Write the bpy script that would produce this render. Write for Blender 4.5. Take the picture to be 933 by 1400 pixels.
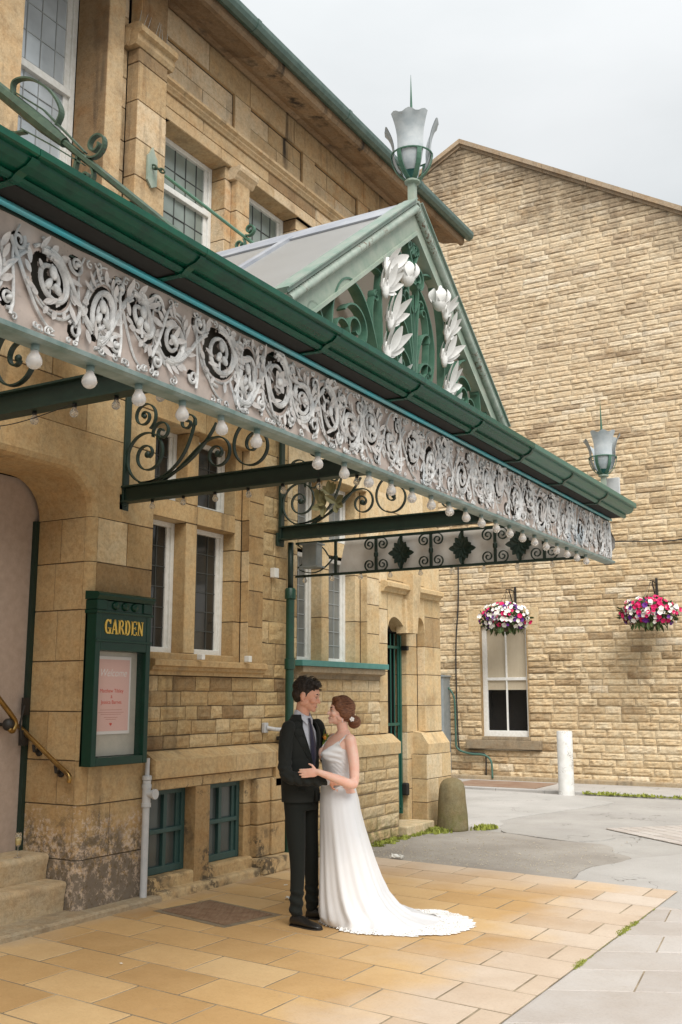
import bpy, bmesh, math, random
import numpy as np
from mathutils import Vector, Matrix, noise
PI = math.pi
for o in list(bpy.data.objects): bpy.data.objects.remove(o)
scene = bpy.context.scene
C = bpy.context.collection

# ---------------------------------------------------------------- camera
cam = bpy.data.objects.new('camera', bpy.data.cameras.new('camera')); C.objects.link(cam)
FPX = 1400.0
dY = Vector((818.5, -252.0, -FPX)).normalized()
pitch = math.atan(252.0 / FPX)
dU = Vector((0, math.cos(pitch), -math.sin(pitch)))
dX = dY.cross(dU)
cam.matrix_world = Matrix.Translation((0, 0, 1.67)) @ Matrix((dX, dY, dU)).to_4x4()
cam.data.sensor_fit = 'VERTICAL'; cam.data.sensor_height = 36; cam.data.lens = 36.0
cam.data.clip_end = 3000; cam.data.clip_start = 0.05
scene.camera = cam

# ---------------------------------------------------------------- world: bright overcast
SUN_EL, SUN_AZ = math.radians(50), math.radians(-46)      # azimuth from +X towards -Y
world = bpy.data.worlds.new('World'); scene.world = world; world.use_nodes = True
wn, wl = world.node_tree.nodes, world.node_tree.links
wn.clear()
out = wn.new('ShaderNodeOutputWorld'); bg = wn.new('ShaderNodeBackground')
sky = wn.new('ShaderNodeTexSky'); sky.sky_type = 'NISHITA'; sky.sun_disc = False
sky.sun_elevation = SUN_EL; sky.sun_rotation = PI/2 - SUN_AZ
tc = wn.new('ShaderNodeTexCoord'); sep = wn.new('ShaderNodeSeparateXYZ')
mp = wn.new('ShaderNodeMapping'); mp.inputs['Scale'].default_value = (1.0, 1.0, 2.6)
nz = wn.new('ShaderNodeTexNoise'); nz.inputs['Scale'].default_value = 2.0; nz.inputs['Detail'].default_value = 7; nz.inputs['Roughness'].default_value = .5
cr = wn.new('ShaderNodeValToRGB')
cr.color_ramp.elements[0].position = .36; cr.color_ramp.elements[0].color = (6.5, 6.8, 6.92, 1)
cr.color_ramp.elements[1].position = .64; cr.color_ramp.elements[1].color = (7.7, 7.9, 8.0, 1)
mr = wn.new('ShaderNodeMapRange'); mr.inputs[1].default_value = .5; mr.inputs[2].default_value = 1.0
mr.inputs[3].default_value = 1.0; mr.inputs[4].default_value = 1.7
mul = wn.new('ShaderNodeVectorMath'); mul.operation = 'SCALE'
mix = wn.new('ShaderNodeMixRGB'); mix.inputs[0].default_value = .96
wl.new(tc.outputs['Generated'], mp.inputs[0]); wl.new(mp.outputs[0], nz.inputs['Vector'])
wl.new(nz.outputs['Fac'], cr.inputs[0]); wl.new(tc.outputs['Generated'], sep.inputs[0])
wl.new(sep.outputs[2], mr.inputs[0]); wl.new(cr.outputs[0], mul.inputs[0]); wl.new(mr.outputs[0], mul.inputs['Scale'])
wl.new(sky.outputs[0], mix.inputs[1]); wl.new(mul.outputs[0], mix.inputs[2])
wl.new(mix.outputs[0], bg.inputs[0]); bg.inputs[1].default_value = 0.088
wl.new(bg.outputs[0], out.inputs[0])
sun = bpy.data.objects.new('sun', bpy.data.lights.new('sun', 'SUN')); C.objects.link(sun)
sun.data.energy = 3.6; sun.data.angle = math.radians(42); sun.data.color = (1, .965, .92)
sd = Vector((math.cos(SUN_EL)*math.cos(SUN_AZ), math.cos(SUN_EL)*math.sin(SUN_AZ), math.sin(SUN_EL)))
sun.rotation_euler = sd.to_track_quat('Z', 'Y').to_euler()
sun.location = (6, -6, 14)
vs = scene.view_settings
scene.display_settings.display_device = 'sRGB'
vs.view_transform = 'Standard'; vs.look = 'None'; vs.exposure = 0.38; vs.gamma = 1; vs.use_curve_mapping = False

# ---------------------------------------------------------------- helpers
def tag(o, label=None, cat=None, group=None, kind=None):
    if label: o['label'] = label
    if cat: o['category'] = cat
    if group: o['group'] = group
    if kind: o['kind'] = kind
    return o
ORG = {}
def thing(name, label, cat, loc=(0, 0, 0), group=None, rz=0):
    o = bpy.data.objects.new(name, None); C.objects.link(o); o.empty_display_size = .1
    o.location = loc; o.rotation_euler = (0, 0, rz)
    ORG[o.name] = Vector((0, 0, 0)) if rz else Vector(loc)
    return tag(o, label, cat, group)
def link_mesh(name, me, mat, parent=None, loc=None):
    o = bpy.data.objects.new(name, me); C.objects.link(o)
    if mat: me.materials.clear(); me.materials.append(mat)
    if parent is not None:
        org = ORG[parent.name]; ORG[o.name] = org; o.parent = parent
    else:
        org = Vector(loc) if loc is not None else Vector((0, 0, 0)); ORG[o.name] = org; o.location = org
    if org.length > 0: me.transform(Matrix.Translation(-org))
    return o

class MB:
    def __init__(s): s.v = []; s.f = []; s.t = []; s.n = 0
    def add(s, verts, faces, tone=.5):
        b = s.n
        s.v.extend([tuple(p) for p in verts]); s.n += len(verts)
        s.f.extend([tuple(i + b for i in f) for f in faces])
        if isinstance(tone, (list, tuple)): s.t.extend(tone)
        else: s.t.extend([tone] * len(faces))
    def box(s, x0, x1, y0, y1, z0, z1, tone=.5, bev=0):
        if bev > 0:
            me = bmesh.new(); bmesh.ops.create_cube(me, size=1)
            for v in me.verts: v.co = Vector(((x0+x1)/2 + v.co.x*(x1-x0), (y0+y1)/2 + v.co.y*(y1-y0), (z0+z1)/2 + v.co.z*(z1-z0)))
            bmesh.ops.bevel(me, geom=list(me.edges), offset=min(bev, .45*min(abs(x1-x0), abs(y1-y0), abs(z1-z0))), segments=2, profile=.5, affect='EDGES')
            me.verts.index_update()
            s.add([v.co.copy() for v in me.verts], [[v.index for v in f.verts] for f in me.faces], tone); me.free(); return
        v = [(x, y, z) for x in (x0, x1) for y in (y0, y1) for z in (z0, z1)]
        s.add(v, [(0,1,3,2), (4,6,7,5), (0,4,5,1), (2,3,7,6), (0,2,6,4), (1,5,7,3)], tone)
    def ring_loft(s, rings, caps=True, tone=.5, closed=False):
        n = len(rings[0]); v = [p for r in rings for p in r]; f = []
        for i in range(len(rings) - 1 + (1 if closed else 0)):
            a = i*n; b = ((i+1) % len(rings))*n
            for j in range(n):
                k = (j+1) % n; f.append((a+j, a+k, b+k, b+j))
        if caps and not closed:
            f.append(tuple(range(n-1, -1, -1))); f.append(tuple(range((len(rings)-1)*n, len(rings)*n)))
        s.add(v, f, tone)
    def tube(s, pts, r, n=8, caps=True, tone=.5, closed=False):
        pts = [Vector(p) for p in pts]; rings = []; m = len(pts)
        T0 = None; up = None
        for i, p in enumerate(pts):
            if closed: T = (pts[(i+1) % m] - pts[i-1])
            else: T = (pts[min(i+1, m-1)] - pts[max(i-1, 0)])
            T.normalize()
            if up is None:
                up = Vector((0, 0, 1)) if abs(T.z) < .9 else Vector((1, 0, 0))
            N = (up - T * up.dot(T)).normalized(); up = N; B = T.cross(N)
            rr = r[i] if isinstance(r, (list, tuple)) else r
            rings.append([p + (N*math.cos(2*PI*k/n) + B*math.sin(2*PI*k/n))*rr for k in range(n)])
        s.ring_loft(rings, caps, tone, closed)
    def strip(s, pts, wdir, width, thick, tone=.5):
        """flat bar following pts; its broad side lies along wdir"""
        pts = [Vector(p) for p in pts]; W = Vector(wdir).normalized(); rings = []; m = len(pts)
        for i, p in enumerate(pts):
            T = (pts[min(i+1, m-1)] - pts[max(i-1, 0)]).normalized(); N = W.cross(T).normalized()
            th = thick[i] if isinstance(thick, (list, tuple)) else thick
            wd = width[i] if isinstance(width, (list, tuple)) else width
            rings.append([p + W*wd/2 + N*th/2, p - W*wd/2 + N*th/2, p - W*wd/2 - N*th/2, p + W*wd/2 - N*th/2])
        s.ring_loft(rings, True, tone)
    def prism(s, prof, y0, y1, tone=.5):
        """profile of (x,z) points extruded along Y"""
        s.ring_loft([[(x, y0, z) for x, z in prof], [(x, y1, z) for x, z in prof]], True, tone)
    def lathe(s, prof, c=(0, 0, 0), n=24, tone=.5, ax='Z'):
        rings = []
        for r, h in prof:
            ring = []
            for k in range(n):
                a = 2*PI*k/n; x, y = r*math.cos(a), r*math.sin(a)
                p = (x, y, h) if ax == 'Z' else ((h, x, y) if ax == 'X' else (x, h, y))
                ring.append((p[0]+c[0], p[1]+c[1], p[2]+c[2]))
            rings.append(ring)
        s.ring_loft(rings, True, tone)
    def ell(s, c, r, rot=None, n=16, m=10, tone=.5):
        rings = []; c = Vector(c)
        for i in range(1, m):
            a = PI*i/m; ring = []
            for k in range(n):
                b = 2*PI*k/n
                p = Vector((r[0]*math.sin(a)*math.cos(b), r[1]*math.sin(a)*math.sin(b), -r[2]*math.cos(a)))
                if rot is not None: p = rot @ p
                ring.append(c + p)
            rings.append(ring)
        s.ring_loft(rings, True, tone)
    def mesh(s, name='m', smooth=False):
        me = bpy.data.meshes.new(name); me.from_pydata(s.v, [], s.f)
        if any(abs(t - .5) > 1e-6 for t in s.t):
            a = me.attributes.new('tone', 'FLOAT', 'FACE'); a.data.foreach_set('value', s.t)
        if smooth: me.polygons.foreach_set('use_smooth', [True]*len(me.polygons))
        me.validate(); me.update()
        bm = bmesh.new(); bm.from_mesh(me); bmesh.ops.recalc_face_normals(bm, faces=bm.faces); bm.to_mesh(me); bm.free()
        return me
    def build(s, name, mat, parent=None, smooth=False, loc=None, angle=None):
        me = s.mesh(name, smooth)
        if angle is not None:
            me.polygons.foreach_set('use_smooth', [True]*len(me.polygons)); me.set_sharp_from_angle(angle=math.radians(angle))
        return link_mesh(name, me, mat, parent, loc)

def spiral(cx, cz, r0, r1, a0, a1, n=40, p=1.0):
    out = []
    for i in range(n+1):
        t = i/n; a = math.radians(a0 + (a1-a0)*t); r = r0 + (r1-r0)*t**p
        out.append((cx + r*math.cos(a), cz + r*math.sin(a)))
    return out
def bez(p0, p1, p2, p3, n=16):
    out = []
    for i in range(n+1):
        t = i/n; u = 1-t
        out.append(tuple(u**3*a + 3*u*u*t*b + 3*u*t*t*c + t**3*d for a, b, c, d in zip(p0, p1, p2, p3)))
    return out
def crv(pts, n=8):
    """Catmull-Rom through pts"""
    P = [Vector(p) for p in pts]; P = [P[0]*2 - P[1]] + P + [P[-1]*2 - P[-2]]; out = []
    for i in range(1, len(P)-2):
        for k in range(n):
            t = k/n
            out.append(.5*((2*P[i]) + (P[i+1]-P[i-1])*t + (2*P[i-1]-5*P[i]+4*P[i+1]-P[i+2])*t*t + (3*P[i]-P[i-1]-3*P[i+1]+P[i+2])*t**3))
    out.append(P[-2]); return out

# ---------------------------------------------------------------- materials
def srgb(h):
    return tuple(((c/12.92) if c <= .04045 else ((c+.055)/1.055)**2.4) for c in (h[0]/255, h[1]/255, h[2]/255))
class NT:
    def __init__(s, name):
        s.m = bpy.data.materials.new(name); s.m.use_nodes = True; s.t = s.m.node_tree
        s.b = s.t.nodes['Principled BSDF']; s.o = s.t.nodes['Material Output']
        s.tc = s.t.nodes.new('ShaderNodeTexCoord'); s.geo = s.t.nodes.new('ShaderNodeNewGeometry')
        s.pos = s.geo.outputs['Position']
    def L(s, a, b): s.t.links.new(a, b)
    def noise(s, scale, detail=4, rough=.55, vec=None, dist=0, map_scale=None):
        n = s.t.nodes.new('ShaderNodeTexNoise'); n.inputs['Scale'].default_value = scale; n.inputs['Detail'].default_value = detail
        n.inputs['Roughness'].default_value = rough; n.inputs['Distortion'].default_value = dist
        v = vec or s.pos
        if map_scale:
            m = s.t.nodes.new('ShaderNodeMapping'); m.inputs['Scale'].default_value = map_scale; s.L(v, m.inputs[0]); v = m.outputs[0]
        s.L(v, n.inputs['Vector']); return n.outputs['Fac']
    def ramp(s, fac, stops):
        r = s.t.nodes.new('ShaderNodeValToRGB'); e = r.color_ramp.elements
        while len(e) < len(stops): e.new(.5)
        for el, (p, c) in zip(e, stops): el.position = p; el.color = (c if len(c) == 4 else (*c, 1))
        s.L(fac, r.inputs[0]); return r.outputs[0]
    def mix(s, fac, a, b, mode='MIX'):
        n = s.t.nodes.new('ShaderNodeMixRGB'); n.blend_type = mode
        for i, x in ((0, fac), (1, a), (2, b)):
            if hasattr(x, 'links'): s.L(x, n.inputs[i])
            elif i == 0: n.inputs[0].default_value = x
            else: n.inputs[i].default_value = (*x, 1) if len(x) == 3 else x
        return n.outputs[0]
    def math(s, op, a, b=None, clamp=False):
        n = s.t.nodes.new('ShaderNodeMath'); n.operation = op; n.use_clamp = clamp
        for i, x in ((0, a), (1, b)):
            if x is None: continue
            if hasattr(x, 'links'): s.L(x, n.inputs[i])
            else: n.inputs[i].default_value = x
        return n.outputs[0]
    def attr(s, name='tone'):
        n = s.t.nodes.new('ShaderNodeAttribute'); n.attribute_name = name; return n.outputs['Fac']
    def bump(s, h, strength=.3, dist=.01):
        n = s.t.nodes.new('ShaderNodeBump'); n.inputs['Strength'].default_value = strength; n.inputs['Distance'].default_value = dist
        s.L(h, n.inputs['Height']); s.L(n.outputs[0], s.b.inputs['Normal'])
    def sepz(s):
        n = s.t.nodes.new('ShaderNodeSeparateXYZ'); s.L(s.pos, n.inputs[0]); return n.outputs
    def rng(s, v, a, b, c=0, d=1):
        n = s.t.nodes.new('ShaderNodeMapRange')
        s.L(v, n.inputs[0]); n.inputs[1].default_value = a; n.inputs[2].default_value = b; n.inputs[3].default_value = c; n.inputs[4].default_value = d
        return n.outputs[0]
    def col(s, c): 
        if hasattr(c, 'links'): s.L(c, s.b.inputs['Base Color'])
        else: s.b.inputs['Base Color'].default_value = (*c, 1)
    def set(s, rough=.8, metal=0, spec=.5, **k):
        s.b.inputs['Roughness'].default_value = rough; s.b.inputs['Metallic'].default_value = metal
        s.b.inputs['Specular IOR Level'].default_value = spec
        for a, b in k.items(): s.b.inputs[a].default_value = b
        return s

def stone(name, ramp, mortar, stain=.35, soot=(.05, .04, .032), bump=.5, bscale=60, weather=None, streak=True, lichen=0):
    n = NT(name); t = n.attr()
    base = n.ramp(t, ramp)
    big = n.noise(1.7, 5, .6); med = n.noise(7, 6, .65); fine = n.noise(bscale, 5, .7)
    base = n.mix(n.rng(med, .38, .68, 0, .5), base, n.mix(1, base, (1.12, .93, .72), 'MULTIPLY'))
    base = n.mix(n.rng(fine, .3, .7, 0, .5), base, n.mix(1, base, (.60, .56, .52), 'MULTIPLY'))
    mot = n.noise(24, 7, .75); base = n.mix(n.rng(mot, .46, .66, 0, .55), base, n.mix(1, base, (.62, .56, .50), 'MULTIPLY'))
    base = n.mix(n.rng(mot, .50, .36, 0, .35), base, n.mix(1, base, (1.14, 1.12, 1.12), 'MULTIPLY'))
    wsh = n.noise(3.1, 6, .7, map_scale=(1, 1, 1.9)); base = n.mix(n.rng(wsh, .52, .70, 0, .45), base, n.mix(1, base, (.74, .64, .54), 'MULTIPLY'))
    base = n.mix(n.rng(big, .55, .8, 0, stain), base, n.mix(1, base, (.42, .36, .31), 'MULTIPLY'))
    if streak:
        st = n.noise(1, 5, .6, map_scale=(5, 5, .55)); gate = n.noise(.8, 2)
        st = n.math('MULTIPLY', n.rng(st, .55, .78, 0, 1), n.rng(gate, .42, .62, 0, 1))
        base = n.mix(n.math('MULTIPLY', st, stain*1.6), base, soot)
    if weather: base = weather(n, base)
    if lichen:
        z = n.sepz()[2]; g = n.noise(9, 5, .7)
        k = n.math('MULTIPLY', n.rng(z, .42, .05, 0, 1), n.rng(g, .42, .6, 0, lichen))
        base = n.mix(k, base, (.12, .13, .035))
    m = n.rng(t, -.02, -.01, 1, 0)
    base = n.mix(m, base, mortar)
    n.col(base); n.set(rough=.92, spec=.25); n.bump(n.math('ADD', fine, n.math('MULTIPLY', med, .8)), bump, .012)
    return n.m
def upper_weather(n, base):
    rust = n.math('MULTIPLY', n.rng(n.noise(2.6, 6, .7), .54, .7, 0, .7), n.rng(n.noise(.7, 2), .4, .6, .3, 1))
    base = n.mix(rust, base, n.mix(1, base, (.85, .58, .34), 'MULTIPLY'))
    soot = n.math('MULTIPLY', n.rng(n.noise(5, 8, .8), .56, .68, 0, .6), n.rng(n.noise(1.1, 3), .5, .62, 0, 1))
    return n.mix(soot, base, (.07, .05, .035))
S_A = [(0, (.30, .205, .105)), (.3, (.45, .32, .165)), (.7, (.535, .40, .22)), (1, (.62, .51, .33))]
S_B = [(0, (.27, .19, .105)), (.3, (.47, .35, .19)), (.7, (.54, .41, .22)), (1, (.61, .49, .30))]
S_C = [(0, (.38, .28, .155)), (.3, (.55, .43, .25)), (.65, (.61, .49, .30)), (1, (.68, .58, .40))]
def pier_weather(n, base):
    """spalled pale patches and black crust low on the entrance pier"""
    s = n.sepz(); z = s[2]
    f = n.noise(26, 8, .75); g = n.noise(3.2, 4, .6)
    low = n.rng(z, 1.15, .2, 0, 1)
    y = n.rng(s[1], 5.6, 6.4, 0, 1)
    pat = n.math('MULTIPLY', n.rng(n.math('ADD', f, n.math('MULTIPLY', low, .22)), .62, .68, 0, 1), n.rng(n.math('ADD', low, g), .85, 1.0, 0, 1))
    base = n.mix(n.math('MULTIPLY', pat, .8), base, (.56, .45, .36))
    blk = n.math('MULTIPLY', n.rng(n.math('ADD', n.noise(9, 9, .82), n.math('MULTIPLY', low, .17)), .57, .66, 0, 1), n.rng(n.math('ADD', low, n.noise(2.1, 3)), .85, 1.05, 0, 1))
    return n.mix(n.math('MULTIPLY', blk, .78), base, (.085, .07, .052))
def high_soot_haze(n, base):
    """sooty crown of the gable, with pale haze painted into the upper stone"""
    s = n.sepz()
    g = n.noise(.55, 5, .65); h = n.noise(1, 4, .6, map_scale=(3.5, 3.5, .5))
    edge = n.math('SUBTRACT', s[2], n.math('MULTIPLY', n.math('ABSOLUTE', n.math('ADD', s[0], 8.36)), -.55))
    base = n.mix(n.rng(s[2], 4.5, 9, 0, .45), base, n.mix(.5, base, (.72, .63, .52)))  # haze put into the colour: stone turns paler with height
    k = n.rng(n.math('ADD', n.math('ADD', edge, n.math('MULTIPLY', g, 2.2)), n.math('MULTIPLY', h, 1.8)), 14.6, 16.1, 0, .85)
    base = n.mix(k, base, (.10, .07, .045))
    dk = n.math('MULTIPLY', n.rng(n.noise(1.0, 6, .7, map_scale=(1.2, 1.2, 2.2)), .50, .66, 0, .8), n.rng(n.noise(.35, 3), .44, .58, 0, 1)); base = n.mix(dk, base, n.mix(1, base, (.50, .42, .34), 'MULTIPLY'))
    z = s[2]; k2 = n.math('MULTIPLY', n.rng(z, 2.8, 4.0, 0, 1), n.rng(g, .3, .6, .35, 0)); 
    return n.mix(k2, base, n.mix(1, base, (1.02, .96, .88), 'MULTIPLY'))
MT = (.34, .27, .19)
m_ashlar = stone('ashlar', S_A, (.12, .09, .06), stain=.5)
m_pier = stone('pier_ashlar', S_A, (.10, .075, .05), stain=.45, weather=pier_weather)
m_bay2 = stone('pale_ashlar', S_C, (.13, .10, .07), stain=.6, lichen=.3)
m_rock = stone('squared_rubble', S_B, (.13, .095, .06), stain=.5, bump=1, bscale=40)
m_rock2 = stone('squared_rubble_pale', S_C, (.30, .23, .16), stain=.3, bump=.9, bscale=40, lichen=.75)
m_back = stone('rock_faced', [(0, (.36, .275, .17)), (.22, (.57, .46, .295)), (.65, (.645, .54, .365)), (1, (.69, .62, .48))], (.57, .475, .34), stain=.45, bump=.9, bscale=22, weather=high_soot_haze)
m_upper = stone('upper_ashlar', [(0, (.30, .21, .12)), (.25, (.48, .36, .21)), (.65, (.60, .47, .30)), (1, (.68, .57, .41))], (.09, .065, .045), stain=.85, weather=upper_weather)
m_cornice = stone('sooty_cornice', [(0, (.13, .088, .055)), (.5, (.23, .165, .105)), (1, (.36, .27, .18))], (.07, .05, .035), stain=1.0)
m_old = stone('worn_stone', [(0, (.25, .21, .15)), (.5, (.36, .30, .21)), (1, (.45, .38, .27))], (.1, .08, .06), stain=.7, bump=.8)

def paint(name, c, c2=None, rough=.4, chip=0, chipc=(.12, .05, .02), var=.15, bump=.08, metal=0, scale=12, thr=.62, spec=.5):
    n = NT(name); b = n.mix(n.rng(n.noise(scale, 5, .65), .35, .7, 0, 1), c, c2 or tuple(x*(1-var) for x in c))
    if chip: b = n.mix(n.math('MULTIPLY', n.rng(n.noise(45, 6, .75), thr, thr+.05, 0, 1), n.rng(n.noise(3.5, 3), .5, .6, 0, chip)), b, chipc)
    n.col(b); n.set(rough=rough, metal=metal, spec=spec); n.bump(n.noise(70, 4), bump, .004)
    return n.m
m_green = paint('gutter_green', (.002, .072, .038), (.004, .044, .027), .27, .0, var=.1, spec=.28)
m_palegreen = paint('faded_green', (.21, .275, .22), (.33, .365, .30), .55, 1.0, (.13, .07, .035), scale=8)
m_midgreen = paint('scroll_green', (.035, .105, .068), (.075, .16, .11), .5, .5, (.30, .33, .28))
m_darkgreen = paint('dark_green_iron', (.007, .022, .015), (.013, .032, .022), .5, .5, (.09, .04, .02))
m_rodgreen = paint('rod_green', (.02, .045, .027), (.05, .085, .05), .55, .8, (.05, .03, .02), thr=.55)
m_basegreen = paint('basement_frame_green', (.022, .06, .055), (.03, .075, .066), .5, .3, (.2, .2, .17))
m_gategreen = paint('gate_green', (.012, .085, .06), None, .45)
m_board = paint('board_green', (.002, .034, .019), (.003, .026, .015), .3, bump=.03, spec=.3)
m_pipegreen = paint('pipe_green', (.006, .055, .032), (.010, .036, .024), .4, .5, (.09, .07, .05))
m_teal = paint('teal_flashing', (.05, .19, .175), (.07, .23, .21), .5, .4, (.2, .15, .1))
m_cyan = paint('turquoise_pipe', (.05, .42, .50), (.16, .36, .38), .3, .3, (.2, .25, .2), scale=3)
m_rail = paint('pale_lead_rail', (.22, .28, .265), (.09, .155, .14), .45, .6, (.1, .12, .1), scale=9)
m_white = paint('white_paint', (.74, .74, .71), (.62, .61, .56), .5, .35, (.3, .25, .18), scale=18)
m_whitecast = paint('white_cast', (.80, .80, .78), (.68, .67, .64), .5, .7, (.42, .20, .07), scale=22, thr=.66)
m_bollard = paint('chipped_white', (.66, .66, .64), (.50, .49, .45), .6, 1.0, (.20, .17, .13), scale=5, thr=.52)
m_zinc = paint('weathered_zinc', (.25, .27, .31), (.36, .375, .40), .5, .5, (.62, .60, .56), scale=5)
m_galv = paint('galvanised', (.33, .36, .37), (.24, .28, .29), .5, metal=.35, scale=9)
m_grey = paint('grey_pvc', (.42, .43, .44), (.50, .50, .50), .5, .5, (.2, .18, .15))
m_iron = paint('black_iron', (.02, .018, .016), None, .55)
m_brass = paint('old_brass', (.42, .27, .09), (.16, .10, .04), .3, metal=.9, scale=7)
m_gold = paint('gold_letters', (.72, .50, .10), (.60, .38, .06), .45)
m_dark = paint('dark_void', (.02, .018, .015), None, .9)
m_cream = paint('cream_back', (.52, .49, .42), (.44, .42, .36), .7)
m_shell = paint('lantern_zinc', (.30, .34, .36), (.46, .49, .50), .6, .9, (.30, .17, .09), scale=9)
m_curtain = paint('cream_blind', (.74, .64, .47), (.68, .58, .42), .8, scale=3)
m_slate = paint('slate', (.09, .09, .095), None, .8)
m_cable = paint('cable', (.015, .015, .015), None, .6)
m_cablegreen = paint('cable_green', (.05, .12, .09), None, .6)

def glassy(name, c, rough=.06, ior=1.5, spec=.5, coat=0, lower=None):
    n = NT(name); b = n.mix(n.rng(n.noise(2.2, 3), .35, .7, 0, 1), c, tuple(x*.6 for x in c))
    n.col(b); n.set(rough=rough, spec=spec, IOR=ior); n.bump(n.noise(5, 2), .05, .01); return n.m
m_glassdark = glassy('old_dark_glass', (.035, .034, .03), .12, 1.5)
m_glasspale = glassy('basement_glass', (.075, .09, .085), .2, 1.5)
m_glasslead = glassy('leaded_glass', (.21, .22, .21), .15, 1.5)
m_glassup = glassy('sky_glass', (.50, .55, .58), .07, 1.7)  # pale sky reflection put into the pane's base colour
m_glassgreen = glassy('curtained_glass', (.23, .27, .24), .2, 1.5)
m_lead = paint('lead_came', (.06, .065, .06), None, .6)
m_leadlight = paint('lead_came_pale', (.33, .35, .35), None, .6)
def bulb_mat(name, c, a):
    n = NT(name); n.col(c); n.set(rough=.12); n.b.inputs['Transmission Weight'].default_value = a; n.b.inputs['IOR'].default_value = 1.2
    return n.m
m_bulb = bulb_mat('frosted_bulb', (.84, .82, .80), .62)
m_bulbclear = bulb_mat('clear_bulb', (.8, .78, .74), .8)
def roofglass():
    n = NT('roof_glass'); b = n.mix(n.rng(n.noise(2.5, 5, .6), .35, .7, 0, 1), (.36, .37, .365), (.25, .25, .24)); n.col(b); n.set(rough=.28, spec=.6); return n.m
m_roofglass = roofglass()
def obscured():
    n = NT('obscured_glazing'); n.col(n.mix(n.noise(3, 4), (.52, .53, .53), (.40, .40, .39))); n.set(rough=.35)
    n.b.inputs['Transmission Weight'].default_value = .0
    tr = n.t.nodes.new('ShaderNodeBsdfTranslucent'); tr.inputs[0].default_value = (.62, .61, .58, 1)
    mx = n.t.nodes.new('ShaderNodeMixShader'); mx.inputs[0].default_value = .45
    n.L(n.b.outputs[0], mx.inputs[1]); n.L(tr.outputs[0], mx.inputs[2]); n.L(mx.outputs[0], n.o.inputs[0]); return n.m
m_obscured = obscured()
# ---------------------------------------------------------------- block walls
class Fr:
    def __init__(s, O, U, V, N): s.O, s.U, s.V, s.N = Vector(O), Vector(U), Vector(V), Vector(N)
    def p(s, u, v, w=0): return s.O + s.U*u + s.V*v + s.N*w
def FX(x): return Fr((x, 0, 0), (0, 1, 0), (0, 0, 1), (1, 0, 0))        # u = y, v = z, faces +X
def FYn(y): return Fr((0, y, 0), (1, 0, 0), (0, 0, 1), (0, -1, 0))      # u = x, v = z, faces -Y
def FYp(y): return Fr((0, y, 0), (1, 0, 0), (0, 0, 1), (0, 1, 0))
def FZn(z): return Fr((0, 0, z), (0, 1, 0), (1, 0, 0), (0, 0, -1))      # soffit: u = y, v = x

def block(mb, fr, u0, u1, v0, v1, tone, joint=.006, ch=.004, dep=.010, relief=0, su=1, sv=1, rnd=random):
    j = joint/2; a, b, c, d = u0+j, u1-j, v0+j, v1-j
    if b-a < .004 or d-c < .004: return
    if relief == 0:
        o = [fr.p(a, c, -dep), fr.p(b, c, -dep), fr.p(b, d, -dep), fr.p(a, d, -dep)]
        w = rnd.uniform(-.001, .001)
        i = [fr.p(a+ch, c+ch, w), fr.p(b-ch, c+ch, w), fr.p(b-ch, d-ch, w), fr.p(a+ch, d-ch, w)]
        mb.add(o+i, [(4,5,6,7), (0,1,5,4), (1,2,6,5), (2,3,7,6), (3,0,4,7)], tone)
        return
    V = []; ox, oy = rnd.uniform(0, 99), rnd.uniform(0, 99); bulge = relief*rnd.uniform(.45, 1.1)
    tu, tv = rnd.uniform(-.4, .4), rnd.uniform(-.5, .3)
    lip = rnd.uniform(.5, 1.0)
    for q in range(sv+1):
        for p in range(su+1):
            s, t = p/su, q/sv
            edge = min(1, min(s, 1-s)*su/1.1) * min(1, min(t, 1-t)*sv/1.1)
            n = noise.noise(Vector((ox+s*(b-a)*9, oy+t*(d-c)*22, 0)))*.9 + noise.noise(Vector((ox+s*(b-a)*24, oy+t*(d-c)*45, 5)))*.45
            w = bulge*(edge**.5)*(1 + n*1.0 + tu*(s-.5) + tv*(t-.5))
            du = noise.noise(Vector((ox+t*4, oy, s)))*.007 if edge == 0 else 0
            V.append(fr.p(a+(b-a)*s+du, c+(d-c)*t+du, max(w, 0) if edge > 0 else -dep*.3))
    F = [(q*(su+1)+p, q*(su+1)+p+1, (q+1)*(su+1)+p+1, (q+1)*(su+1)+p) for q in range(sv) for p in range(su)]
    mb.add(V, F, tone)
    o = [fr.p(a, c, -dep), fr.p(b, c, -dep), fr.p(b, d, -dep), fr.p(a, d, -dep)]
    i = [fr.p(a, c, -dep*.3), fr.p(b, c, -dep*.3), fr.p(b, d, -dep*.3), fr.p(a, d, -dep*.3)]
    mb.add(o+i, [(0,1,5,4), (1,2,6,5), (2,3,7,6), (3,0,4,7)], tone)

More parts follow.
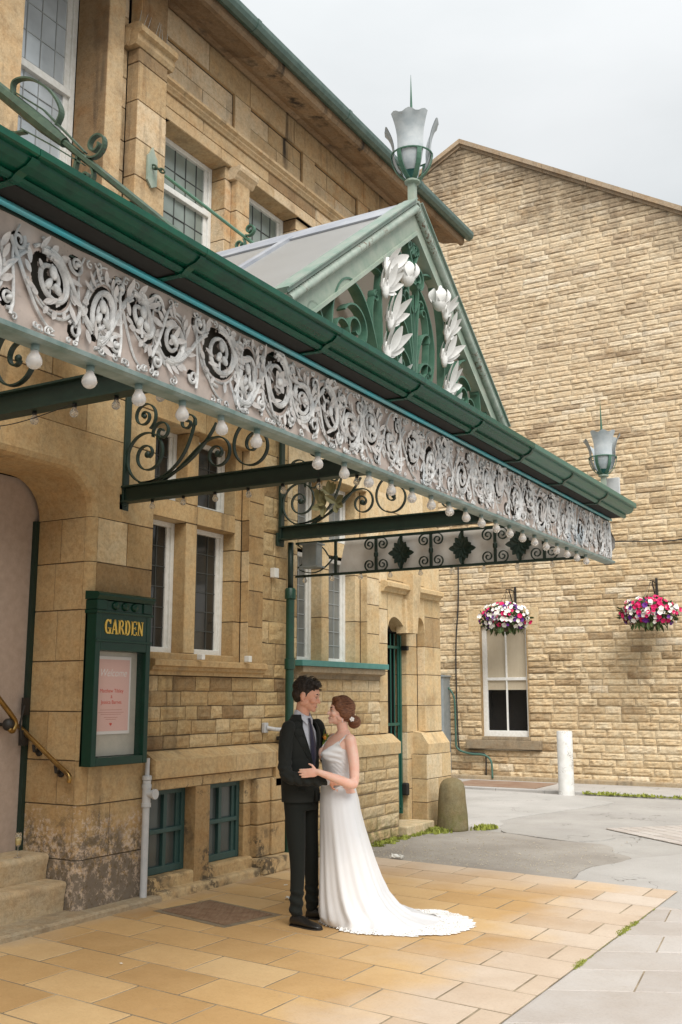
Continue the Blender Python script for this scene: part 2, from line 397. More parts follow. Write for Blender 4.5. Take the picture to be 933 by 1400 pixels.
def wall(mb, fr, u0, u1, vl, ops=(), blen=(.5, .9), seed=0, tone=(.1, 1), **k):
    rnd = random.Random(seed)
    vl = sorted(set([round(v, 4) for v in vl] + [round(v, 4) for o in ops for v in (o[2], o[3]) if min(vl) < v < max(vl)]))
    for r, (v0, v1) in enumerate(zip(vl[:-1], vl[1:])):
        iv = [(u0, u1)]; vm = (v0+v1)/2
        for (a, b, c, d) in ops:
            if c < vm < d:
                nv = []
                for (p, q) in iv:
                    if b <= p or a >= q: nv.append((p, q)); continue
                    if a > p: nv.append((p, a))
                    if b < q: nv.append((b, q))
                iv = nv
        for (p, q) in iv:
            if q-p < .01: continue
            dep = k.get('dep', .010)
            mb.add([fr.p(p, v0, -dep+.002), fr.p(q, v0, -dep+.002), fr.p(q, v1, -dep+.002), fr.p(p, v1, -dep+.002)], [(0,1,2,3)], -1.0)
            u = p; first = True
            while u < q-.005:
                L = rnd.uniform(*blen)*(rnd.uniform(.45, .8) if first and r % 2 else 1)
                e = u+L if q-(u+L) > blen[0]*.6 else q
                t = min(max(rnd.gauss((tone[0]+tone[1])/2, (tone[1]-tone[0])*.28), 0.01), 1)
                block(mb, fr, u, e, v0, v1, t, rnd=rnd, **k)
                u = e; first = False
def lines(a, b, h, seed=0, var=.15):
    r = random.Random(seed); out = [a]
    while out[-1] < b - h*.6: out.append(out[-1] + h*r.uniform(1-var, 1+var))
    s = (b-a)/(out[-1]-a); return [a+(x-a)*s for x in out]
def moulding(mb, prof, y0, y1, cuts=None, gap=.004, seed=1, tone=(.3, .7)):
    """a run of moulded stones"""
    r = random.Random(seed); u = y0
    while u < y1-.01:
        e = u + (cuts or 1.1)*r.uniform(.85, 1.1)
        if y1-e < .35: e = y1
        mb.prism(prof, u+gap/2, e-gap/2, r.uniform(*tone)); u = e

# ================================================================ THE THEATRE
XF = -5.90
hall = thing('stone_hall', 'ochre stone hall with leaded windows, pilasters and deep eaves, along the left behind the canopy', 'building', (-6.2, 8, 0))
# --- entrance pier with rounded arris and the flat rounded arch
mb = MB(); XP = -5.86; R = .07
mb_p = MB()
ent0, ent1 = 3.2, 6.12; AR = .34; AT = 3.46
zl_p = [0, .42, .83, 1.17, 1.55, 1.95, 2.36, 2.75, 3.12]
wall(mb_p, FX(XP), ent1+R, 6.88, zl_p, blen=(.5, .62), seed=3)
wall(mb_p, FX(XP), ent1+AR, 6.88, [3.12, 3.80], blen=(.3, .5), seed=4)
rr = random.Random(8)
for z0, z1 in zip(zl_p[:-1], zl_p[1:]):                     # rounded corner stones
    t = rr.uniform(.2, .8)
    ring = [(XP - R + R*math.sin(a), ent1 + R - R*math.cos(a)) for a in [math.radians(q) for q in range(0, 91, 15)]]
    mb_p.add([(x, y, z0+.003) for x, y in ring]+[(x, y, z1-.003) for x, y in ring], [(i, i+1, i+8, i+7) for i in range(6)], t)
    cut = rr.choice([-6.2, -6.25, -6.12]) if rr.random() < .7 else None
    fr = FYn(ent1)
    if cut: block(mb_p, fr, -6.46, cut, z0, z1, rr.uniform(.1, .7)); block(mb_p, fr, cut, XP-R, z0, z1, t)
    else: block(mb_p, fr, -6.46, XP-R, z0, z1, t)
mb_p.add([(-6.46, ent1+.008, 0), (XP-R, ent1+.008, 0), (XP-R, ent1+.008, 3.14), (-6.46, ent1+.008, 3.14)], [(0,1,2,3)], -1)
# right return of the pier
wall(mb_p, FYp(6.88), -6.2, XP, zl_p+[3.8], blen=(.3, .5), seed=5)
# arch head: soffit follows a quarter round into a flat lintel, with its front face
arc = [(ent1 - AR + AR*math.cos(a), 3.12 + AR*math.sin(a)) for a in [math.radians(q) for q in range(0, 91, 9)]] + [(4.6, AT), (ent0, AT)]
nA = len(arc)
def soff(i, x, dy=0): return (x, arc[i][0]+dy, arc[i][1])
rs = .06
vv = []
for (x, off) in ((-6.46, 0), (XP-rs, 0), (XP-rs*.3, rs*.29), (XP, rs)):
    for i, (y, z) in enumerate(arc):
        if i < 11: a = math.radians(i*9); vv.append((x, y+off*math.cos(a), z+off*math.sin(a)))
        else: vv.append((x, y, z+off))
ff = [(k*nA+i, k*nA+i+1, (k+1)*nA+i+1, (k+1)*nA+i) for k in range(3) for i in range(nA-1)]
mb_p.add(vv, ff, .55)
top = 3.80
b0 = 3*nA; base = [vv[b0+i] for i in range(nA)]
fv = base + [(XP, p[1], top) for p in base]
mb_p.add(fv, [(i, i+1, i+1+nA, i+nA) for i in range(nA-1)], .6)
mb_p.add([(XP, ent1+AR*0+rs, 3.12), (XP, 6.47, 3.12), (XP, 6.47, top), (XP, ent1+rs, top)], [(0,1,2,3)], .45)
wall(mb_p, FX(XP), 1.6, 6.88, [3.80, 4.18, 4.6], blen=(.7, 1.1), seed=6)
wall(mb_p, FX(XP), 1.6, ent0, lines(0, 3.8, .42), blen=(.5, .9), seed=7)
pw = mb_p.build('entrance_pier', m_pier, hall)

# entrance recess: plastered lining and dark door edge
ml = MB(); ml.box(-6.9, -6.5, 1.6, 6.28, 0, 3.46); ml.box(-6.9, -5.95, 1.6, 3.2, 0, 3.4)
m_plaster = paint('pink_plaster', (.43, .335, .275), (.36, .28, .225), .95, bump=.6, scale=16)
ml.build('plaster_lining', m_plaster, hall)
md = MB(); md.box(-6.498, -6.455, 6.085, 6.13, .3, 3.12); md.build('door_edge', m_darkgreen, hall)
md = MB(); md.box(-6.46, -6.44, 6.03, 6.10, 1.52, 1.66); md.box(-6.46, -6.42, 6.02, 6.09, 1.28, 1.40); md.tube([(-6.43, 6.02, 1.33), (-6.43, 6.0, 1.46), (-6.42, 6.03, 1.6)], .008)
md.build('door_latch', m_iron, hall)

# --- ground floor wall
zt = 4.6
mr_ = MB()
B1 = (6.88, 8.29, 2.06, 4.15); BW = (6.95, 8.34, .17, .90)
wall(mr_, FX(XF-.01), 6.88, 9.12, lines(1.21, 1.85, .128, 3), blen=(.17, .42), seed=11, relief=.012, su=8, sv=5, joint=.009, tone=(0, 1))
wall(mr_, FX(XF-.01), 8.62, 9.12, [1.85, 1.99], blen=(.16, .36), seed=10, relief=.010, su=6, sv=5, joint=.009)
wall(mr_, FX(XF-.01), 8.66, 9.12, lines(1.99, 4.6, .21, 5), blen=(.16, .36), seed=12, relief=.010, su=6, sv=5, joint=.009)
mr_.build('rubble_wall', m_rock, hall)
ma = MB()
# jamb stones: stepped jamb right of window pair
wall(ma, FX(XF), 8.40, 8.66, lines(1.99, 4.6, .33, 2), blen=(.3, .5), seed=13)
for (xa, ya, yb) in ((-6.0, 8.29, 8.40),):
    wall(ma, FX(xa), ya, yb, lines(1.99, 4.2, .33, 2), blen=(.3, .5), seed=14)
wall(ma, FYn(8.40), -6.0, XF, lines(1.99, 4.2, .33, 2), blen=(.3, .5), seed=15)
wall(ma, FYn(8.29), -6.18, -6.0, lines(1.99, 4.2, .33, 2), blen=(.3, .5), seed=16)
# mullion
wall(ma, FX(-6.0), 7.515, 7.68, [2.06, 3.28], blen=(.5, .6), seed=17)
wall(ma, FYn(7.515), -6.18, -6.0, [2.06, 3.28], blen=(.3, .5), seed=18)
wall(ma, FX(-6.0), 7.515, 7.68, [3.46, 4.15], blen=(.5, .6), seed=19)
wall(ma, FYn(7.515), -6.18, -6.0, [3.46, 4.15], blen=(.3, .5), seed=20)
wall(ma, FYp(7.68), -6.18, -6.0, [2.06, 3.28, 3.46, 4.15], blen=(.3, .5), seed=21)
# transom and head
wall(ma, FX(-5.998), 6.88, 8.29, [3.28, 3.46], blen=(.6, .8), seed=22)
wall(ma, FZn(3.28), 6.88, 8.29, [-6.18, -6.0], blen=(.6, .8), seed=23)
wall(ma, FX(XF), 6.88, 8.40, [4.15, 4.6], blen=(.7, .8), seed=24)
wall(ma, FZn(4.15), 6.88, 8.40, [-6.18, XF], blen=(.6, .8), seed=25)
wall(ma, FX(XF), 1.6, 13.0, [4.6, 5.0, 5.4, 5.75, 6.0], blen=(.6, 1.0), seed=26)
ma.box(-6.2, -5.925, 8.45, 9.32, 0, 4.6, -1); ma.box(-6.2, -5.925, 10.95, 11.40, 0, 4.6, -1)
ma.build('window_dressings', m_ashlar, hall)
# string courses and sills of bay one
ms = MB()
moulding(ms, [(-6.2, 1.99), (-6.2, 1.855), (-5.86, 1.855), (-5.86, 1.885), (-5.83, 1.90), (-5.83, 1.925), (-5.80, 1.935), (-5.80, 1.98), (-5.83, 1.992)], 6.89, 8.62, 1.0, seed=3)
ms.box(-6.16, -5.98, 6.89, 8.28, 1.994, 2.058, .5, .008)
ms.build('window_sill', m_ashlar, hall); ms = MB()
moulding(ms, [(-6.0, 1.215), (-5.88, 1.20), (-5.76, 1.13), (-5.76, .985), (-5.80, .975), (-6.0, .975)], 6.89, 8.72, 1.15, seed=5, tone=(.35, .8))
ms.prism([(-6.0, 1.215), (-5.88, 1.20), (-5.76, 1.13), (-5.76, .80), (-6.0, .80)], 8.724, 8.90, .5)
ms.prism([(-6.0, 1.215), (-5.90, 1.20), (-5.79, 1.13), (-5.79, 0), (-6.0, 0)], 8.904, 9.058, .4)
ms.build('plinth_course', m_ashlar, hall)
# basement: lintel, jambs, mullion, ledge
mbm = MB(); rr = random.Random(4)
wall(mbm, FX(-5.80), 6.89, 8.72, [.885, .975], blen=(.7, .9), seed=31)
wall(mbm, FZn(.885), 6.89, 8.40, [-6.1, -5.80], blen=(.7, .9), seed=31)
mbm.prism([(-6.1, 0), (-5.84, 0), (-5.797, .02), (-5.797, .882), (-6.1, .885)], 7.49, 7.70, .15)
for z0, z1 in ((.15, .45), (.45, .66), (.66, .885)):
    mbm.box(-6.1, -5.86, 8.32, 8.44, z0+.003, z1-.003, rr.uniform(.2, .8), .008)
    mbm.box(-6.1, -5.78, 8.44, 8.66, z0+.003, z1-.003, rr.uniform(.3, .9), .012)
    mbm.box(-6.1, -5.76, 8.664, 8.90, z0+.003, z1-.003, rr.uniform(.3, .9), .012)
mbm.box(-6.12, -5.80, 6.9, 8.40, 0, .175, .7, .02); mbm.box(-6.12, -5.66, 8.40, 8.92, 0, .148, .8, .02)
mbm.box(-6.12, -5.70, 6.957, 8.395, -.02, .075, .8, .02)
mbm.build('basement_dressings', stone('basement_stone', S_A, (.08, .06, .045), stain=.7,
    weather=lambda n, b: n.mix(n.math('MULTIPLY', n.rng(n.math('ADD', n.noise(9, 7, .75), n.math('MULTIPLY', n.rng(n.sepz()[2], .95, .1, 0, 1), .10)), .56, .62, 0, .8), n.rng(n.noise(2.3, 3), .45, .55, 0, 1)), b, (.05, .043, .035))), hall)

def add_window(y0, y1, z0, z1, x, fm, gm, nb, parent, leadm=m_lead, fw=.045, rails=(), sash=0, bars=(3, 5), name='window', right_light=.05, lead=True, depth=.05):
    w = MB()
    w.box(x, x+depth, y0, y0+fw, z0, z1, bev=.004); w.box(x, x+depth, y1-fw, y1, z0, z1, bev=.004)
    w.box(x, x+depth-.002, y0+fw, y1-fw, z1-fw, z1, bev=.004); w.box(x, x+depth-.002, y0+fw, y1-fw, z0, z0+fw*1.2, bev=.004)
    w.box(x, x+depth*.6, y1-fw*2, y1-fw, z0+fw, z1-fw, bev=.004); w.box(x, x+depth*.6, y0+fw, y0+fw*1.8, z0+fw, z1-fw, bev=.004)
    for (rz, rh) in rails: w.box(x, x+depth+.01, y0+fw, y1-fw, rz-rh/2, rz+rh/2, bev=.006)
    fo = w.build(name, fm, parent)
    g = MB(); rnd = random.Random(int(y0*100)+int(z0*7))
    ny, nz = bars
    for i in range(ny):
        for j in range(nz):
            a, b = y0+fw+(y1-y0-2*fw)*i/ny, y0+fw+(y1-y0-2*fw)*(i+1)/ny
            c, d = z0+fw+(z1-z0-2*fw)*j/nz, z0+fw+(z1-z0-2*fw)*(j+1)/nz
            e1, e2, e3 = [rnd.uniform(-.0016, .0016) for _ in range(3)]
            g.add([(x+.012+e1, a, c), (x+.012+e2, b, c), (x+.012+e3, b, d), (x+.012+e1+e3-e2, a, d)], [(0,1,2,3)])
    g.box(x-.02, x+.004, y0+.01, y1-.01, z0+.01, z1-.01)
    g.build('glass', gm, fo)
    if lead:
        l = MB()
        for i in range(1, ny): y = y0+fw+(y1-y0-2*fw)*i/ny; l.box(x+.011, x+.02, y-.004, y+.004, z0+fw, z1-fw)
        for j in range(1, nz): z = z0+fw+(z1-z0-2*fw)*j/nz; l.box(x+.011, x+.019, y0+fw, y1-fw, z-.004, z+.004)
        l.build('leading', leadm, fo)
    return fo
add_window(6.90, 7.513, 2.06, 3.28, -6.19, m_white, m_glassdark, 0, hall, bars=(3, 6))
add_window(7.682, 8.288, 2.06, 3.28, -6.19, m_white, m_glassdark, 0, hall, bars=(3, 6))
add_window(6.90, 7.513, 3.46, 4.15, -6.19, m_white, m_glassdark, 0, hall, bars=(3, 3))
add_window(7.682, 8.288, 3.46, 4.15, -6.19, m_white, m_glassdark, 0, hall, bars=(3, 3))
add_window(6.95, 7.487, .178, .882, -5.96, m_basegreen, m_glasspale, 0, hall, rails=((.53, .04),), bars=(1, 2), lead=False, fw=.05)
add_window(7.703, 8.318, .178, .882, -5.96, m_basegreen, m_glasspale, 0, hall, rails=((.53, .04),), bars=(1, 2), lead=False, fw=.05)
for ya in (7.195, 7.99): mm = MB(); mm.box(-5.95, -5.912, ya, ya+.045, .23, .84, bev=.004); mm.build('glazing_bar', m_basegreen, hall)

# --- second bay
m2 = MB()
wall(m2, FX(XF-.01), 9.12, 11.42, lines(1.225, 1.86, .128, 7), blen=(.18, .42), seed=41, relief=.010, su=8, sv=5, joint=.009)
wall(m2, FX(XF-.01), 9.12, 9.33, lines(1.86, 4.6, .2, 5), blen=(.16, .3), seed=42, relief=.008, su=5, sv=4, joint=.009)
wall(m2, FX(-5.80), 9.06, 11.50, lines(0, .98, .14, 8), blen=(.25, .6), seed=43, relief=.012, su=9, sv=5, joint=.010)
wall(m2, FYp(11.50), -6.0, -5.80, lines(0, .98, .25, 8), blen=(.3, .4), seed=44)
m2.build('rubble_wall', m_rock2, hall)
m3 = MB()
moulding(m3, [(-6.0, 1.225), (-5.90, 1.215), (-5.78, 1.12), (-5.78, .985), (-6.0, .985)], 9.066, 11.52, .8, seed=9)
wall(m3, FX(XF), 11.20, 11.42, lines(1.225, 4.6, .36, 9), blen=(.25, .4), seed=45)
wall(m3, FX(XF), 10.89, 11.20, lines(2.05, 4.6, .36, 9), blen=(.25, .4), seed=45)
zl = lines(2.05, 4.2, .5, 3)
wall(m3, FX(-6.0), 10.78, 10.89, zl, blen=(.3, .5), seed=46); wall(m3, FYn(10.89), -6.0, XF, zl, blen=(.3, .5), seed=47)
wall(m3, FYn(10.78), -6.18, -6.0, zl, blen=(.3, .5), seed=48)
wall(m3, FX(-6.0), 9.99, 10.15, zl, blen=(.3, .5), seed=49); wall(m3, FYn(9.99), -6.18, -6.0, zl, blen=(.3, .5), seed=50)
wall(m3, FYp(10.15), -6.18, -6.0, zl, blen=(.3, .5), seed=50)
wall(m3, FX(-5.998), 9.33, 10.78, [3.28, 3.46], blen=(.6, .8), seed=51)
wall(m3, FX(XF), 9.12, 11.42, [4.15, 4.6], blen=(.6, .8), seed=52)
wall(m3, FZn(4.15), 9.33, 10.9, [-6.18, XF], blen=(.6, .8), seed=53)
wall(m3, FYp(9.33), -6.18, -5.91, zl, blen=(.3, .5), seed=54)
# door surround
D0, D1 = 11.42, 12.18
wall(m3, FX(XF), 12.50, 13.0, [1.21, 1.55, 1.95, 2.32, 2.72, 3.1, 3.5, 4.0, 4.6], blen=(.6, .8), seed=55)
wall(m3, FX(XF), 11.42, 12.50, [3.12, 3.5, 4.0, 4.6], blen=(.5, .7), seed=56)
wall(m3, FX(-6.02), 12.19, 12.50, [.1, .5, .87, 1.21, 1.55, 1.95, 2.32, 2.85], blen=(.6, .8), seed=57)
wall(m3, FYn(12.50), -6.02, XF, [1.21, 1.55, 1.95, 2.32, 2.85], blen=(.6, .8), seed=58)
wall(m3, FYn(D1+.01), -6.22, -6.02, [.1, .5, .87, 1.21, 1.55, 1.95, 2.32, 2.49], blen=(.6, .8), seed=58)
# head stones with the two ogee lobes cut in their underside
def head(y0, y1, zb, lobe, zt_, seed):
    n = 14; v = []
    for i in range(n+1):
        t = i/n; y = y0+(y1-y0)*t; z = zb + lobe(t)
        v += [(XF, y, z), (-6.1, y, z), (XF, y, zt_), (-6.1, y, zt_)]
    f = []
    for i in range(n): a = 4*i; b = a+4; f += [(a, b, b+2, a+2), (a, a+1, b+1, b)]
    m3.add(v, f, .6)
head(11.42, 12.02, 2.50, lambda t: .20*math.sin(min(t*1.25, 1)*PI)**.55*(1-t*.55) if t < .8 else 0, 3.118, 1)
head(12.02, 12.18, 2.50, lambda t: 0, 3.118, 1)
head(12.18, 12.50, 2.50, lambda t: .20*math.sqrt(max(0, 1-(2*t-1)**2)), 3.118, 1)
m3.prism([(-6.1, 2.92), (-5.86, 2.96), (-5.84, 3.0), (-5.80, 3.02), (-5.80, 3.07), (-5.84, 3.09), (-6.1, 3.10)], 11.24, 11.88, .35)
m3.prism([(-6.1, 2.92), (-5.86, 2.96), (-5.84, 3.0), (-5.80, 3.02), (-5.80, 3.07), (-5.84, 3.09), (-6.1, 3.10)], 12.14, 12.93, .35)
def key(z0, z1, h0, h1, x0, x1):
    yc = 12.0; v = [(XF-.1, yc-h0, z0), (XF-.1, yc+h0, z0), (x0, yc+h0, z0), (x0, yc-h0, z0), (XF-.1, yc-h1, z1), (XF-.1, yc+h1, z1), (x1, yc+h1, z1), (x1, yc-h1, z1)]
    m3.add(v, [(0,1,2,3), (4,5,6,7), (0,1,5,4), (1,2,6,5), (2,3,7,6), (3,0,4,7)], .7)
key(2.47, 3.22, .07, .13, -5.80, -5.76); key(2.47, 2.90, .14, .16, -5.86, -5.86)
# corner pier base
wall(m3, FX(-5.80), 12.30, 13.06, [0, .33, .62, .93], blen=(.4, .5), seed=60)
wall(m3, FYn(12.30), -6.02, -5.80, [0, .33, .62, .93], blen=(.4, .5), seed=61)
m3.prism([(-6.02, 1.22), (-5.90, 1.20), (-5.80, 1.06), (-5.80, .934), (-6.02, .934)], 12.35, 13.03, .5)
wall(m3, FYp(13.06), -6.3, -5.80, [0, .33, .62, .93], blen=(.4, .5), seed=61)
wall(m3, FYp(13.0), -12, XF, lines(0, 8.2, .34), blen=(.5, .9), seed=62)
m3.box(-6.3, -5.70, 11.52, 12.29, 0, .12, .9, .015)
m3.build('doorway_dressings', m_bay2, hall)
ms2 = MB()
moulding(ms2, [(-6.2, 1.985), (-6.2, 1.86), (-5.86, 1.86), (-5.86, 1.90), (-5.83, 1.915), (-5.79, 1.925), (-5.79, 1.985)], 9.26, 11.14, 1.0, seed=3, tone=(.1, .5))
ms2.build('window_sill', m_old, hall)
tf = MB(); tf.box(-6.18, -5.765, 9.21, 11.19, 1.988, 2.05, bev=.004); tf.build('sill_flashing', m_teal, hall)
add_window(9.335, 9.988, 2.052, 3.28, -6.19, m_white, m_glasslead, 0, hall, bars=(3, 7), leadm=m_leadlight)
add_window(10.152, 10.778, 2.052, 3.28, -6.19, m_white, m_glasslead, 0, hall, bars=(3, 7), leadm=m_leadlight)
add_window(9.335, 9.988, 3.46, 4.15, -6.19, m_white, m_glasslead, 0, hall, bars=(3, 3), leadm=m_leadlight)
add_window(10.152, 10.778, 3.46, 4.15, -6.19, m_white, m_glasslead, 0, hall, bars=(3, 3), leadm=m_leadlight)
# barred gate in the doorway, dark passage behind
gt = MB()
for i in range(7): y = 11.46+i*.105; gt.tube([(-6.10, y, .22), (-6.10, y, 2.47)], .010, 6)
for z in (.27, 1.30, 2.28): gt.box(-6.115, -6.085, 11.43, 12.17, z, z+.035)
gt.box(-6.125, -6.075, 12.11, 12.15, .2, 2.46)
gt.build('barred_gate', m_gategreen, hall)
hg = MB(); hg.box(-6.08, -5.98, 12.13, 12.185, 2.26, 2.32, bev=.01); hg.build('gate_fitting', m_iron, hall); hg = MB(); hg.box(-6.08, -5.99, 12.12, 12.185, .42, .58, bev=.02); hg.build('gate_fitting', m_iron, hall)
vd = MB(); vd.box(-7.2, -7.15, 11.3, 12.3, 0, 3.4); vd.box(-7.15, -6.2, 11.38, 11.41, 0, 3.1); vd.box(-7.15, -6.2, 12.2, 12.23, 0, 3.1); vd.box(-7.15, -6.12, 11.4, 12.2, 2.5, 2.56); vd.build('door_passage', m_dark, hall)

# --- upper storey
u = MB()
XW = -5.94
zu = [6.0, 6.28, 6.62, 6.95, 7.09]
# wall strips between openings
wall(u, FX(-5.90), 6.10, 6.31, [6.0, 8.2], blen=(1, 1.2), seed=71)                       # plain pier beside the tall window
wall(u, FYn(6.10), -6.28, -5.90, [6.0, 8.2], blen=(1, 1.2), seed=72)
wall(u, FX(-5.90), 4.25, 5.15, [6.0, 8.2], blen=(1, 1.2), seed=71)
wall(u, FX(-5.90), 1.6, 4.25, lines(6.0, 8.2, .35), blen=(.6, 1), seed=73)
wall(u, FYp(5.15), -6.28, -5.90, [6.0, 8.2], blen=(1, 1.2), seed=72)
wall(u, FX(XW), 6.31, 6.40, lines(6.0, 8.2, .33, 4), blen=(.2, .3), seed=74)
zp = [6.0, 6.25, 6.6, 6.98, 7.36, 7.50]
wall(u, FX(-5.80), 6.40, 6.80, zp, blen=(.5, .6), seed=75)
wall(u, FYn(6.40), XW, -5.80, zp, blen=(.3, .6), seed=76, tone=(0, .3))  # shade on this side face put into darker stone tones
wall(u, FYp(6.80), XW, -5.80, zp, blen=(.3, .6), seed=76)
wall(u, FX(XW), 6.80, 6.97, [6.0, 6.3, 6.62, 6.95, 7.09], blen=(.2, .3), seed=77)
# window jamb returns
wall(u, FYn(7.92), -6.14, XW, zu, blen=(.3, .6), seed=78)
wall(u, FX(XW), 7.92, 8.31, zu, blen=(.3, .6), seed=79)
wall(u, FYn(9.28), -6.14, XW, zu, blen=(.3, .6), seed=80)
wall(u, FX(XW), 9.28, 13.0, zu, blen=(.6, .9), seed=81)
wall(u, FX(XW), 6.97, 9.28, [6.0, 6.05], blen=(.6, .9), seed=82)
# colonnette between the windows
wall(u, FX(-5.86), 8.02, 8.25, [6.0, 6.62, 6.96], blen=(.4, .5), seed=83); wall(u, FYn(8.02), XW, -5.86, [6.0, 6.62, 6.96], blen=(.3, .5), seed=84)
u.prism([(XW, 6.955), (-5.86, 6.955), (-5.84, 6.975), (-5.83, 7.0), (-5.79, 7.03), (-5.78, 7.06), (-5.78, 7.088), (XW, 7.088)], 7.97, 8.30, .8)
# entablature
wall(u, FX(-5.90), 6.81, 13.0, [7.092, 7.22, 7.36], blen=(.9, 1.3), seed=85)
wall(u, FZn(7.092), 6.97, 9.28, [-6.2, -5.90], blen=(.9, 1.2), seed=86, tone=(0, .4))
moulding(u, [(XW, 7.362), (-5.88, 7.362), (-5.87, 7.38), (-5.85, 7.40), (-5.85, 7.42), (-5.82, 7.44), (-5.82, 7.47), (-5.86, 7.485), (XW, 7.49)], 6.81, 13.0, 1.3, seed=87)
pan = [(6.95, 8.06), (8.36, 9.42), (9.70, 10.75), (11.05, 12.1), (12.3, 12.85)]
wall(u, FX(XW), 6.81, 13.0, [7.49, 7.55, 7.98, 8.30], [(a, b, 7.552, 7.978) for a, b in pan], blen=(.6, .9), seed=88)
for a, b in pan: wall(u, FX(XW-.028), a, b, [7.552, 7.76, 7.978], blen=(.5, .6), seed=int(a*9)); 
for a, b in pan: u.box(XW-.022, XW+.006, a-.0, b, 7.978, 7.99, .2); u.box(XW-.022, XW+.005, b-.008, b+.004, 7.55, 7.978, .2)
# pilaster cap and its upper part
u.prism([(XW, 7.502), (-5.79, 7.502), (-5.77, 7.54), (-5.77, 7.60), (-5.73, 7.62), (-5.73, 7.68), (-5.77, 7.72), (XW, 7.73)], 6.34, 6.86, .3)
wall(u, FX(-5.80), 6.42, 6.78, [7.73, 8.3], blen=(.5, .6), seed=89); wall(u, FYn(6.42), XW, -5.80, [7.73, 8.3], blen=(.3, .6), seed=90, tone=(0, .3))  # side face above the cap also gets shade as darker tones
wall(u, FYp(6.78), XW, -5.80, [7.73, 8.3], blen=(.3, .6), seed=90)
u.prism([(XW, 7.502), (-5.88, 7.502), (-5.86, 7.54), (-5.86, 7.60), (-5.84, 7.66), (XW, 7.70)], 6.315, 6.338, .3)
wall(u, FX(-5.90), 1.6, 6.31, [8.2, 8.3], blen=(.7, .8), seed=91)
u.build('upper_wall', m_upper, hall)
# bird spikes on the pilaster cap
bs = MB(); rr = random.Random(5)
for i in range(9):
    y = 6.36+.055*i; bs.tube([(-5.78, y, 7.70), (-5.78+rr.uniform(-.05, .05), y+rr.uniform(-.03, .03), 7.84)], .0018, 4)
bs.build('bird_spikes', m_galv, hall)
# cornice
co = MB()
moulding(co, [(-6.1, 8.302), (XW+.02, 8.302), (-5.88, 8.25), (-5.82, 8.26), (-5.72, 8.21), (-5.60, 8.19), (-5.50, 8.17), (-5.47, 8.12), (-5.42, 8.12), (-5.40, 8.16), (-5.40, 8.285), (-5.5, 8.36), (-6.1, 8.5)], 1.6, 12.98, 1.25, seed=92, tone=(.2, .9))
co.build('cornice', m_cornice, hall)
gu = MB()
gp = [(-5.41, 8.245), (-5.385, 8.20), (-5.34, 8.185), (-5.295, 8.205), (-5.275, 8.25), (-5.275, 8.30), (-5.29, 8.305), (-5.29, 8.255), (-5.31, 8.215), (-5.34, 8.20), (-5.375, 8.215), (-5.395, 8.25), (-5.395, 8.31), (-5.41, 8.31)]
cuts = [1.6, 5.0, 7.55, 9.4, 11.3, 13.03]
for a, b in zip(cuts[:-1], cuts[1:]):
    gu.prism(gp, a, b-.0)
    if b < 13: gu.prism([(x+(.006 if x > -5.34 else -.0), z-.004 if z < 8.25 else z+.002) for x, z in gp[:6]] + [(-5.41, 8.30)], b-.03, b+.03)
gu.build('eaves_gutter', paint('eaves_gutter_green', (.04, .08, .064), (.075, .12, .10), .4, .4, (.2, .2, .17)), hall)
rf = MB(); rf.prism([(-5.52, 8.36), (-12, 11.6), (-12, 8.3), (-6.1, 8.3)], 1.6, 12.9); rf.build('roof', m_slate, hall)
cr_ = MB(); cr_.box(-12, -7.25, 1.6, 12.98, 0, 8.3); cr_.box(-7.25, -6.25, 1.6, 12.98, 4.25, 5.9); cr_.build('inner_mass', m_dark, hall)
add_window(5.152, 6.098, 5.9, 8.2, -6.33, m_white, m_glassup, 0, hall, leadm=m_leadlight, rails=((6.98, .07),), bars=(5, 8), fw=.055)
add_window(6.972, 7.918, 6.05, 7.09, -6.16, m_white, m_glassgreen, 0, hall, leadm=m_lead, rails=((6.56, .06),), bars=(5, 4), fw=.05)
add_window(8.312, 9.278, 6.05, 7.09, -6.16, m_white, m_glassgreen, 0, hall, leadm=m_lead, rails=((6.56, .06),), bars=(5, 4), fw=.05)

# --- stone steps at the entrance
st = thing('entrance_steps', 'worn stone entrance steps rising to the left beside the rounded pier', 'steps', (-6.1, 5, 0))
def wornstep(mb, x0, x1, y0, y1, z0, z1, seed):
    n, m = 26, 8; v = []; f = []
    prof = [(x1-.005, z0), (x1, z0+(z1-z0)*.5), (x1+.012, z1-.05), (x1+.015, z1-.025), (x1+.002, z1-.006), (x1-.03, z1), (x0, z1)]
    for i in range(n+1):
        y = y0+(y1-y0)*i/n; wear = .018*math.exp(-((y-(y0+y1)/2)/.8)**2)
        for (x, z) in prof:
            q = noise.noise(Vector((y*3, x*4, z*6+seed)))*.008
            v.append((x+q, y, z - (wear if z > z1-.04 else 0) + q*.5))
    k = len(prof)
    for i in range(n):
        for j in range(k-1): f.append((i*k+j, i*k+j+1, (i+1)*k+j+1, (i+1)*k+j))
    f.append(tuple(range(k))+()) ; mb.add(v, f[:-1], .5)
    mb.box(x0, x1-.01, y0+.01, y1-.005, z0, z1-.03, .5)
stm = stone('step_stone', [(0, (.56, .46, .31)), (1, (.66, .57, .41))], (.1, .08, .06), stain=.7, bump=.8, streak=False)
s1 = MB(); wornstep(s1, -6.5, -5.97, 3.2, 6.11, .05, .27, 1); s1.build('tread', stm, st, angle=50)
s2 = MB(); wornstep(s2, -6.5, -6.17, 3.2, 6.11, .27, .46, 5); s2.build('tread', stm, st, angle=50)
s3 = MB(); wornstep(s3, -6.5, -6.36, 3.2, 5.72, .46, .62, 9); s3.build('tread', m_old, st, angle=50)
s0 = MB(); s0.prism([(-6.5, -.05), (-5.70, -.05), (-5.70, .035), (-5.73, .05), (-6.5, .055)], 1.6, 6.95, .8); s0.build('base_slab', m_old, st)

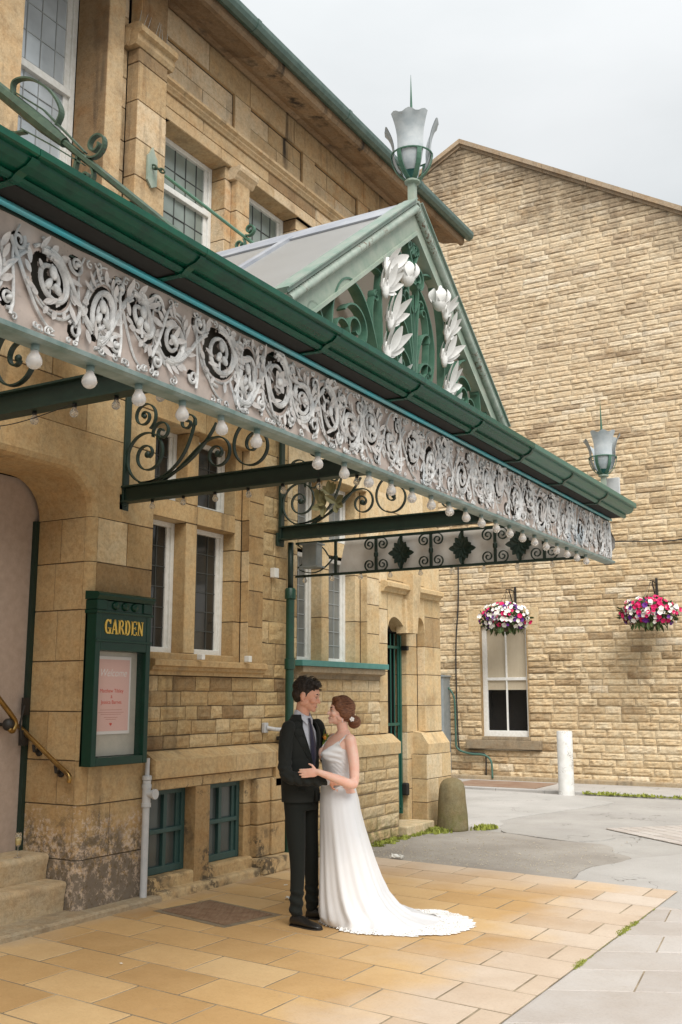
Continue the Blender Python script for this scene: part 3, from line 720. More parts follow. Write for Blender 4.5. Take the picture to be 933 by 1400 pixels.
# ================================================================ BACK BUILDING
bk = thing('gabled_stone_building', 'tall rock-faced gable wall of honey stone closing the view behind the hall', 'building', (-5, 20, 0))
YB = 20.0; AX, AZ = -8.36, 14.05
g = MB(); rnd = random.Random(77)
WIN = (-8.16, -7.17, .86, 3.10)
z = .02; row = 0
def roofz(x): return AZ - .598*(x-AX) if x > AX else AZ - .50*(AX-x)
while z < AZ-.1:
    h = rnd.uniform(.09, .132)*(1.15 if z < 3.2 else 1) if z > 1.6 else rnd.uniform(.125, .175)
    xl = AX-(AZ-z)/.50; xr = AX+(AZ-z)/.598
    a, b = max(-13.5, xl), min(3.0, xr)
    if z < 8.6: a = max(a, -12)
    iv = [(a, b)]
    zc = z+h/2
    if z+h > WIN[2] and z < WIN[3]+.22:
        lo, hi = WIN[0], WIN[1]
        if z+h*.5 > WIN[3]: lo, hi = -8.42, -6.9
        iv = [(a, lo), (hi, b)]
    if z+h*.5 > .62 and z < .86 and z+h*.5 < .9: iv = [(a, -8.48), (-6.92, b)]
    fr = FYn(YB)
    for (p, q) in iv:
        g.add([fr.p(p, z, -.012), fr.p(q, z, -.012), fr.p(q, z+h, -.012), fr.p(p, z+h, -.012)], [(0,1,2,3)], -1)
        x = p
        while x < q-.01:
            L = rnd.uniform(.24, .62)
            e = x+L if q-(x+L) > .16 else q
            t = min(max(rnd.gauss(.52, .20), 0.01), 1) if rnd.random() > .05+.25*max(0, noise.noise(Vector((x*.35, z*.5, 3)))) else rnd.uniform(0, .15)
            near = -10 < x < -3 
            block(g, fr, x, e, z, z+h, t, joint=.007, dep=.007, relief=(.024 if z < 2.5 else .015) if near else .015, su=max(3, int((e-x)/.045)) if near else 4, sv=5 if near else 3, rnd=rnd)
            x = e
    z += h
g.box(-8.50, -8.163, YB-.008, YB+.1, .803, .875, .5); g.box(-7.137, -6.90, YB-.008, YB+.1, .803, .875, .6)
g.build('gable_wall', m_back, bk)
bm_ = MB(); pr = [(-13.5, 0), (3, 0), (3, roofz(3)-.03), (AX, AZ-.03), (-13.5, roofz(-13.5)-.03)]
bm_.ring_loft([[(x, YB+.62, z) for x, z in pr], [(x, YB+8, z) for x, z in pr]], True, -1); bm_.build('rear_mass', m_back, bk)
cp = MB(); rr = random.Random(3)
for (xa, xb) in ((AX, 3.05), (AX, -13.6)):
    n = 12 if xb > AX else 6
    for i in range(n):
        p, q = xa+(xb-xa)*i/n, xa+(xb-xa)*(i+1)/n; p2 = p+(q-p)*.004; q2 = q-(q-p)*.004; t = rr.uniform(.2, .9)
        for (ya, yb, h0, h1, tt) in ((YB-.09, YB+.3, 0, .11, t), (YB-.04, YB+.3, -.07, -.002, t*.5)):
            v = []
            for x in (p2, q2):
                zz = roofz(x); v += [(x, ya, zz+h0), (x, yb, zz+h0), (x, yb, zz+h1), (x, ya, zz+h1)]
            cp.add(v, [(0,1,2,3), (4,5,6,7), (0,1,5,4), (1,2,6,5), (2,3,7,6), (3,0,4,7)], tt)
cp.build('gable_coping', stone('coping', [(0, (.30, .23, .16)), (1, (.45, .37, .27))], (.1, .08, .06), stain=.6), bk)
dr = MB()
dr.box(-8.50, -6.90, YB-.10, YB+.1, .62, .80, .2, .012); dr.box(-8.16, -7.14, YB-.05, YB+.1, .80, .865, .3, .01)
dr.build('window_sill', m_old, bk); dr = MB()
for a, b in ((-8.42, -7.95), (-7.945, -7.4), (-7.395, -6.9)): dr.box(a, b, YB-.014, YB+.1, 3.105, 3.45, rr.uniform(.4, .9), .006)
dr.box(-8.42, -8.163, YB-.012, YB+.1, 3.0, 3.103, .5); dr.box(-7.167, -6.9, YB-.012, YB+.1, 3.0, 3.103, .6)
dr.build('window_lintel', stone('dressing', S_C, (.2, .15, .1), stain=.5), bk)
w = MB(); x0, x1, z0, z1 = WIN; yy = YB+.06; z0 = .866
w.box(x0, x0+.10, yy, yy+.06, z0, z1, bev=.006); w.box(x1-.05, x1, yy, yy+.06, z0, z1, bev=.006)
w.box(x0+.10, x1-.05, yy+.002, yy+.06, z1-.07, z1, bev=.006); w.box(x0+.10, x1-.05, yy, yy+.06, z0, z0+.12, bev=.006)
w.box(x0+.10, x1-.05, yy-.002, yy+.05, 1.99, 2.05, bev=.006); w.box(-7.66, -7.63, yy+.005, yy+.05, z0+.12, 1.99, bev=.004); w.box(-7.66, -7.63, yy+.005, yy+.05, 2.05, z1-.07, bev=.004)
wf = w.build('window', m_white, bk)
q = MB(); q.box(x0+.02, x1-.02, yy+.035, yy+.04, z0+.05, z1-.03); 
n = NT('house_glass'); n.col((.03, .03, .03)); n.set(rough=.04); n.b.inputs['Transmission Weight'].default_value = 0.0; n.b.inputs['Alpha'].default_value = .10
q.build('glass', n.m, wf)
q = MB()
for i in range(13):
    xa = x0+.08+(x1-x0-.1)*i/13; q.box(xa, xa+(x1-x0-.1)/13-.001, yy+.045, yy+.05, 1.80, z1-.03)
q.build('blind', m_curtain, wf)
q = MB(); q.box(x0, x1, yy+.45, yy+.5, z0, z1); q.box(x0-.02, x0+.01, yy+.06, yy+.5, z0, z1); q.box(x1-.01, x1+.02, yy+.06, yy+.5, z0, z1); q.build('dark_room', m_dark, wf)
rv = MB(); rv.box(x0-.02, x0, YB-.01, yy+.06, z0, z1); rv.box(x1, x1+.02, YB-.01, yy+.06, z0, z1); rv.build('window_reveal', m_bay2, bk)
pl = MB()
pl.box(-12, 3, YB-.13, YB, -.05, .10, .7, .02); pl.build('wall_footing', m_old, bk)
# ================================================================ GROUND
def flat(name, pts, z, mat, kind='structure', label=None, cat=None, thick=.06):
    mb = MB(); n = len(pts)
    mb.add([(x, y, z) for x, y in pts] + [(x, y, z-thick) for x, y in pts], [tuple(range(n)), tuple(range(2*n-1, n-1, -1))] + [(i, (i+1) % n, (i+1) % n+n, i+n) for i in range(n)])
    o = mb.build(name, mat); return tag(o, label, cat, kind=kind)
def asphalt(name, c1, c2, spk=(.42, .38, .32), fleck=.5, bump=.6, moss=0):
    n = NT(name); b = n.mix(n.rng(n.noise(1.1, 6, .65), .35, .68, 0, 1), c1, c2)
    f = n.noise(120, 3, .8); b = n.mix(n.rng(f, .35, .7, 0, .55), b, n.mix(1, b, (.6, .58, .55), 'MULTIPLY'))
    b = n.mix(n.rng(n.noise(55, 2, .9), .68, .74, 0, fleck), b, spk)
    b = n.mix(n.rng(n.noise(.45, 6, .7), .55, .72, 0, .35), b, n.mix(1, b, (.7, .66, .6), 'MULTIPLY'))
    cr1 = n.t.nodes.new('ShaderNodeTexVoronoi'); cr1.feature = 'DISTANCE_TO_EDGE'; cr1.inputs['Scale'].default_value = .8
    ad = n.t.nodes.new('ShaderNodeVectorMath'); ad.operation = 'ADD'; nn = n.t.nodes.new('ShaderNodeTexNoise'); nn.inputs['Scale'].default_value = 3; n.L(n.pos, nn.inputs['Vector'])
    n.L(n.pos, ad.inputs[0]); n.L(nn.outputs['Color'], ad.inputs[1]); n.L(ad.outputs[0], cr1.inputs['Vector'])
    k = n.math('MULTIPLY', n.rng(cr1.outputs['Distance'], 0, .012, 1, 0), n.rng(n.noise(.9, 3), .5, .6, 0, .7))
    b = n.mix(k, b, (.05, .045, .035)); n.col(b); n.set(rough=.93, spec=.25)
    n.bump(n.math('ADD', f, n.math('MULTIPLY', n.noise(9, 4), .7)), bump, .008); return n.m
m_asph = asphalt('asphalt', (.27, .245, .215), (.34, .315, .285))
m_road = asphalt('pale_concrete', (.39, .38, .36), (.47, .455, .435), fleck=.1, bump=.2)
m_patch = asphalt('asphalt_patch', (.35, .335, .315), (.43, .415, .39), fleck=.3)
m_dkasph = asphalt('brown_asphalt', (.29, .265, .235), (.40, .375, .34), fleck=.9)
gr = flat('ground', [(-300, -300), (300, -300), (300, 400), (-300, 400)], -.03, m_asph)
S = [(-1.0, 3.0), (12, 3.0), (12, 17.9), (-6.0, 17.9), (-7.2, 15), (-6.3, 11.0), (-5.9, 9.2), (-3, 8.7)]
flat('roadway', S, -.012, m_patch)
def wob(pts, amp=.05, seg=7, seed=1):
    out = []; n = len(pts)
    for i in range(n):
        a, b = Vector((*pts[i], 0)), Vector((*pts[(i+1) % n], 0))
        k = max(1, int((b-a).length/.12))
        for j in range(k):
            p = a.lerp(b, j/k); q = amp*(1 if 0 < j < k else .5)
            out.append((p.x+noise.noise(Vector((p.x*2.2, p.y*2.2, seed)))*q*2, p.y+noise.noise(Vector((p.x*2.2, p.y*2.2, seed+9)))*q*2))
    return out
flat('concrete_apron', wob([(-12, 18.3), (-9, 18.2), (-7.77, 18.0), (-5.92, 17.82), (-4.66, 16.9), (-5.39, 13.69), (-5.05, 12.95), (-5.5, 12.8), (-6.4, 13.2), (-12, 13.6)], .04), -.004, m_road, thick=.02)
flat('asphalt_margin', wob([(-6.6, 9.0), (-3.0, 8.9), (-3.19, 10.37), (-2.95, 11.2), (-3.5, 12.1), (-4.2, 12.2), (-4.9, 12.5), (-5.4, 12.75), (-5.8, 13.3), (-6.6, 13.3)], .05, seed=4), -.002, m_dkasph, thick=.02)
flat('pale_asphalt', wob([(-3.1, 8.9), (.5, 8.5), (2.5, 13), (-2.3, 12.2), (-2.9, 11.3), (-3.16, 10.45)], .05, seed=8), -.003, asphalt('grey_asphalt', (.385, .37, .35), (.45, .435, .415), fleck=.2, bump=.3), thick=.02)
flat('tarmac_patch', wob([(-4.98, 12.74), (-4.15, 13.25), (-3.53, 12.73), (-3.78, 12.12), (-4.8, 12.47)], .05, seed=14), .002, m_patch, thick=.02)
# flagstones
FZ = lambda z, sk: Fr((0, 0, z), (1, -sk, 0), (0, 1, 0), (0, 0, 1))
def flagmat(name, sand=True):
    n = NT(name); t = n.attr(); s = n.sepz()
    b = n.ramp(t, [(0, (.40, .245, .105)), (.45, (.52, .335, .15)), (.8, (.57, .405, .215)), (1, (.47, .40, .32))] if sand else [(0, (.40, .365, .335)), (1, (.46, .43, .40))])
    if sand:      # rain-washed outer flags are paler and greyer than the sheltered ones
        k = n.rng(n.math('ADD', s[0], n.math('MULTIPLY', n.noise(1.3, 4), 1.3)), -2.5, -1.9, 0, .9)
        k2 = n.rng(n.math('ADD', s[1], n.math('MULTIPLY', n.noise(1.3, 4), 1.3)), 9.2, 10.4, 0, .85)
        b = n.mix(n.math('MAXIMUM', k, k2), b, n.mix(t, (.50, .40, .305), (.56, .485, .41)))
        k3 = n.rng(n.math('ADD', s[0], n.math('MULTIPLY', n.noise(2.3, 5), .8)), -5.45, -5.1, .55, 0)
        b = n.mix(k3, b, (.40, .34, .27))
    b = n.mix(n.rng(n.noise(2.2, 6, .65), .4, .7, 0, .5), b, n.mix(1, b, (.80, .74, .68), 'MULTIPLY'))
    b = n.mix(n.rng(n.noise(60, 5, .75), .5, .75, 0, .4), b, n.mix(1, b, (.62, .58, .55), 'MULTIPLY'))
    b = n.mix(n.rng(n.noise(7, 6, .7), .62, .75, 0, .4), b, (.30, .24, .18))
    b = n.mix(n.rng(t, -.02, -.01, 1, 0), b, n.mix(n.rng(n.noise(3, 4), .45, .6, 0, 1), (.19, .15, .10), (.33, .27, .19)))
    n.col(b); n.set(rough=.62, spec=.35); n.L(n.rng(n.noise(5, 4), .3, .7, .5, .8), n.b.inputs['Roughness'])
    n.bump(n.math('ADD', n.noise(45, 4), n.noise(8, 3)), .25, .006); return n.m
SK = .12
mbf = MB(); rnd = random.Random(12); v = 1.05; row = 0
y_at = lambda x: 0
while v < 9.55:
    h = .405; u0 = -6.05; off = (.30 if row % 2 else 0) + rnd.uniform(-.03, .03)
    fr = FZ(.0045, SK); vo = -.25   # shift so that row lines hit the back corner
    right = -2.12
    mbf.add([fr.p(u0, v+vo-.0, -.003), fr.p(right, v+vo, -.003), fr.p(right, v+h+vo, -.003), fr.p(u0, v+h+vo, -.003)], [(0,1,2,3)], -1)
    u = u0; first = True
    while u < right-.01:
        L = .62*rnd.uniform(.97, 1.03) if not first else .62-off
        e = u+L if right-(u+L) > .15 else right
        block(mbf, fr, u, e, v+vo, v+h+vo, min(max(rnd.gauss(.42, .2), 0), 1) if rnd.random() > .07 else rnd.random(), joint=.017, ch=.002, dep=.004, rnd=rnd)
        u = e; first = False
    v += h; row += 1
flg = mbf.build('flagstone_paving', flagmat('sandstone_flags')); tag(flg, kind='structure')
mbs = MB(); rnd = random.Random(22)
fr = Fr((-2.2, 2.2, -.004), (.9, .43, 0), (-.12, 1, 0), (0, 0, 1)); v = 0
while v < 6.9:
    h = rnd.choice([.5, .58, .66]); uL = -.7; uR = 4.5
    mbs.add([fr.p(uL, v, -.006), fr.p(uR, v, -.006), fr.p(uR, v+h, -.006), fr.p(uL, v+h, -.006)], [(0,1,2,3)], -1)
    u = uL
    while u < uR:
        e = u+rnd.uniform(.7, 1.3); block(mbs, fr, u, min(e, uR), v, v+h, rnd.random(), joint=.008, ch=.005, dep=.009, rnd=rnd); u = e
    v += h
tag(mbs.build('pavement', flagmat('grey_slabs', False)), kind='structure')
# setts
mbc = MB(); rnd = random.Random(31); fr = Fr((-3.95, 13.6, .004), (.75, -.66, 0), (.70, .72, 0), (0, 0, 1)); v = 0
while v < 2.2:
    lim = 2.3 - abs(v-1.1)*.35
    mbc.add([fr.p(.1, v, -.007), fr.p(lim, v, -.007), fr.p(lim, v+.17, -.007), fr.p(.1, v+.17, -.007)], [(0,1,2,3)], -1)
    u = .1
    while u < lim: e = u+rnd.uniform(.2, .34); block(mbc, fr, u, min(e, lim), v, v+.17, rnd.random(), joint=.012, ch=.006, dep=.01, rnd=rnd); u = e
    v += .17
n_set = flagmat('setts', False)
tag(mbc.build('stone_setts', n_set), kind='structure')
# kerb line and strip before the back wall
kb = MB()
for i in range(16):
    a = -9.0+i*.92; kb.box(a, a+.912, 18.08, 18.24, -.06, .03, .5, .012)
tag(kb.build('kerb', m_road), kind='structure')
flat('footway', [(-9.4, 18.24), (6, 18.24), (6, 20.1), (-13, 20.1), (-13, 18.24)], .018, asphalt('footway_asphalt', (.40, .38, .355), (.47, .45, .42), fleck=.1, bump=.3))
# moss and weeds
def tuft(mb, x, y, z, s, rnd, n=14):
    for i in range(n):
        a = rnd.uniform(0, 2*PI); r = rnd.uniform(0, s*.9); px, py = x+r*math.cos(a), y+r*math.sin(a); h = s*rnd.uniform(.15, .55); b = rnd.uniform(0, 2*PI); w = s*rnd.uniform(.10, .22)
        dx, dy = math.cos(b)*w, math.sin(b)*w; ox, oy = rnd.uniform(-.5, .5)*h, rnd.uniform(-.5, .5)*h
        mb.add([(px-dx, py-dy, z), (px+dx, py+dy, z), (px+dx*.8+ox*.6, py+dy*.8+oy*.6, z+h*.7), (px+ox, py+oy, z+h)], [(0,1,2,3)])
m_weed = paint('weed_green', (.30, .33, .05), (.17, .19, .035), .8, scale=20)
def weeds(name, label, pts, s, seed, n=30):
    mb = MB(); r = random.Random(seed)
    for (x, y, z, k) in pts: tuft(mb, x, y, z, s*k, r, n)
    return tag(mb.build(name, m_weed), label, 'moss' if 'moss' in label else 'weeds', kind='stuff')
r = random.Random(2)
weeds('kerb_moss', 'bright green moss growing along the far kerb beside the white post', [(-5.55+i*.055+r.uniform(-.03, .03), 18.05+r.uniform(-.05, .04), 0, r.uniform(.3, 1.2)) for i in range(190) if r.random() < .8], .11, 5)
weeds('joint_moss', 'green moss in the joint between orange flags and grey pavement', [(-2.13+r.uniform(-.015, .015), 6.5+r.random()**1*.0+t*.0118, .0, r.uniform(.4, 1)*(1 if 8 < t < 30 or 95 < t < 140 else .35)) for t in range(240) if r.random() < .95 and (5 < t < 190)], .030, 6)
weeds('wall_weeds', 'tufts of weeds at the foot of the doorway between step and stone bollard', [(-5.72+r.uniform(-.05, .08), 9.9+r.random()*2.9, 0, r.uniform(.3, 1.2)) for i in range(60)] + [(-5.60+r.uniform(-.1, .12), 12.15+r.uniform(-.15, .25), 0, r.uniform(.8, 1.6)) for i in range(26)] + [(-5.22+r.uniform(-.04, .1), 12.66+r.uniform(-.1, .2), 0, 1.3) for i in range(10)], .085, 7)
# rusty iron cover near the back wall and the chequered manhole cover
pc = MB(); pc.box(-8.25, -6.5, 18.3, 19.6, .01, .028); 
m_rust = paint('rusty_plate', (.22, .13, .085), (.28, .20, .14), .8, scale=3)
tag(pc.build('service_cover', m_rust), 'flat rusty brown service plate in the footway below the sash window', 'cover')
mc = thing('manhole_cover', 'chequered rusty iron manhole cover in a grey frame set in the flags', 'manhole cover', (-5.1, 6.8, 0))
a = Vector((-5.46, 6.66, .009)); U = (Vector((-4.72, 6.48, .009))-a); V = (Vector((-5.36, 7.15, .009))-a)
def quadbox(mb, o, U, V, h, tone=.5):
    p = [o, o+U, o+U+V, o+V]; q = [x+Vector((0, 0, h)) for x in p]; mb.add(p+q, [(3,2,1,0), (4,5,6,7), (0,1,5,4), (1,2,6,5), (2,3,7,6), (3,0,4,7)], tone)
f = MB(); quadbox(f, a-U*.07-V*.1-Vector((0, 0, .005)), U*1.14, V*1.2, .004); f.build('cover_frame', m_old, mc)
f = MB(); quadbox(f, a, U, V, .003)
for i in range(24):
    for j in range(14):
        o = a+U*((i+.5)/24)+V*((j+.5)/14)+Vector((0, 0, .003)); s = .011
        d1 = (U.normalized()*(1 if (i+j) % 2 else .3)+V.normalized()*(.3 if (i+j) % 2 else 1))*s; d2 = Vector((-d1.y, d1.x, 0))*.35
        p = [o-d1, o+d2, o+d1, o-d2]; f.add(p+[x*1+Vector((0, 0, .003)) for x in p], [(4,5,6,7), (0,1,5,4), (1,2,6,5), (2,3,7,6), (3,0,4,7)])
f.build('cover_plate', paint('rusty_iron', (.16, .09, .05), (.24, .16, .10), .7, scale=10), mc)
# loose grit on the asphalt by the wall
gtm = MB(); r = random.Random(77)
for i in range(900):
    x = r.uniform(-5.75, -3.2); y = 9.9+abs(r.gauss(0, 1.1)); 
    if y > 12.6: continue
    s_ = r.uniform(.004, .012)*(1.6 if r.random() < .06 else 1); z = .0
    gtm.add([(x-s_, y-s_*.5, z), (x+s_, y-s_*.6, z), (x+s_*.2, y+s_, z), (x, y, z+s_*.9)], [(0,1,3), (1,2,3), (2,0,3)])
tag(gtm.build('grit', paint('pale_grit', (.50, .45, .37), (.30, .26, .2), .9, scale=30)), 'loose pale grit scattered on the brown asphalt beside the hall', 'grit', kind='stuff')
# scraps
def scrap(x, y, s, label, seed, mat=m_white):
    r = random.Random(seed); mb = MB(); n = 5
    P = [[(x+s*(i/n-.5)+r.uniform(-.1, .1)*s, y+s*.6*(j/n-.5)+r.uniform(-.1, .1)*s, .012+r.random()*s*.3) for i in range(n+1)] for j in range(n+1)]
    mb.add([p for q in P for p in q], [(j*(n+1)+i, j*(n+1)+i+1, (j+1)*(n+1)+i+1, (j+1)*(n+1)+i) for i in range(n) for j in range(n)])
    tag(mb.build('paper_scrap', mat), label, 'litter', 'scraps of white litter on the ground')
scrap(-5.05, 9.95, .14, 'crumpled white paper scrap at the edge of the flags behind the bride', 1)
scrap(-4.84, 7.55, .07, 'small white scrap on the flags just left of the groom\'s shoes', 2)
scrap(-5.2, 8.05, .03, 'tiny white scrap on the flags in front of the green drainpipe', 3)
scrap(-4.62, 5.25, .02, 'tiny white speck on the orange flags in the left foreground', 4)

# ================================================================ CANOPY
cn = thing('glazed_canopy', 'long green and white ornamental iron canopy with pierced frieze, gutter, gable and rows of bulbs', 'canopy', (-2.6, 5.5, 2.87))
Y0, Y1 = 1.2, 9.68; XC = -2.60
# cast frieze: pierced panel with ribs, scrolls and leaves
def leaf(mb, c, d, up, L, Wd, curl=.3, n=6):
    d = Vector(d).normalized(); up = Vector(up).normalized(); side = d.cross(up).normalized(); V = []
    for i in range(n+1):
        t = i/n; hw = Wd*math.sin(PI*min(1, t*.92+.06))**.8; cc = Vector(c)+d*L*t+up*(curl*L*t*t)
        V += [cc-side*hw+up*hw*.35, cc, cc+side*hw+up*hw*.35]
    F = []
    for i in range(n): a = 3*i; F += [(a, a+1, a+4, a+3), (a+1, a+2, a+5, a+4)]
    mb.add(V, F)
def front(y): return (y-2.2)*.0055
def slope(o, k=.0055):
    org = ORG[o.name]
    for v in o.data.vertices: v.co.z += (v.co.y+org.y-2.2)*k
def gslope(o):
    '''the gutter falls towards the near end'''
    org = ORG[o.name]
    for v in o.data.vertices:
        y = v.co.y+org.y; z = v.co.z+org.z; s_ = (.085+(y-2.2)*.0078)/.143
        v.co.z = 3.305+(y-2.2)*.0025+(z-3.305)*s_-org.z
def frieze():
    res = .004; U0, U1, V0, V1 = 1.3, 9.66, 2.903, 3.292
    nu, nv = int((U1-U0)/res), int((V1-V0)/res); COV = np.zeros((nv+1, nu+1), bool); HOLE = np.zeros((nv+1, nu+1), bool)
    rnd = random.Random(19); orn = MB(); mid = (V0+V1)/2
    def win(u, v, R):
        iu, iv = (u-U0)/res, (v-V0)/res; q = int(R/res)+2
        a0, a1, b0, b1 = max(0, int(iv)-q), min(nv, int(iv)+q)+1, max(0, int(iu)-q), min(nu, int(iu)+q)+1
        if a0 >= a1 or b0 >= b1: return None
        yy, xx = np.ogrid[a0:a1, b0:b1]; return a0, a1, b0, b1, (xx-iu)*res, (yy-iv)*res
    def cover(u, v, w):
        g = win(u, v, w)
        if g: COV[g[0]:g[1], g[2]:g[3]] |= g[4]**2+g[5]**2 < w*w
    def hole(u, v, ru, rv, rot=0):
        g = win(u, v, max(ru, rv))
        if g:
            c, s = math.cos(rot), math.sin(rot); X2, Y2 = g[4]*c+g[5]*s, -g[4]*s+g[5]*c; HOLE[g[0]:g[1], g[2]:g[3]] |= (X2/ru)**2+(Y2/rv)**2 < 1
    def rib(pts, w0, w1, lift=None, flat=.8):
        pts = [(min(max(a, U0+.01), U1-.01), min(max(b, V0+.012), V1-.012)) for a, b in pts]
        lift = rnd.uniform(0, .012) if lift is None else lift; n = len(pts); rr = [w0+(w1-w0)*(i/(n-1))**1.2 for i in range(n)]
        R = []
        for i, (u, v) in enumerate(pts):
            a, b = pts[max(i-1, 0)], pts[min(i+1, n-1)]; tu, tv = b[0]-a[0], b[1]-a[1]; L = math.hypot(tu, tv) or 1e-6; nu_, nv_ = -tv/L, tu/L; w = rr[i]
            R.append([(XC+.003+lift+w*flat*q, u+nu_*w*p, v+nv_*w*p+front(u)) for p, q in ((-1, -.3), (-.75, .55), (-.28, .95), (0, .62), (.28, .95), (.75, .55), (1, -.3))])
            cover(u, v, w*.85)
        orn.ring_loft(R, True, .9)
    def spir(cu, cv, R, ox, rot, a0, turns, d, rin, n=46):
        out = []
        for i in range(n+1):
            t = i/n; a = a0+d*turns*2*PI*t; r = R+(rin-R)*t**.85; x, z = r*ox*math.cos(a), r*math.sin(a)
            out.append((cu+x*math.cos(rot)-z*math.sin(rot), cv+x*math.sin(rot)+z*math.cos(rot)))
        return out
    def petal(u, v, a, L, W, lift=.012, curl=.25):
        if not (U0+.02 < u+L*math.cos(a) < U1-.02 and U0+.02 < u < U1-.02): return
        leaf(orn, (XC+lift, u, v+front(u)), (0, math.cos(a), math.sin(a)), (1, 0, 0), L, W, curl, 6)
        for q in (.3, .6, .85): cover(u+L*q*math.cos(a), v+L*q*math.sin(a), W*.7)
    def rosette(u, v, r, k):
        if not U0+.03 < u < U1-.03: return
        for i in range(k): a = 2*PI*i/k+rnd.uniform(-.2, .2); petal(u, v, a, r, r*.36, .014, .3)
        orn.ell((XC+.022, u, v+front(u)), (.012, r*.32, r*.34), n=10, m=8, tone=.9); cover(u, v, r*.5)
    def pod(u, v, a, L, W):
        if not U0+.03 < u < U1-.03: return
        orn.ell((XC+.016, u, v+front(u)), (.012, W, L), Matrix.Rotation(-(PI/2-a)*1, 3, 'X').inverted() if True else None, n=10, m=8, tone=.9); cover(u, v, W)
    u = U0-.05; k = 0
    while u < U1+.2:
        sg = 1 if k % 2 else -1; P = rnd.uniform(.19, .33); cu, cv = u+P/2+rnd.uniform(-.03, .03), mid-sg*rnd.uniform(.0, .05); R = min(rnd.uniform(.085, .15), .175-abs(cv-mid)); ox = rnd.uniform(.55, 1.0)*min(1, P/.26); rot = rnd.uniform(-.7, .7); d = sg if rnd.random() < .8 else -sg
        a0 = (-PI/2 if sg > 0 else PI/2)+rnd.uniform(-.6, .6); turns = rnd.uniform(1.2, 1.75)
        hole(cu, cv, R*ox*1.02, R*1.02, rot)
        rib(spir(cu, cv, R*1.06, ox, rot, a0, turns, d, R*.26), .0125, .007, .006)
        rib(spir(cu, cv, R*.90, ox, rot, a0+.25*d, turns*.8, d, R*.40), .006, .004, .002)
        rib(spir(cu, cv, R*1.24, ox, rot, a0-.3*d, turns*.45, d, R*1.15), .008, .004, .0)
        rib(spir(cu, cv, R*1.38, ox, rot, a0+2.6*d, .36, d, R*1.30), .0075, .003, .002)
        # stem sweeping in from the neighbour, three parallel ribs
        x0, x1 = cu-R*ox*.2, u+P+.06
        for j in range(3):
            o = j*.013; rib(bez((x0, cv-sg*(R*1.05-o)), (cu+R*ox*1.0, cv-sg*(R*1.15-o)), (x1-.10+o, mid+sg*(.02+o)), (x1+.01, mid+sg*(.115-o)), 20), .008, .0055)
        rib(bez((u-.02, mid-sg*.11), (u+.06, mid+sg*.02), (cu-R*.6, mid+sg*.16), (cu+R*.2, mid+sg*.165), 16), .0085, .004); rib(bez((xb_ := u+P, V0+.03), (xb_+.03, mid-.03), (xb_-.04, mid+.05), (xb_+.02, V1-.03), 16), .007, .004)
        typ = rnd.choice((0, 1, 2, 2, 3, 3, 4))
        if typ == 0: rosette(cu, cv, R*.42, 5)
        elif typ == 1:
            for q in range(5): a = rnd.uniform(0, 6.28); petal(cu, cv, a, R*rnd.uniform(.5, .75), .013)
            pod(cu, cv, rnd.uniform(.6, 2.4), .030, .016)
        elif typ == 2:
            for q in (-1, 0, 1): petal(cu-.01*q, cv-R*.55, PI/2+q*.42, R*1.15, .017, .010, .15)
        elif typ == 3:
            pod(cu, cv+R*.25, 1.4, .028, .017); pod(cu-.02, cv-R*.2, 2.0, .024, .014); pod(cu+.022, cv-R*.28, .9, .024, .014); rib(bez((cu, cv-R*.8), (cu-.02, cv-.02), (cu+.02, cv+.02), (cu, cv+R*.6), 10), .006, .004)
        else: rosette(cu, cv, R*.36, 4); rib(spir(cu, cv, R*.62, ox, rot, a0+3, .8, d, R*.5, 26), .006, .004)
        # leaves thrown outward along the scroll
        for i in range(15):
            a = a0+d*(i*.38+rnd.uniform(-.2, .2)); x, z = R*1.12*ox*math.cos(a), R*1.12*math.sin(a); px_, pz_ = cu+x*math.cos(rot)-z*math.sin(rot), cv+x*math.sin(rot)+z*math.cos(rot)
            if not V0+.03 < pz_ < V1-.03: continue
            ta = math.atan2(pz_-cv, px_-cu)+d*rnd.uniform(.5, 1.1); L = rnd.uniform(.035, .07)
            if V0+.012 < pz_+L*math.sin(ta) < V1-.014: petal(px_, pz_, ta, L, rnd.uniform(.009, .015), .008)
        for i in range(7):
            a = rnd.uniform(0, 6.28); petal(cu+R*.95*ox*math.cos(a), cv+R*.95*math.sin(a), a+PI+d*.7, R*rnd.uniform(.35, .55), .010, .008)
        # infill at the join
        xb = u+P
        for (zc, q) in ((V0+.075, 1), (V1-.085, -1)):
            rr2 = rnd.uniform(.030, .048); zc += rnd.uniform(-.015, .015); xx = xb+rnd.uniform(-.03, .03); hole(xx, zc, rr2*.9, rr2*1.0); rib(spir(xx, zc, rr2*1.1, .85, rnd.uniform(-.6, .6), rnd.uniform(0, 6), 1.3, q*d, rr2*.3, 26), .0075, .0045)
            if rnd.random() < .6: pod(xx, zc, rnd.uniform(0, 3), .014, .010)
        for i in range(8):
            xx = u+rnd.uniform(0, P); lo = rnd.random() < .55; zz = V0+rnd.uniform(.015, .03) if lo else V1-rnd.uniform(.03, .06); rib(spir(xx, zz, rnd.uniform(.012, .022), 1, 0, rnd.uniform(0, 6), 1.1, rnd.choice((-1, 1)), .004, 12), .0042, .003)
        k += 1; u += P
    uu = np.linspace(U0, U1, nu+1); vv = np.linspace(V0, V1, nv+1); UU, VV = np.meshgrid(uu, vv); edge = np.minimum(VV-V0, V1-VV)
    cut = HOLE & ~COV & (edge > .022)
    X = XC+.0015*np.sin(UU*31)+.0015*np.sin(VV*40+UU*17); verts = np.stack([X, UU, VV+(UU-2.2)*.0055], -1).reshape(-1, 3)
    idx = np.arange((nu+1)*(nv+1)).reshape(nv+1, nu+1); f = np.stack([idx[:-1, :-1], idx[:-1, 1:], idx[1:, 1:], idx[1:, :-1]], -1)
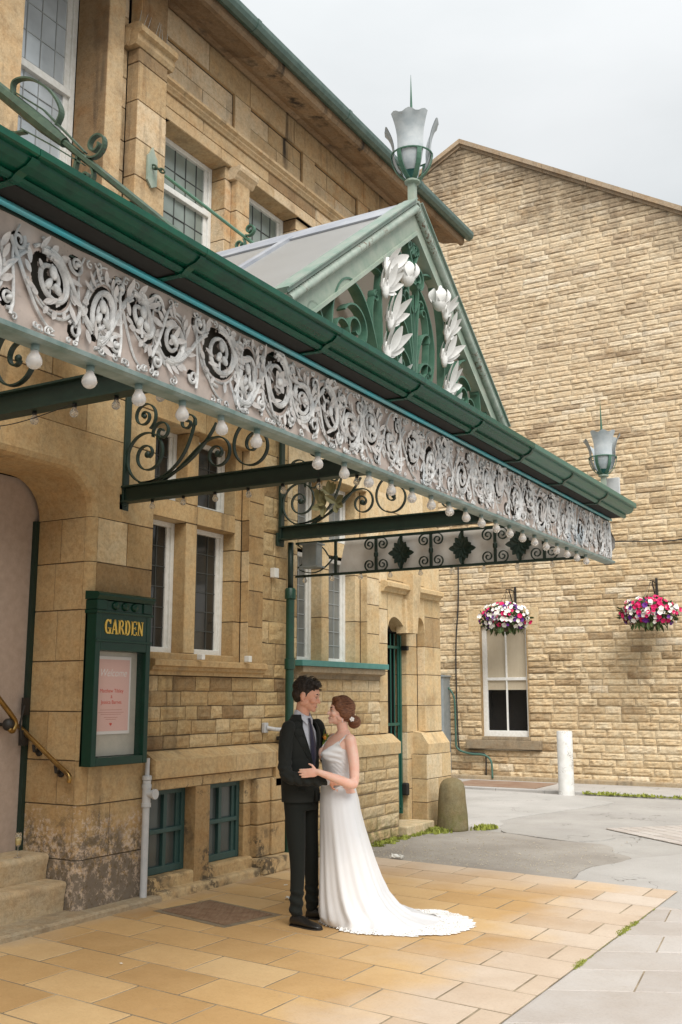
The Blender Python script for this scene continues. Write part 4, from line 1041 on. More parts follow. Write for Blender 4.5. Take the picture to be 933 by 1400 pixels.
    keep = ~(cut[:-1, :-1] | cut[:-1, 1:] | cut[1:, 1:] | cut[1:, :-1]); F = f[keep]
    me = bpy.data.meshes.new('frieze'); me.vertices.add(len(verts)); me.vertices.foreach_set('co', verts.ravel())
    me.loops.add(F.size); me.loops.foreach_set('vertex_index', F.ravel()); me.polygons.add(len(F))
    me.polygons.foreach_set('loop_start', np.arange(0, F.size, 4)); me.polygons.foreach_set('loop_total', np.full(len(F), 4)); me.update(calc_edges=True); me.validate()
    bm = bmesh.new(); bm.from_mesh(me); bmesh.ops.delete(bm, geom=[v for v in bm.verts if not v.link_faces], context='VERTS'); bm.to_mesh(me); bm.free()
    return me, orn
def friezemat():
    n = NT('cast_frieze'); t = n.attr()
    back = n.mix(n.rng(n.noise(6, 5, .65), .35, .68, 0, 1), (.52, .43, .375), (.38, .31, .27))
    orn = n.mix(n.rng(n.noise(14, 5, .7), .38, .66, 0, 1), (.74, .735, .72), (.42, .42, .415))
    b = n.mix(n.rng(t, .15, .7, 0, 1), back, orn)
    b = n.mix(n.math('MULTIPLY', n.rng(n.noise(2.1, 4, .6), .58, .68, 0, .8), n.rng(t, .1, .5, .3, 1)), b, (.38, .44, .48))
    b = n.mix(n.math('MULTIPLY', n.rng(n.noise(55, 6, .8), .60, .66, 0, .8), n.rng(n.noise(4, 3), .48, .58, 0, 1)), b, (.16, .10, .065))
    b = n.mix(n.rng(n.noise(30, 4), .62, .72, 0, .35), b, (.22, .20, .17))
    n.col(b); n.set(rough=.42, spec=.5); n.bump(n.noise(35, 5), .15, .003); return n.m
m_frieze = friezemat()
fme, forn = frieze(); fz = link_mesh('frieze', fme, m_frieze, cn); forn.build('frieze_ornament', m_frieze, fz, angle=60)
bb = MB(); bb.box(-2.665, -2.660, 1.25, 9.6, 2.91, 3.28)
slope(bb.build('frieze_backing', paint('dark_backing', (.085, .078, .062), (.13, .115, .095), .8, scale=3), cn))  # dark brown board close behind the pierced openings
rl = MB(); rl.prism([(-2.655, 2.868), (-2.585, 2.868), (-2.562, 2.876), (-2.560, 2.892), (-2.575, 2.900), (-2.655, 2.902)], Y0, Y1); slope(rl.build('frieze_rail', m_rail, cn))
cy = MB(); cy.tube([(-2.572, Y0, 3.300), (-2.572, 9.64, 3.300)], .0125, 10); slope(cy.build('turquoise_tube', m_cyan, cn, smooth=True), .0035)
rl2 = MB(); rl2.prism([(-2.66, 3.286), (-2.59, 3.286), (-2.59, 3.325), (-2.66, 3.325)], Y0, 9.64); slope(rl2.build('frieze_top_rail', m_darkgreen, cn), .0035)
gt = MB()
gp = [(-2.62, 3.335), (-2.56, 3.337), (-2.475, 3.339), (-2.468, 3.322), (-2.452, 3.314), (-2.436, 3.320), (-2.430, 3.336), (-2.434, 3.350), (-2.408, 3.352), (-2.378, 3.364), (-2.360, 3.384), (-2.357, 3.402), (-2.338, 3.402), (-2.330, 3.408), (-2.330, 3.448), (-2.345, 3.452), (-2.348, 3.42), (-2.375, 3.41), (-2.40, 3.385), (-2.46, 3.365), (-2.60, 3.365), (-2.60, 3.45), (-2.62, 3.45)]
cuts = [Y0, 2.13, 3.00, 4.06, 4.99, 5.90, 6.81, 7.76, 8.74, 9.66]
gutters = []
for i, (a, b) in enumerate(zip(cuts[:-1], cuts[1:])):
    g_ = MB(); g_.prism(gp, a+.0015, b-.0015); gso = g_.build('gutter', m_green if b < 7 else paint('gutter_green_%d' % i, (.035, .13, .09), (.05, .115, .09), .4, .2), cn); gslope(gso)
so_ = MB(); so_.box(-2.615, -2.478, Y0, 9.64, 3.326, 3.334); gslope(so_.build('gutter_dark_board', m_dark, cn))  # near-black board added under the gutter: grime and shade put into its colour
for yb in cuts[1:-1]:
    s_ = MB(); outl = [(-2.475, 3.325), (-2.462, 3.309), (-2.440, 3.309), (-2.424, 3.330), (-2.405, 3.345), (-2.372, 3.358), (-2.353, 3.38), (-2.350, 3.395)]
    s_.strip([(x, yb, z) for x, z in outl], (0, 1, 0), .035, .005)
    s_.strip([(-2.60, yb-.004, 3.318), (-2.55, yb, 3.315), (-2.49, yb, 3.312), (-2.46, yb, 3.308)], (0, 1, 0), .03, .006)
    gslope(s_.build('gutter_strap', m_green if yb < 6 else m_pipegreen, cn))
# front bulbs
bulb_me = MB(); bulb_me.lathe([(.001, -.052), (.012, -.050), (.022, -.043), (.028, -.032), (.0285, -.022), (.025, -.010), (.018, .002), (.0145, .010), (.0135, .018)], n=16)
cap_me = MB(); cap_me.lathe([(.0145, .014), (.0155, .016), (.0155, .040), (.001, .041)], n=12)
def bulb_at(x, y, z, s=1, mat=m_bulb, protos={}):
    key_ = (s, mat.name)
    if key_ not in protos:
        me = bulb_me.mesh('light_bulb', True); me.materials.append(mat); me.transform(Matrix.Scale(s, 4)); m2_ = cap_me.mesh('bulb_cap', True); m2_.materials.append(m_iron if mat is m_bulbclear else m_rail); m2_.transform(Matrix.Scale(s, 4)); protos[key_] = (me, m2_)
    me, m2_ = protos[key_]
    o = bpy.data.objects.new('light_bulb', me); C.objects.link(o); o.parent = cn; o.location = Vector((x, y, z))-ORG[cn.name]
    rr_ = random.Random(int(y*977+x*313)); o.rotation_euler = (rr_.uniform(-.12, .12), rr_.uniform(-.12, .12), 0)
    c_ = bpy.data.objects.new('bulb_cap', m2_); C.objects.link(c_); c_.parent = o
for i in range(28):
    y = 1.60+.27*i
    if i in (9,): continue
    if y < 9.5: bulb_at(-2.61, y, 2.832+front(y))
# beams with posts and scrolled brackets
def beam(y):
    b = MB()
    b.prism([(0, 0)]*0 or [(-5.86, 3.285), (-2.66, 3.285), (-2.66, 3.30), (-5.86, 3.30)], y-.05, y+.05)
    b.prism([(-5.86, 3.412), (-2.66, 3.412), (-2.66, 3.425), (-5.86, 3.425)], y-.05, y+.05)
    b.box(-5.86, -2.66, y-.012, y+.012, 3.30, 3.412)
    b.build('cross_beam', m_darkgreen, cn)
    p = MB(); p.box(-5.875, -5.84, y-.035, y+.035, 3.26, 4.60, bev=.004); p.box(-5.89, -5.86, y-.06, y+.06, 3.22, 3.36, bev=.004); p.build('wall_post', m_darkgreen, cn)
    s = MB(); W = (0, 1, 0); w = .034; T = .011
    def st_(pts): s.strip([(x, y, z) for x, z in pts], W, w, T)
    st_(spiral(-5.665, 4.02, .135, .015, -60, 560, 60)); s.ell((-5.665, y, 4.02), (.022, .018, .022))
    big = spiral(-5.62, 3.68, .24, .03, 250, -420, 70); st_(big); s.ell((-5.62, y, 3.68), (.03, .02, .03))
    st_(bez((-5.70, 3.445), (-5.3, 3.42), (-5.05, 3.62), (-4.90, 3.86), 20))
    st_(bez((-5.62, 3.44), (-5.25, 3.46), (-5.15, 3.75), (-5.12, 3.93), 20))
    st_(spiral(-5.47, 3.86, .10, .012, 200, -340, 40)); st_(spiral(-5.20, 3.90, .085, .012, -20, 500, 40))
    st_(bez((-5.48, 3.43), (-5.2, 3.50), (-5.1, 3.74), (-4.9, 3.74), 16) + spiral(-4.885, 3.60, .14, .02, 88, -460, 50)); s.ell((-4.885, y, 3.60), (.028, .02, .028))
    st_(spiral(-4.53, 3.63, .22, .02, 100, 680, 60)); s.ell((-4.53, y, 3.63), (.024, .02, .024))
    st_(bez((-4.34, 3.74), (-4.2, 3.6), (-4.0, 3.5), (-3.8, 3.55), 12)); st_(spiral(-3.95, 3.53, .085, .01, 60, -480, 40)); st_(spiral(-3.55, 3.50, .06, .01, 150, 600, 30))
    s.build('scroll_bracket', m_darkgreen, cn, angle=50)
for y in (1.63, 4.06, 6.49, 8.92): beam(y)
for (y, xs) in ((4.06, [-5.3+.31*i for i in range(9)]), (6.49, [-5.55+.325*i for i in range(8)])):
    for x in xs: bulb_at(x, y, 3.25, .85, m_bulbclear)
for i in range(9): bulb_at(-5.75+.34*i, 9.22, 2.90, .85, m_bulbclear)
# leaves of metal caught in the third bracket
lf = MB(); rnd = random.Random(4)
for (cx, cz) in ((-5.25, 3.72), (-5.18, 3.62), (-5.32, 3.60), (-5.4, 3.66), (0, 0), (-3.62, 3.52), (-3.45, 3.48), (-3.55, 3.46)):
    if cx == 0: m_leaf = paint('dull_leaf', (.20, .18, .08), (.12, .12, .06), .6); lf.build('leaf_ornament', m_leaf, cn); lf = MB(); continue
    for i in range(4): a = rnd.uniform(0, 6.28); leaf(lf, (cx, 8.9, cz), (math.cos(a), -.2, math.sin(a)), (0, -1, .1), .13, .04, .2)
lf.build('leaf_ornament', m_leaf, cn)
# end grille
gr_ = MB(); yg = 9.22
for z in (2.93, 3.285): gr_.box(-5.86, -2.66, yg-.016, yg+.016, z-.012, z+.012)
for x in (-5.37, -4.89, -4.27, -3.59, -3.10): gr_.box(x-.012, x+.012, yg-.013, yg+.013, 2.94, 3.275); gr_.lathe([(.012, 3.07), (.024, 3.085), (.024, 3.12), (.012, 3.135)], (x, yg, 0), 8)
gr_.build('grille_bars', m_darkgreen, cn)
gs = MB()
for x in (-4.89, -4.27, -3.59, -3.10):
    gs = MB()
    for sx in (-1, 1):
        for zc, zs in ((3.0, -1), (3.21, 1)):
            if zs == -1 and sx == -1: gs.box(x-.008, x+.008, yg-.008, yg+.008, 2.94, 3.27); gs.box(x-.08, x+.08, yg-.009, yg+.009, 2.936, 2.946)
            pts = spiral(0, 0, .062, .010, 90*zs + (0), 90*zs - 560*zs, 40)
            gs.strip([(x+sx*(.075+p[0]*1)*1, yg, zc+p[1]) for p in pts], (0, 1, 0), .022, .009)
            gs.strip([(x+sx*.01, yg, zc+zs*.06), (x+sx*.075, yg, zc+zs*.062)], (0, 1, 0), .02, .008)
    gs.build('grille_scroll', m_darkgreen, cn)
for x in (-4.60, -3.93, -3.34):
    gs = MB()
    for a in range(0, 360, 90):
        c, s_ = math.cos(math.radians(a)), math.sin(math.radians(a))
        for k in (-1, 0, 1):
            b = math.radians(a+k*38); L = .115 if k == 0 else .085
            leaf(gs, (x+c*.02, yg-.012, 3.10+s_*.02), (math.cos(b), -.02, math.sin(b)), (0, -1, 0), L*(1.25 if a % 180 else 1), .032, .12)
            leaf(gs, (x+c*.02, yg+.0, 3.10+s_*.02), (math.cos(b), 0, math.sin(b)), (0, 1, 0), L, .03, .1)
    gs.box(x-.012, x+.012, yg-.01, yg+.01, 2.94, 3.275); gs.build('grille_cross', m_darkgreen, cn)
gs = MB()
for sx, x0 in ((1, -5.86),):
    gs.strip([(-5.84, yg, 3.27), (-5.66, yg, 3.14), (-5.84, yg, 3.02)], (0, 1, 0), .02, .01)
    gs.strip([(x, yg, z) for x, z in bez((-5.60, 3.26), (-5.45, 3.2), (-5.5, 3.12), (-5.40, 3.10), 8)], (0, 1, 0), .02, .01)
    gs.strip([(x, yg, z) for x, z in bez((-5.82, 3.0), (-5.6, 2.9), (-5.5, 3.0), (-5.40, 3.10), 8)], (0, 1, 0), .02, .01)
gs.build('grille_scroll', m_darkgreen, cn)
sh = MB(); sh.add([(-5.36, yg+.05, 2.95), (-2.70, yg+.05, 2.95), (-2.70, yg+.05, 3.29), (-5.28, yg+.05, 3.29)]+[(-5.36, yg+.06, 2.95), (-2.70, yg+.06, 2.95), (-2.70, yg+.06, 3.29), (-5.28, yg+.06, 3.29)], [(0,1,2,3), (4,5,6,7), (0,1,5,4), (2,3,7,6)]); sh.build('grille_sheet', paint('grille_white', (.80, .78, .75), (.70, .67, .63), .6), cn)
lb = MB(); lb.box(-5.70, -5.52, yg-.14, yg-.02, 3.0, 3.26, bev=.01); 
for zz in (3.01, 3.25): lb.box(-5.72, -5.50, yg-.16, yg, zz-.008, zz+.008)
lb.build('grille_lantern', m_galv, cn)
# end return of the fascia
er = MB(); er.box(-2.66, -2.59, 9.655, 9.67, 2.90, 3.30); er.add([( -2.63, 9.675, 3.30), (-2.60, 9.70, 3.24), (-2.58, 9.78, 3.16), (-2.59, 9.80, 3.08), (-2.61, 9.74, 3.03), (-2.63, 9.69, 2.92), (-2.66, 9.67, 2.92), (-2.66, 9.67, 3.30)], [tuple(range(8))]); er.build('fascia_end', paint('dark_end', (.07, .06, .05), (.3, .28, .26), .6), cn)
# glazed lean-to roof
def glz():
    n = NT('canopy_glass'); n.col((.45, .45, .43)); n.set(rough=.3)
    tr = n.t.nodes.new('ShaderNodeBsdfTransparent'); tr.inputs[0].default_value = (.88, .88, .86, 1)
    mx = n.t.nodes.new('ShaderNodeMixShader'); mx.inputs[0].default_value = .8
    n.L(n.b.outputs[0], mx.inputs[1]); n.L(tr.outputs[0], mx.inputs[2]); n.L(mx.outputs[0], n.o.inputs[0]); return n.m
m_cglass = glz()
for a, b in ((Y0, 3.98), (6.90, 9.62)):
    rg = MB(); rg.prism([(-5.85, 4.62), (-2.62, 3.44), (-2.62, 3.446), (-5.85, 4.626)], a, b); rg.build('roof_glazing', m_cglass, cn)
rg = MB()
for sg in (-1, 1): rg.add([(-5.85, 5.44+sg*1.46, 4.62), (-3.0, 5.44+sg*1.46, 3.58), (-5.85, 5.44+sg*.1, 4.62), (-2.62, 5.44+sg*1.46, 3.44)], [(0,1,2), (0,1,3)][:1])
rg.build('roof_glazing', m_cglass, cn)
tb = MB()
y = Y0+.2
while y < 9.6:
    if not 3.9 < y < 7.0: tb.prism([(-5.85, 4.58), (-2.66, 3.42), (-2.66, 3.465), (-5.85, 4.645)], y-.012, y+.012)
    y += .61
tb.prism([(-5.89, 4.57), (-5.80, 4.57), (-5.80, 4.67), (-5.89, 4.67)], Y0, 9.62)
tb.build('glazing_bars', m_darkgreen, cn)
# gable
GA, GZ = 5.44, 4.71; GF = 3.60; GH = 1.46; XG = -2.60
gb = MB()
def rake(sg, d0, d1, x0, x1, ends=(0, 0)):
    """board parallel to the rake; d = distance below the outer edge"""
    s = (GZ-GF)/GH; L = math.hypot(1, s); v = []
    for (t, dz) in ((0, 0), (1, 0)):
        pass
    for x in (x0, x1):
        for d in (d0, d1):
            zt_, zb_ = GZ - d*L, GF-.08
            v += [(x, GA, zt_), (x, GA+sg*(zt_-zb_)/s, zb_)]
    return v, [(0,1,3,2), (4,6,7,5), (0,4,5,1), (2,3,7,6), (0,2,6,4), (1,5,7,3)]
for sg in (-1, 1):
    gb.add(*rake(sg, .035, .150, XG-.05, XG+.0)); gb.add(*rake(sg, .138, .158, XG-.05, XG+.02))
gb.build('gable_frame', m_palegreen, cn)
gb2 = MB()
sl = (GZ-GF)/GH
for sg in (-1, 1):
    e = Vector((0, sg, -sl)).normalized(); nrm = Vector((0, sg*sl, 1)).normalized()
    a = Vector((XG+.015, GA, GZ-.02)); L = GH*math.hypot(1, sl)
    gb2.tube([a, a+e*L], .026, 10)
    for i in range(70):
        c = a+e*(L*i/70)+nrm*.022; gb2.ell(c, (.014, .011, .011), n=6, m=4)
gb2.build('rope_moulding', paint('rope_green', (.22, .28, .235), (.34, .38, .33), .55, 1, (.10, .045, .02), scale=20, thr=.53), cn, angle=60)
gl = MB(); gl2 = MB(); gl3 = MB()
def slope_pt(sg, d, x, off=0):
    e = Vector((0, sg, -sl)).normalized(); nrm = Vector((0, sg*sl, 1)).normalized(); return Vector((x, GA, GZ+.015)) + e*d + nrm*off
def slab(mb, sg, x0, x1, d0, d1, h0, h1, tone=.5):
    p = [slope_pt(sg, d, x, h) for x in (x0, x1) for d in (d0, d1) for h in (h0, h1)]
    mb.add(p, [(0,1,3,2), (4,6,7,5), (0,4,5,1), (2,3,7,6), (0,2,6,4), (1,5,7,3)], tone)
LS = GH*math.hypot(1, sl)
for sg in (-1, 1):
    P4 = [(XG-.06, .22), (XG-.06, LS+.05), (-3.0, LS+.05), (-5.84, .24)]
    pp = [slope_pt(sg, d, x, h) for h in (0, .008) for x, d in P4]
    gl.add(pp, [(0,1,2,3), (7,6,5,4), (0,1,5,4), (1,2,6,5), (2,3,7,6), (3,0,4,7)])
    slab(gl2, sg, -5.84, XG-.02, 0, .26, .010, .022)
    for xx in (-3.42, -4.25, -5.08): slab(gl2, sg, xx-.03, xx+.03, .2, .2+(LS-.15)*min(1, (xx+5.84)/2.84), .008, .028)
    slab(gl3, sg, XG-.09, XG+.03, 0, LS+.03, .006, .028)
    slab(gl3, sg, XG-.05, XG+.045, .02, LS+.03, .0285, .036)
gl.build('gable_glazing', m_obscured, cn); gl2.build('lead_flashing', m_zinc, cn); gl3.build('verge', paint('verge_green', (.15, .23, .185), (.26, .29, .25), .5, .8, (.06, .05, .04), scale=9), cn)
# gable scrollwork
sc = MB(); Wx = (1, 0, 0)
def gs_(pts, w=.055, t=.011):
    for sg in (1, -1): sc.strip([(XG-.03, GA+sg*(a-GA), z) for a, z in pts], Wx, w, t)
gs_(spiral(5.395, 4.42, .045, .008, -60, 520, 34)); gs_(spiral(5.375, 4.24, .085, .012, 70, 640, 44))
gs_(bez((5.44, 4.46), (5.30, 4.42), (5.46, 4.33), (5.40, 4.32), 10))
gs_(bez((5.31, 4.30), (5.12, 4.40), (5.02, 4.2), (5.0, 4.0), 14)+bez((5.0, 4.0), (4.99, 3.85), (5.02, 3.7), (5.0, 3.5), 8))
gs_(bez((5.44, 4.20), (5.30, 4.20), (5.17, 4.0), (5.16, 3.85), 14)+bez((5.16, 3.85), (5.16, 3.7), (5.2, 3.6), (5.30, 3.45), 8))
gs_(bez((5.44, 3.48), (5.42, 3.7), (5.40, 4.0), (5.36, 4.10), 10)+spiral(5.33, 4.08, .04, .02, 20, 200, 8), .05)
gs_(bez((5.43, 3.52), (5.40, 3.8), (5.33, 3.92), (5.24, 3.92), 10)+spiral(5.245, 3.885, .035, .015, 90, 260, 8), .05)
gs_(bez((5.43, 3.50), (5.40, 3.66), (5.33, 3.74), (5.23, 3.72), 10)+spiral(5.23, 3.685, .035, .015, 90, 250, 8), .05)
gs_(spiral(5.36, 3.57, .07, .012, 0, 560, 36), .05); gs_([(5.437, 3.45), (5.437, 3.9), (5.44, 4.12)], .05)
gs_(bez((4.42, 3.60), (4.42, 3.95), (4.74, 4.10), (4.93, 3.62), 20), .07)
gs_(spiral(4.70, 3.66, .15, .015, 150, -480, 46), .055)
gs_(spiral(4.22, 3.58, .12, .02, 0, 200, 20), .06)
gs_(bez((5.30, 3.50), (5.24, 3.75), (5.20, 3.95), (5.27, 4.06), 12)+spiral(5.30, 4.04, .035, .012, 150, -120, 10), .045, .009)
gs_(bez((4.98, 3.55), (4.86, 3.72), (4.88, 3.92), (4.96, 3.98), 12)+spiral(4.95, 3.94, .04, .010, 80, 420, 16), .045, .009)
gs_(spiral(4.55, 3.60, .09, .012, 20, 420, 28), .045, .009); gs_(spiral(5.10, 4.28, .055, .010, 200, -200, 22), .045, .009)
gs_(bez((5.44, 4.0), (5.38, 4.05), (5.33, 4.16), (5.41, 4.20), 10), .045, .009); gs_(spiral(5.26, 3.62, .045, .010, -40, 380, 20), .045, .009)
gs_(bez((4.10, 3.58), (4.2, 3.72), (4.36, 3.80), (4.46, 3.74), 10), .05, .009); gs_(bez((4.74, 3.98), (4.82, 4.06), (4.93, 4.14), (5.0, 4.10), 8), .045, .009)
sc.build('gable_scrollwork', m_midgreen, cn, angle=40)
# white acanthus leaves
def acanthus(mirror, seed, bud_open):
    mb = MB(); r = random.Random(seed); sg = -1 if mirror else 1
    Yf = lambda a: GA+sg*(a-GA)
    path = crv([(0, 5.06, 3.40), (0, 5.02, 3.62), (0, 5.06, 3.82), (0, 5.00, 4.0), (0, 5.03, 4.14), (0, 5.12, 4.20)], 3)
    m = len(path)
    for i in range(0, m-1, 2 if m < 12 else 3):
        p = path[i]; q = path[i+1]; t = i/m; d = (q-p).normalized(); d = Vector((0, d.y*sg, d.z)); lat = Vector((0, 1, 0)); sz = .15*(1-.3*t)
        for (tilt, L, Wd, cu, dx) in ((0, 1.25, .30, .28, .035), (.55, 1.15, .22, .45, .02), (-.55, 1.15, .22, .45, .02), (1.05, .95, .20, .40, .005), (-1.05, .95, .20, .40, .005), (1.5, .6, .16, .35, .0), (-1.5, .6, .16, .35, .0)):
            tl = tilt+r.uniform(-.15, .15); dd = d*math.cos(tl)+lat*math.sin(tl)+Vector((.15, 0, 0))
            leaf(mb, Vector((XG+dx, Yf(p.y)+.02*math.sin(tilt), p.z)), dd, Vector((1, 0, 0)), sz*L*r.uniform(.85, 1.1), sz*Wd, cu, 8)
        mb.ell((XG+.02, Yf(p.y), p.z), (.024, .026, .07), n=8, m=6)
    bc = Vector((XG+.06, Yf(5.21), 4.15)); mb.ell(bc, (.05, .05, .07), n=12, m=8)
    for k in range(7):
        a = 2*PI*k/7; leaf(mb, bc+Vector((.045*math.cos(a), .045*math.sin(a), -.02)), (math.cos(a)*.5, math.sin(a)*.5, .9), (math.cos(a), math.sin(a), 0), .10, .03, -.4)
    mb.tube([(XG+.03, Yf(5.10), 4.20), (XG+.05, Yf(5.17), 4.26), (XG+.06, Yf(5.21), 4.22)], .012, 6)
    mb.build('acanthus_leaf', m_whitecast, cn, smooth=True)
acanthus(False, 3, 0); acanthus(True, 5, 1)
# tie rods from the pilasters to the canopy
tr = MB(); y = 4.06
A = Vector((-5.82, y, 6.34)); B = Vector((-2.78, y, 3.62)); D = (B-A)
def on(t): return A+D*t
tr.tube([on(.0), on(.12), on(.46), on(.52)], [.025, .04, .046, .032], 8); tr.tube([on(.50), on(1)], .022, 6)
dn = D.normalized(); nn_ = Vector((-dn.z, 0, dn.x)) * -1
if nn_.z < 0: nn_ = -nn_
def rodcurl(t, side, r0, turns, dirn, off=0):
    c = on(t)+nn_*side*(r0+.02+off); pts = []
    for i in range(31):
        q = i/30; a = -side*PI/2*1 + dirn*q*turns*2*PI; rr2 = r0*(1-.72*q)
        pts.append(c+dn*(rr2*math.cos(a))+nn_*(rr2*math.sin(a)))
    tr.strip(pts, (0, 1, 0), .035, .011)
rodcurl(.58, 1, .085, 1.4, 1); rodcurl(.60, -1, .065, 1.3, -1); 
tr.strip(crv([on(.36)+nn_*.02, on(.345)+nn_*.10, on(.375)+nn_*.175, on(.43)+nn_*.19, on(.475)+nn_*.14, on(.485)+nn_*.05], 6), (0, 1, 0), .04, .012)
tr.strip(crv([on(.30)-nn_*.10, on(.34)-nn_*.17, on(.40)-nn_*.16, on(.43)-nn_*.10], 6), (0, 1, 0), .04, .012)
tr.strip([on(.36)+nn_*.05, on(.44)+nn_*.075, on(.57)+nn_*.03], (0, 1, 0), .03, .01); tr.strip([on(.42)-nn_*.10, on(.5)-nn_*.06, on(.58)-nn_*.03], (0, 1, 0), .03, .008)
tr.strip([on(.56)-nn_*.01, on(.575)-nn_*.12], (0, 1, 0), .03, .02)
tr.build('tie_rod', m_rodgreen, cn)
t2 = MB(); y = 6.60; A = Vector((-5.76, y, 6.40)); B = Vector((-4.2, y, 5.0)); D = B-A
t2.tube([on(.10)+Vector((0, -.018, 0)), on(.2)+Vector((0, -.024, 0)), on(.68)], .014, 6); t2.tube([on(.10)+Vector((0, .018, 0)), on(.2)+Vector((0, .024, 0)), on(.68)], .014, 6); t2.tube([on(.66), on(1)], .015, 6)
tr = t2; dn = D.normalized(); rodcurl(.66, 1, .055, 1.3, 1); rodcurl(.66, -1, .055, 1.3, -1)
t2.build('tie_rod', m_midgreen, cn)
t3 = MB(); t3.add([(-5.795, 6.54+dy, z) for dy, z in ((0, 6.26), (.06, 6.20), (.13, 6.24), (.13, 6.50), (.10, 6.53), (.065, 6.60), (.03, 6.53), (0, 6.50))]+[(-5.775, 6.54+dy, z) for dy, z in ((0, 6.26), (.06, 6.20), (.13, 6.24), (.13, 6.50), (.10, 6.53), (.065, 6.60), (.03, 6.53), (0, 6.50))], [tuple(range(8)), tuple(range(15, 7, -1))]+[(i, (i+1) % 8, (i+1) % 8+8, i+8) for i in range(8)])
t3.build('wall_plate', m_palegreen, cn)
t4 = MB()
for i in range(3):
    c = Vector((-5.75+.045*i, 6.60, 6.395-.03*i)); t4.tube([c+Vector((.032*math.cos(a), (.02*math.sin(a) if i % 2 else 0), (0 if i % 2 else .02*math.sin(a))-.02*math.cos(a))) for a in [q*PI/6 for q in range(12)]], .009, 6, closed=True)
t4.build('chain_link', m_rodgreen, cn)
# a drooping wire along the beam bulbs
wr = MB(); wr.tube(crv([(-5.0, 4.0, 3.25), (-4.5, 4.0, 3.21), (-4.0, 4.0, 3.26)], 8), .003, 4); wr.tube([(-3.9, 6.43, 3.4), (-3.88, 6.43, 3.12)], .002, 4); wr.build('loose_wire', m_cable, cn)

# lanterns
def lantern(x, y, z0, zc, label):
    t = thing('canopy_lantern', label, 'lantern', (x, y, z0), 'torch lanterns on the canopy'); m = m_midgreen
    p = MB(); p.box(x-.022, x+.022, y-.022, y+.022, z0, zc); p.lathe([(.01, zc-.02), (.05, zc-.012), (.05, zc), (.02, zc+.01)], (x, y, 0), 12); p.build('post', m_palegreen, t)
    s = MB()
    for k in range(6):
        a = 2*PI*k/6+.3; c, q = math.cos(a), math.sin(a)
        pts = [(x+c*r, y+q*r, zc+h) for r, h in bez((.025, .0), (.06, .02), (.125, .06), (.130, .17), 8)]
        s.strip(pts, (-q, c, 0), .030, .006)
    s.tube([(x+.130*math.cos(a), y+.130*math.sin(a), zc+.17) for a in [2*PI*i/24 for i in range(24)]], .006, 5, closed=True)
    s.build('strap', m, t)
    b = MB(); b.lathe([(.02, zc), (.04, zc+.05), (.05, zc+.12), (.02, zc+.16)], (x, y, 0), 10); b.build('burner', m_teal, t)
    sh = MB()
    for (a0, a1, zt2) in ((-112, -28, .40), (2, 68, .39), (92, 150, .31), (180, 228, .34)):
        n1, n2 = 12, 14; v = []
        for j in range(n2+1):
            tt = j/n2; r = (.075+.048*min(1, tt/.35)**.6) if tt < .35 else .123-.004*math.sin((tt-.35)/.65*PI)+.050*((tt-.35)/.65)**2.4; hz = .05+(zt2-.05)*tt
            for i in range(n1+1):
                a = math.radians(a0+(a1-a0)*(i/n1)*(1) + (0 if j < 3 else 0)); v.append((x+r*math.cos(a), y+r*math.sin(a), zc+hz+(.012*math.sin(i*1.3) if j == n2 else 0)))
        k = n1+1; o = len(v); v2 = [(px+(x-px)*.03, py+(y-py)*.03, pz) for px, py, pz in v]
        F = [(j*k+i, j*k+i+1, (j+1)*k+i+1, (j+1)*k+i) for j in range(n2) for i in range(n1)]
        sh.add(v+v2, F+[tuple(q+o for q in f) for f in F])
    sh.build('shade', m_shell, t, smooth=True)
    sp = MB(); sp.lathe([(.013, zc+.1), (.011, zc+.45), (.001, zc+.74)], (x, y, 0), 6); sp.build('spike', m_midgreen, t)
lantern(-2.60, 5.42, 4.70, 4.87, 'torch-shaped zinc and green lantern with a spike on the gable apex')
lantern(-2.60, 9.55, 3.44, 3.75, 'torch-shaped zinc lantern with a spike at the far corner of the canopy')
fb = MB(); fb.box(-2.62, -2.48, 9.66, 9.69, 3.44, 3.74, bev=.006); tag(fb.build('flood_lamp', m_grey), 'flat grey rectangular floodlamp beside the lantern at the canopy corner', 'floodlamp')
# ================================================================ SMALL THINGS
# drainpipes
dp = thing('drainpipe', 'dark green round drainpipe down the hall wall behind the groom', 'drainpipe', (-5.75, 8.95, 0))
p = MB(); px, py = -5.77, 8.97
p.tube([(px, py, 0), (px, py, 2.78)], .045, 16)
for z in (.62, 1.30, 2.0): p.lathe([(.046, z-.06), (.056, z-.055), (.056, z+.05), (.046, z+.055)], (px, py, 0), 16)
p.lathe([(.046, 2.66), (.06, 2.67), (.06, 2.76), (.046, 2.78)], (px, py, 0), 16)
p.build('pipe', m_pipegreen, dp, angle=40)
p = MB(); p.tube([(px, py, 2.76), (px, py, 3.26)], .030, 12); p.build('upper_pipe', m_darkgreen, dp, smooth=True)
p = MB()
for z in (1.30,): p.box(px-.12, px, py-.06, py+.06, z-.07, z-.03, bev=.006); p.box(px-.03, px+.03, py-.075, py-.04, z-.14, z-.06, bev=.01)
p.build('pipe_bracket', m_iron, dp)
p = MB(); p.tube([(-5.86, 8.70, 1.36), (-5.79, 8.74, 1.345), (px, py-.03, 1.335)], .02, 10); p.box(-5.90, -5.86, 8.66, 8.73, 1.31, 1.41, bev=.008); p.build('waste_pipe', m_grey, dp)
gp_ = thing('waste_pipe', 'grey plastic waste pipe with an inspection cap below the notice board', 'pipe', (-5.80, 6.83, 0))
p = MB(); px, py = -5.80, 6.83; p.tube([(px, py, 0), (px, py, .80)], .030, 14); p.tube([(px, py, .78), (px, py, .98)], .036, 14); p.tube([(px, py, .96), (px, py, 1.16)], .020, 12)
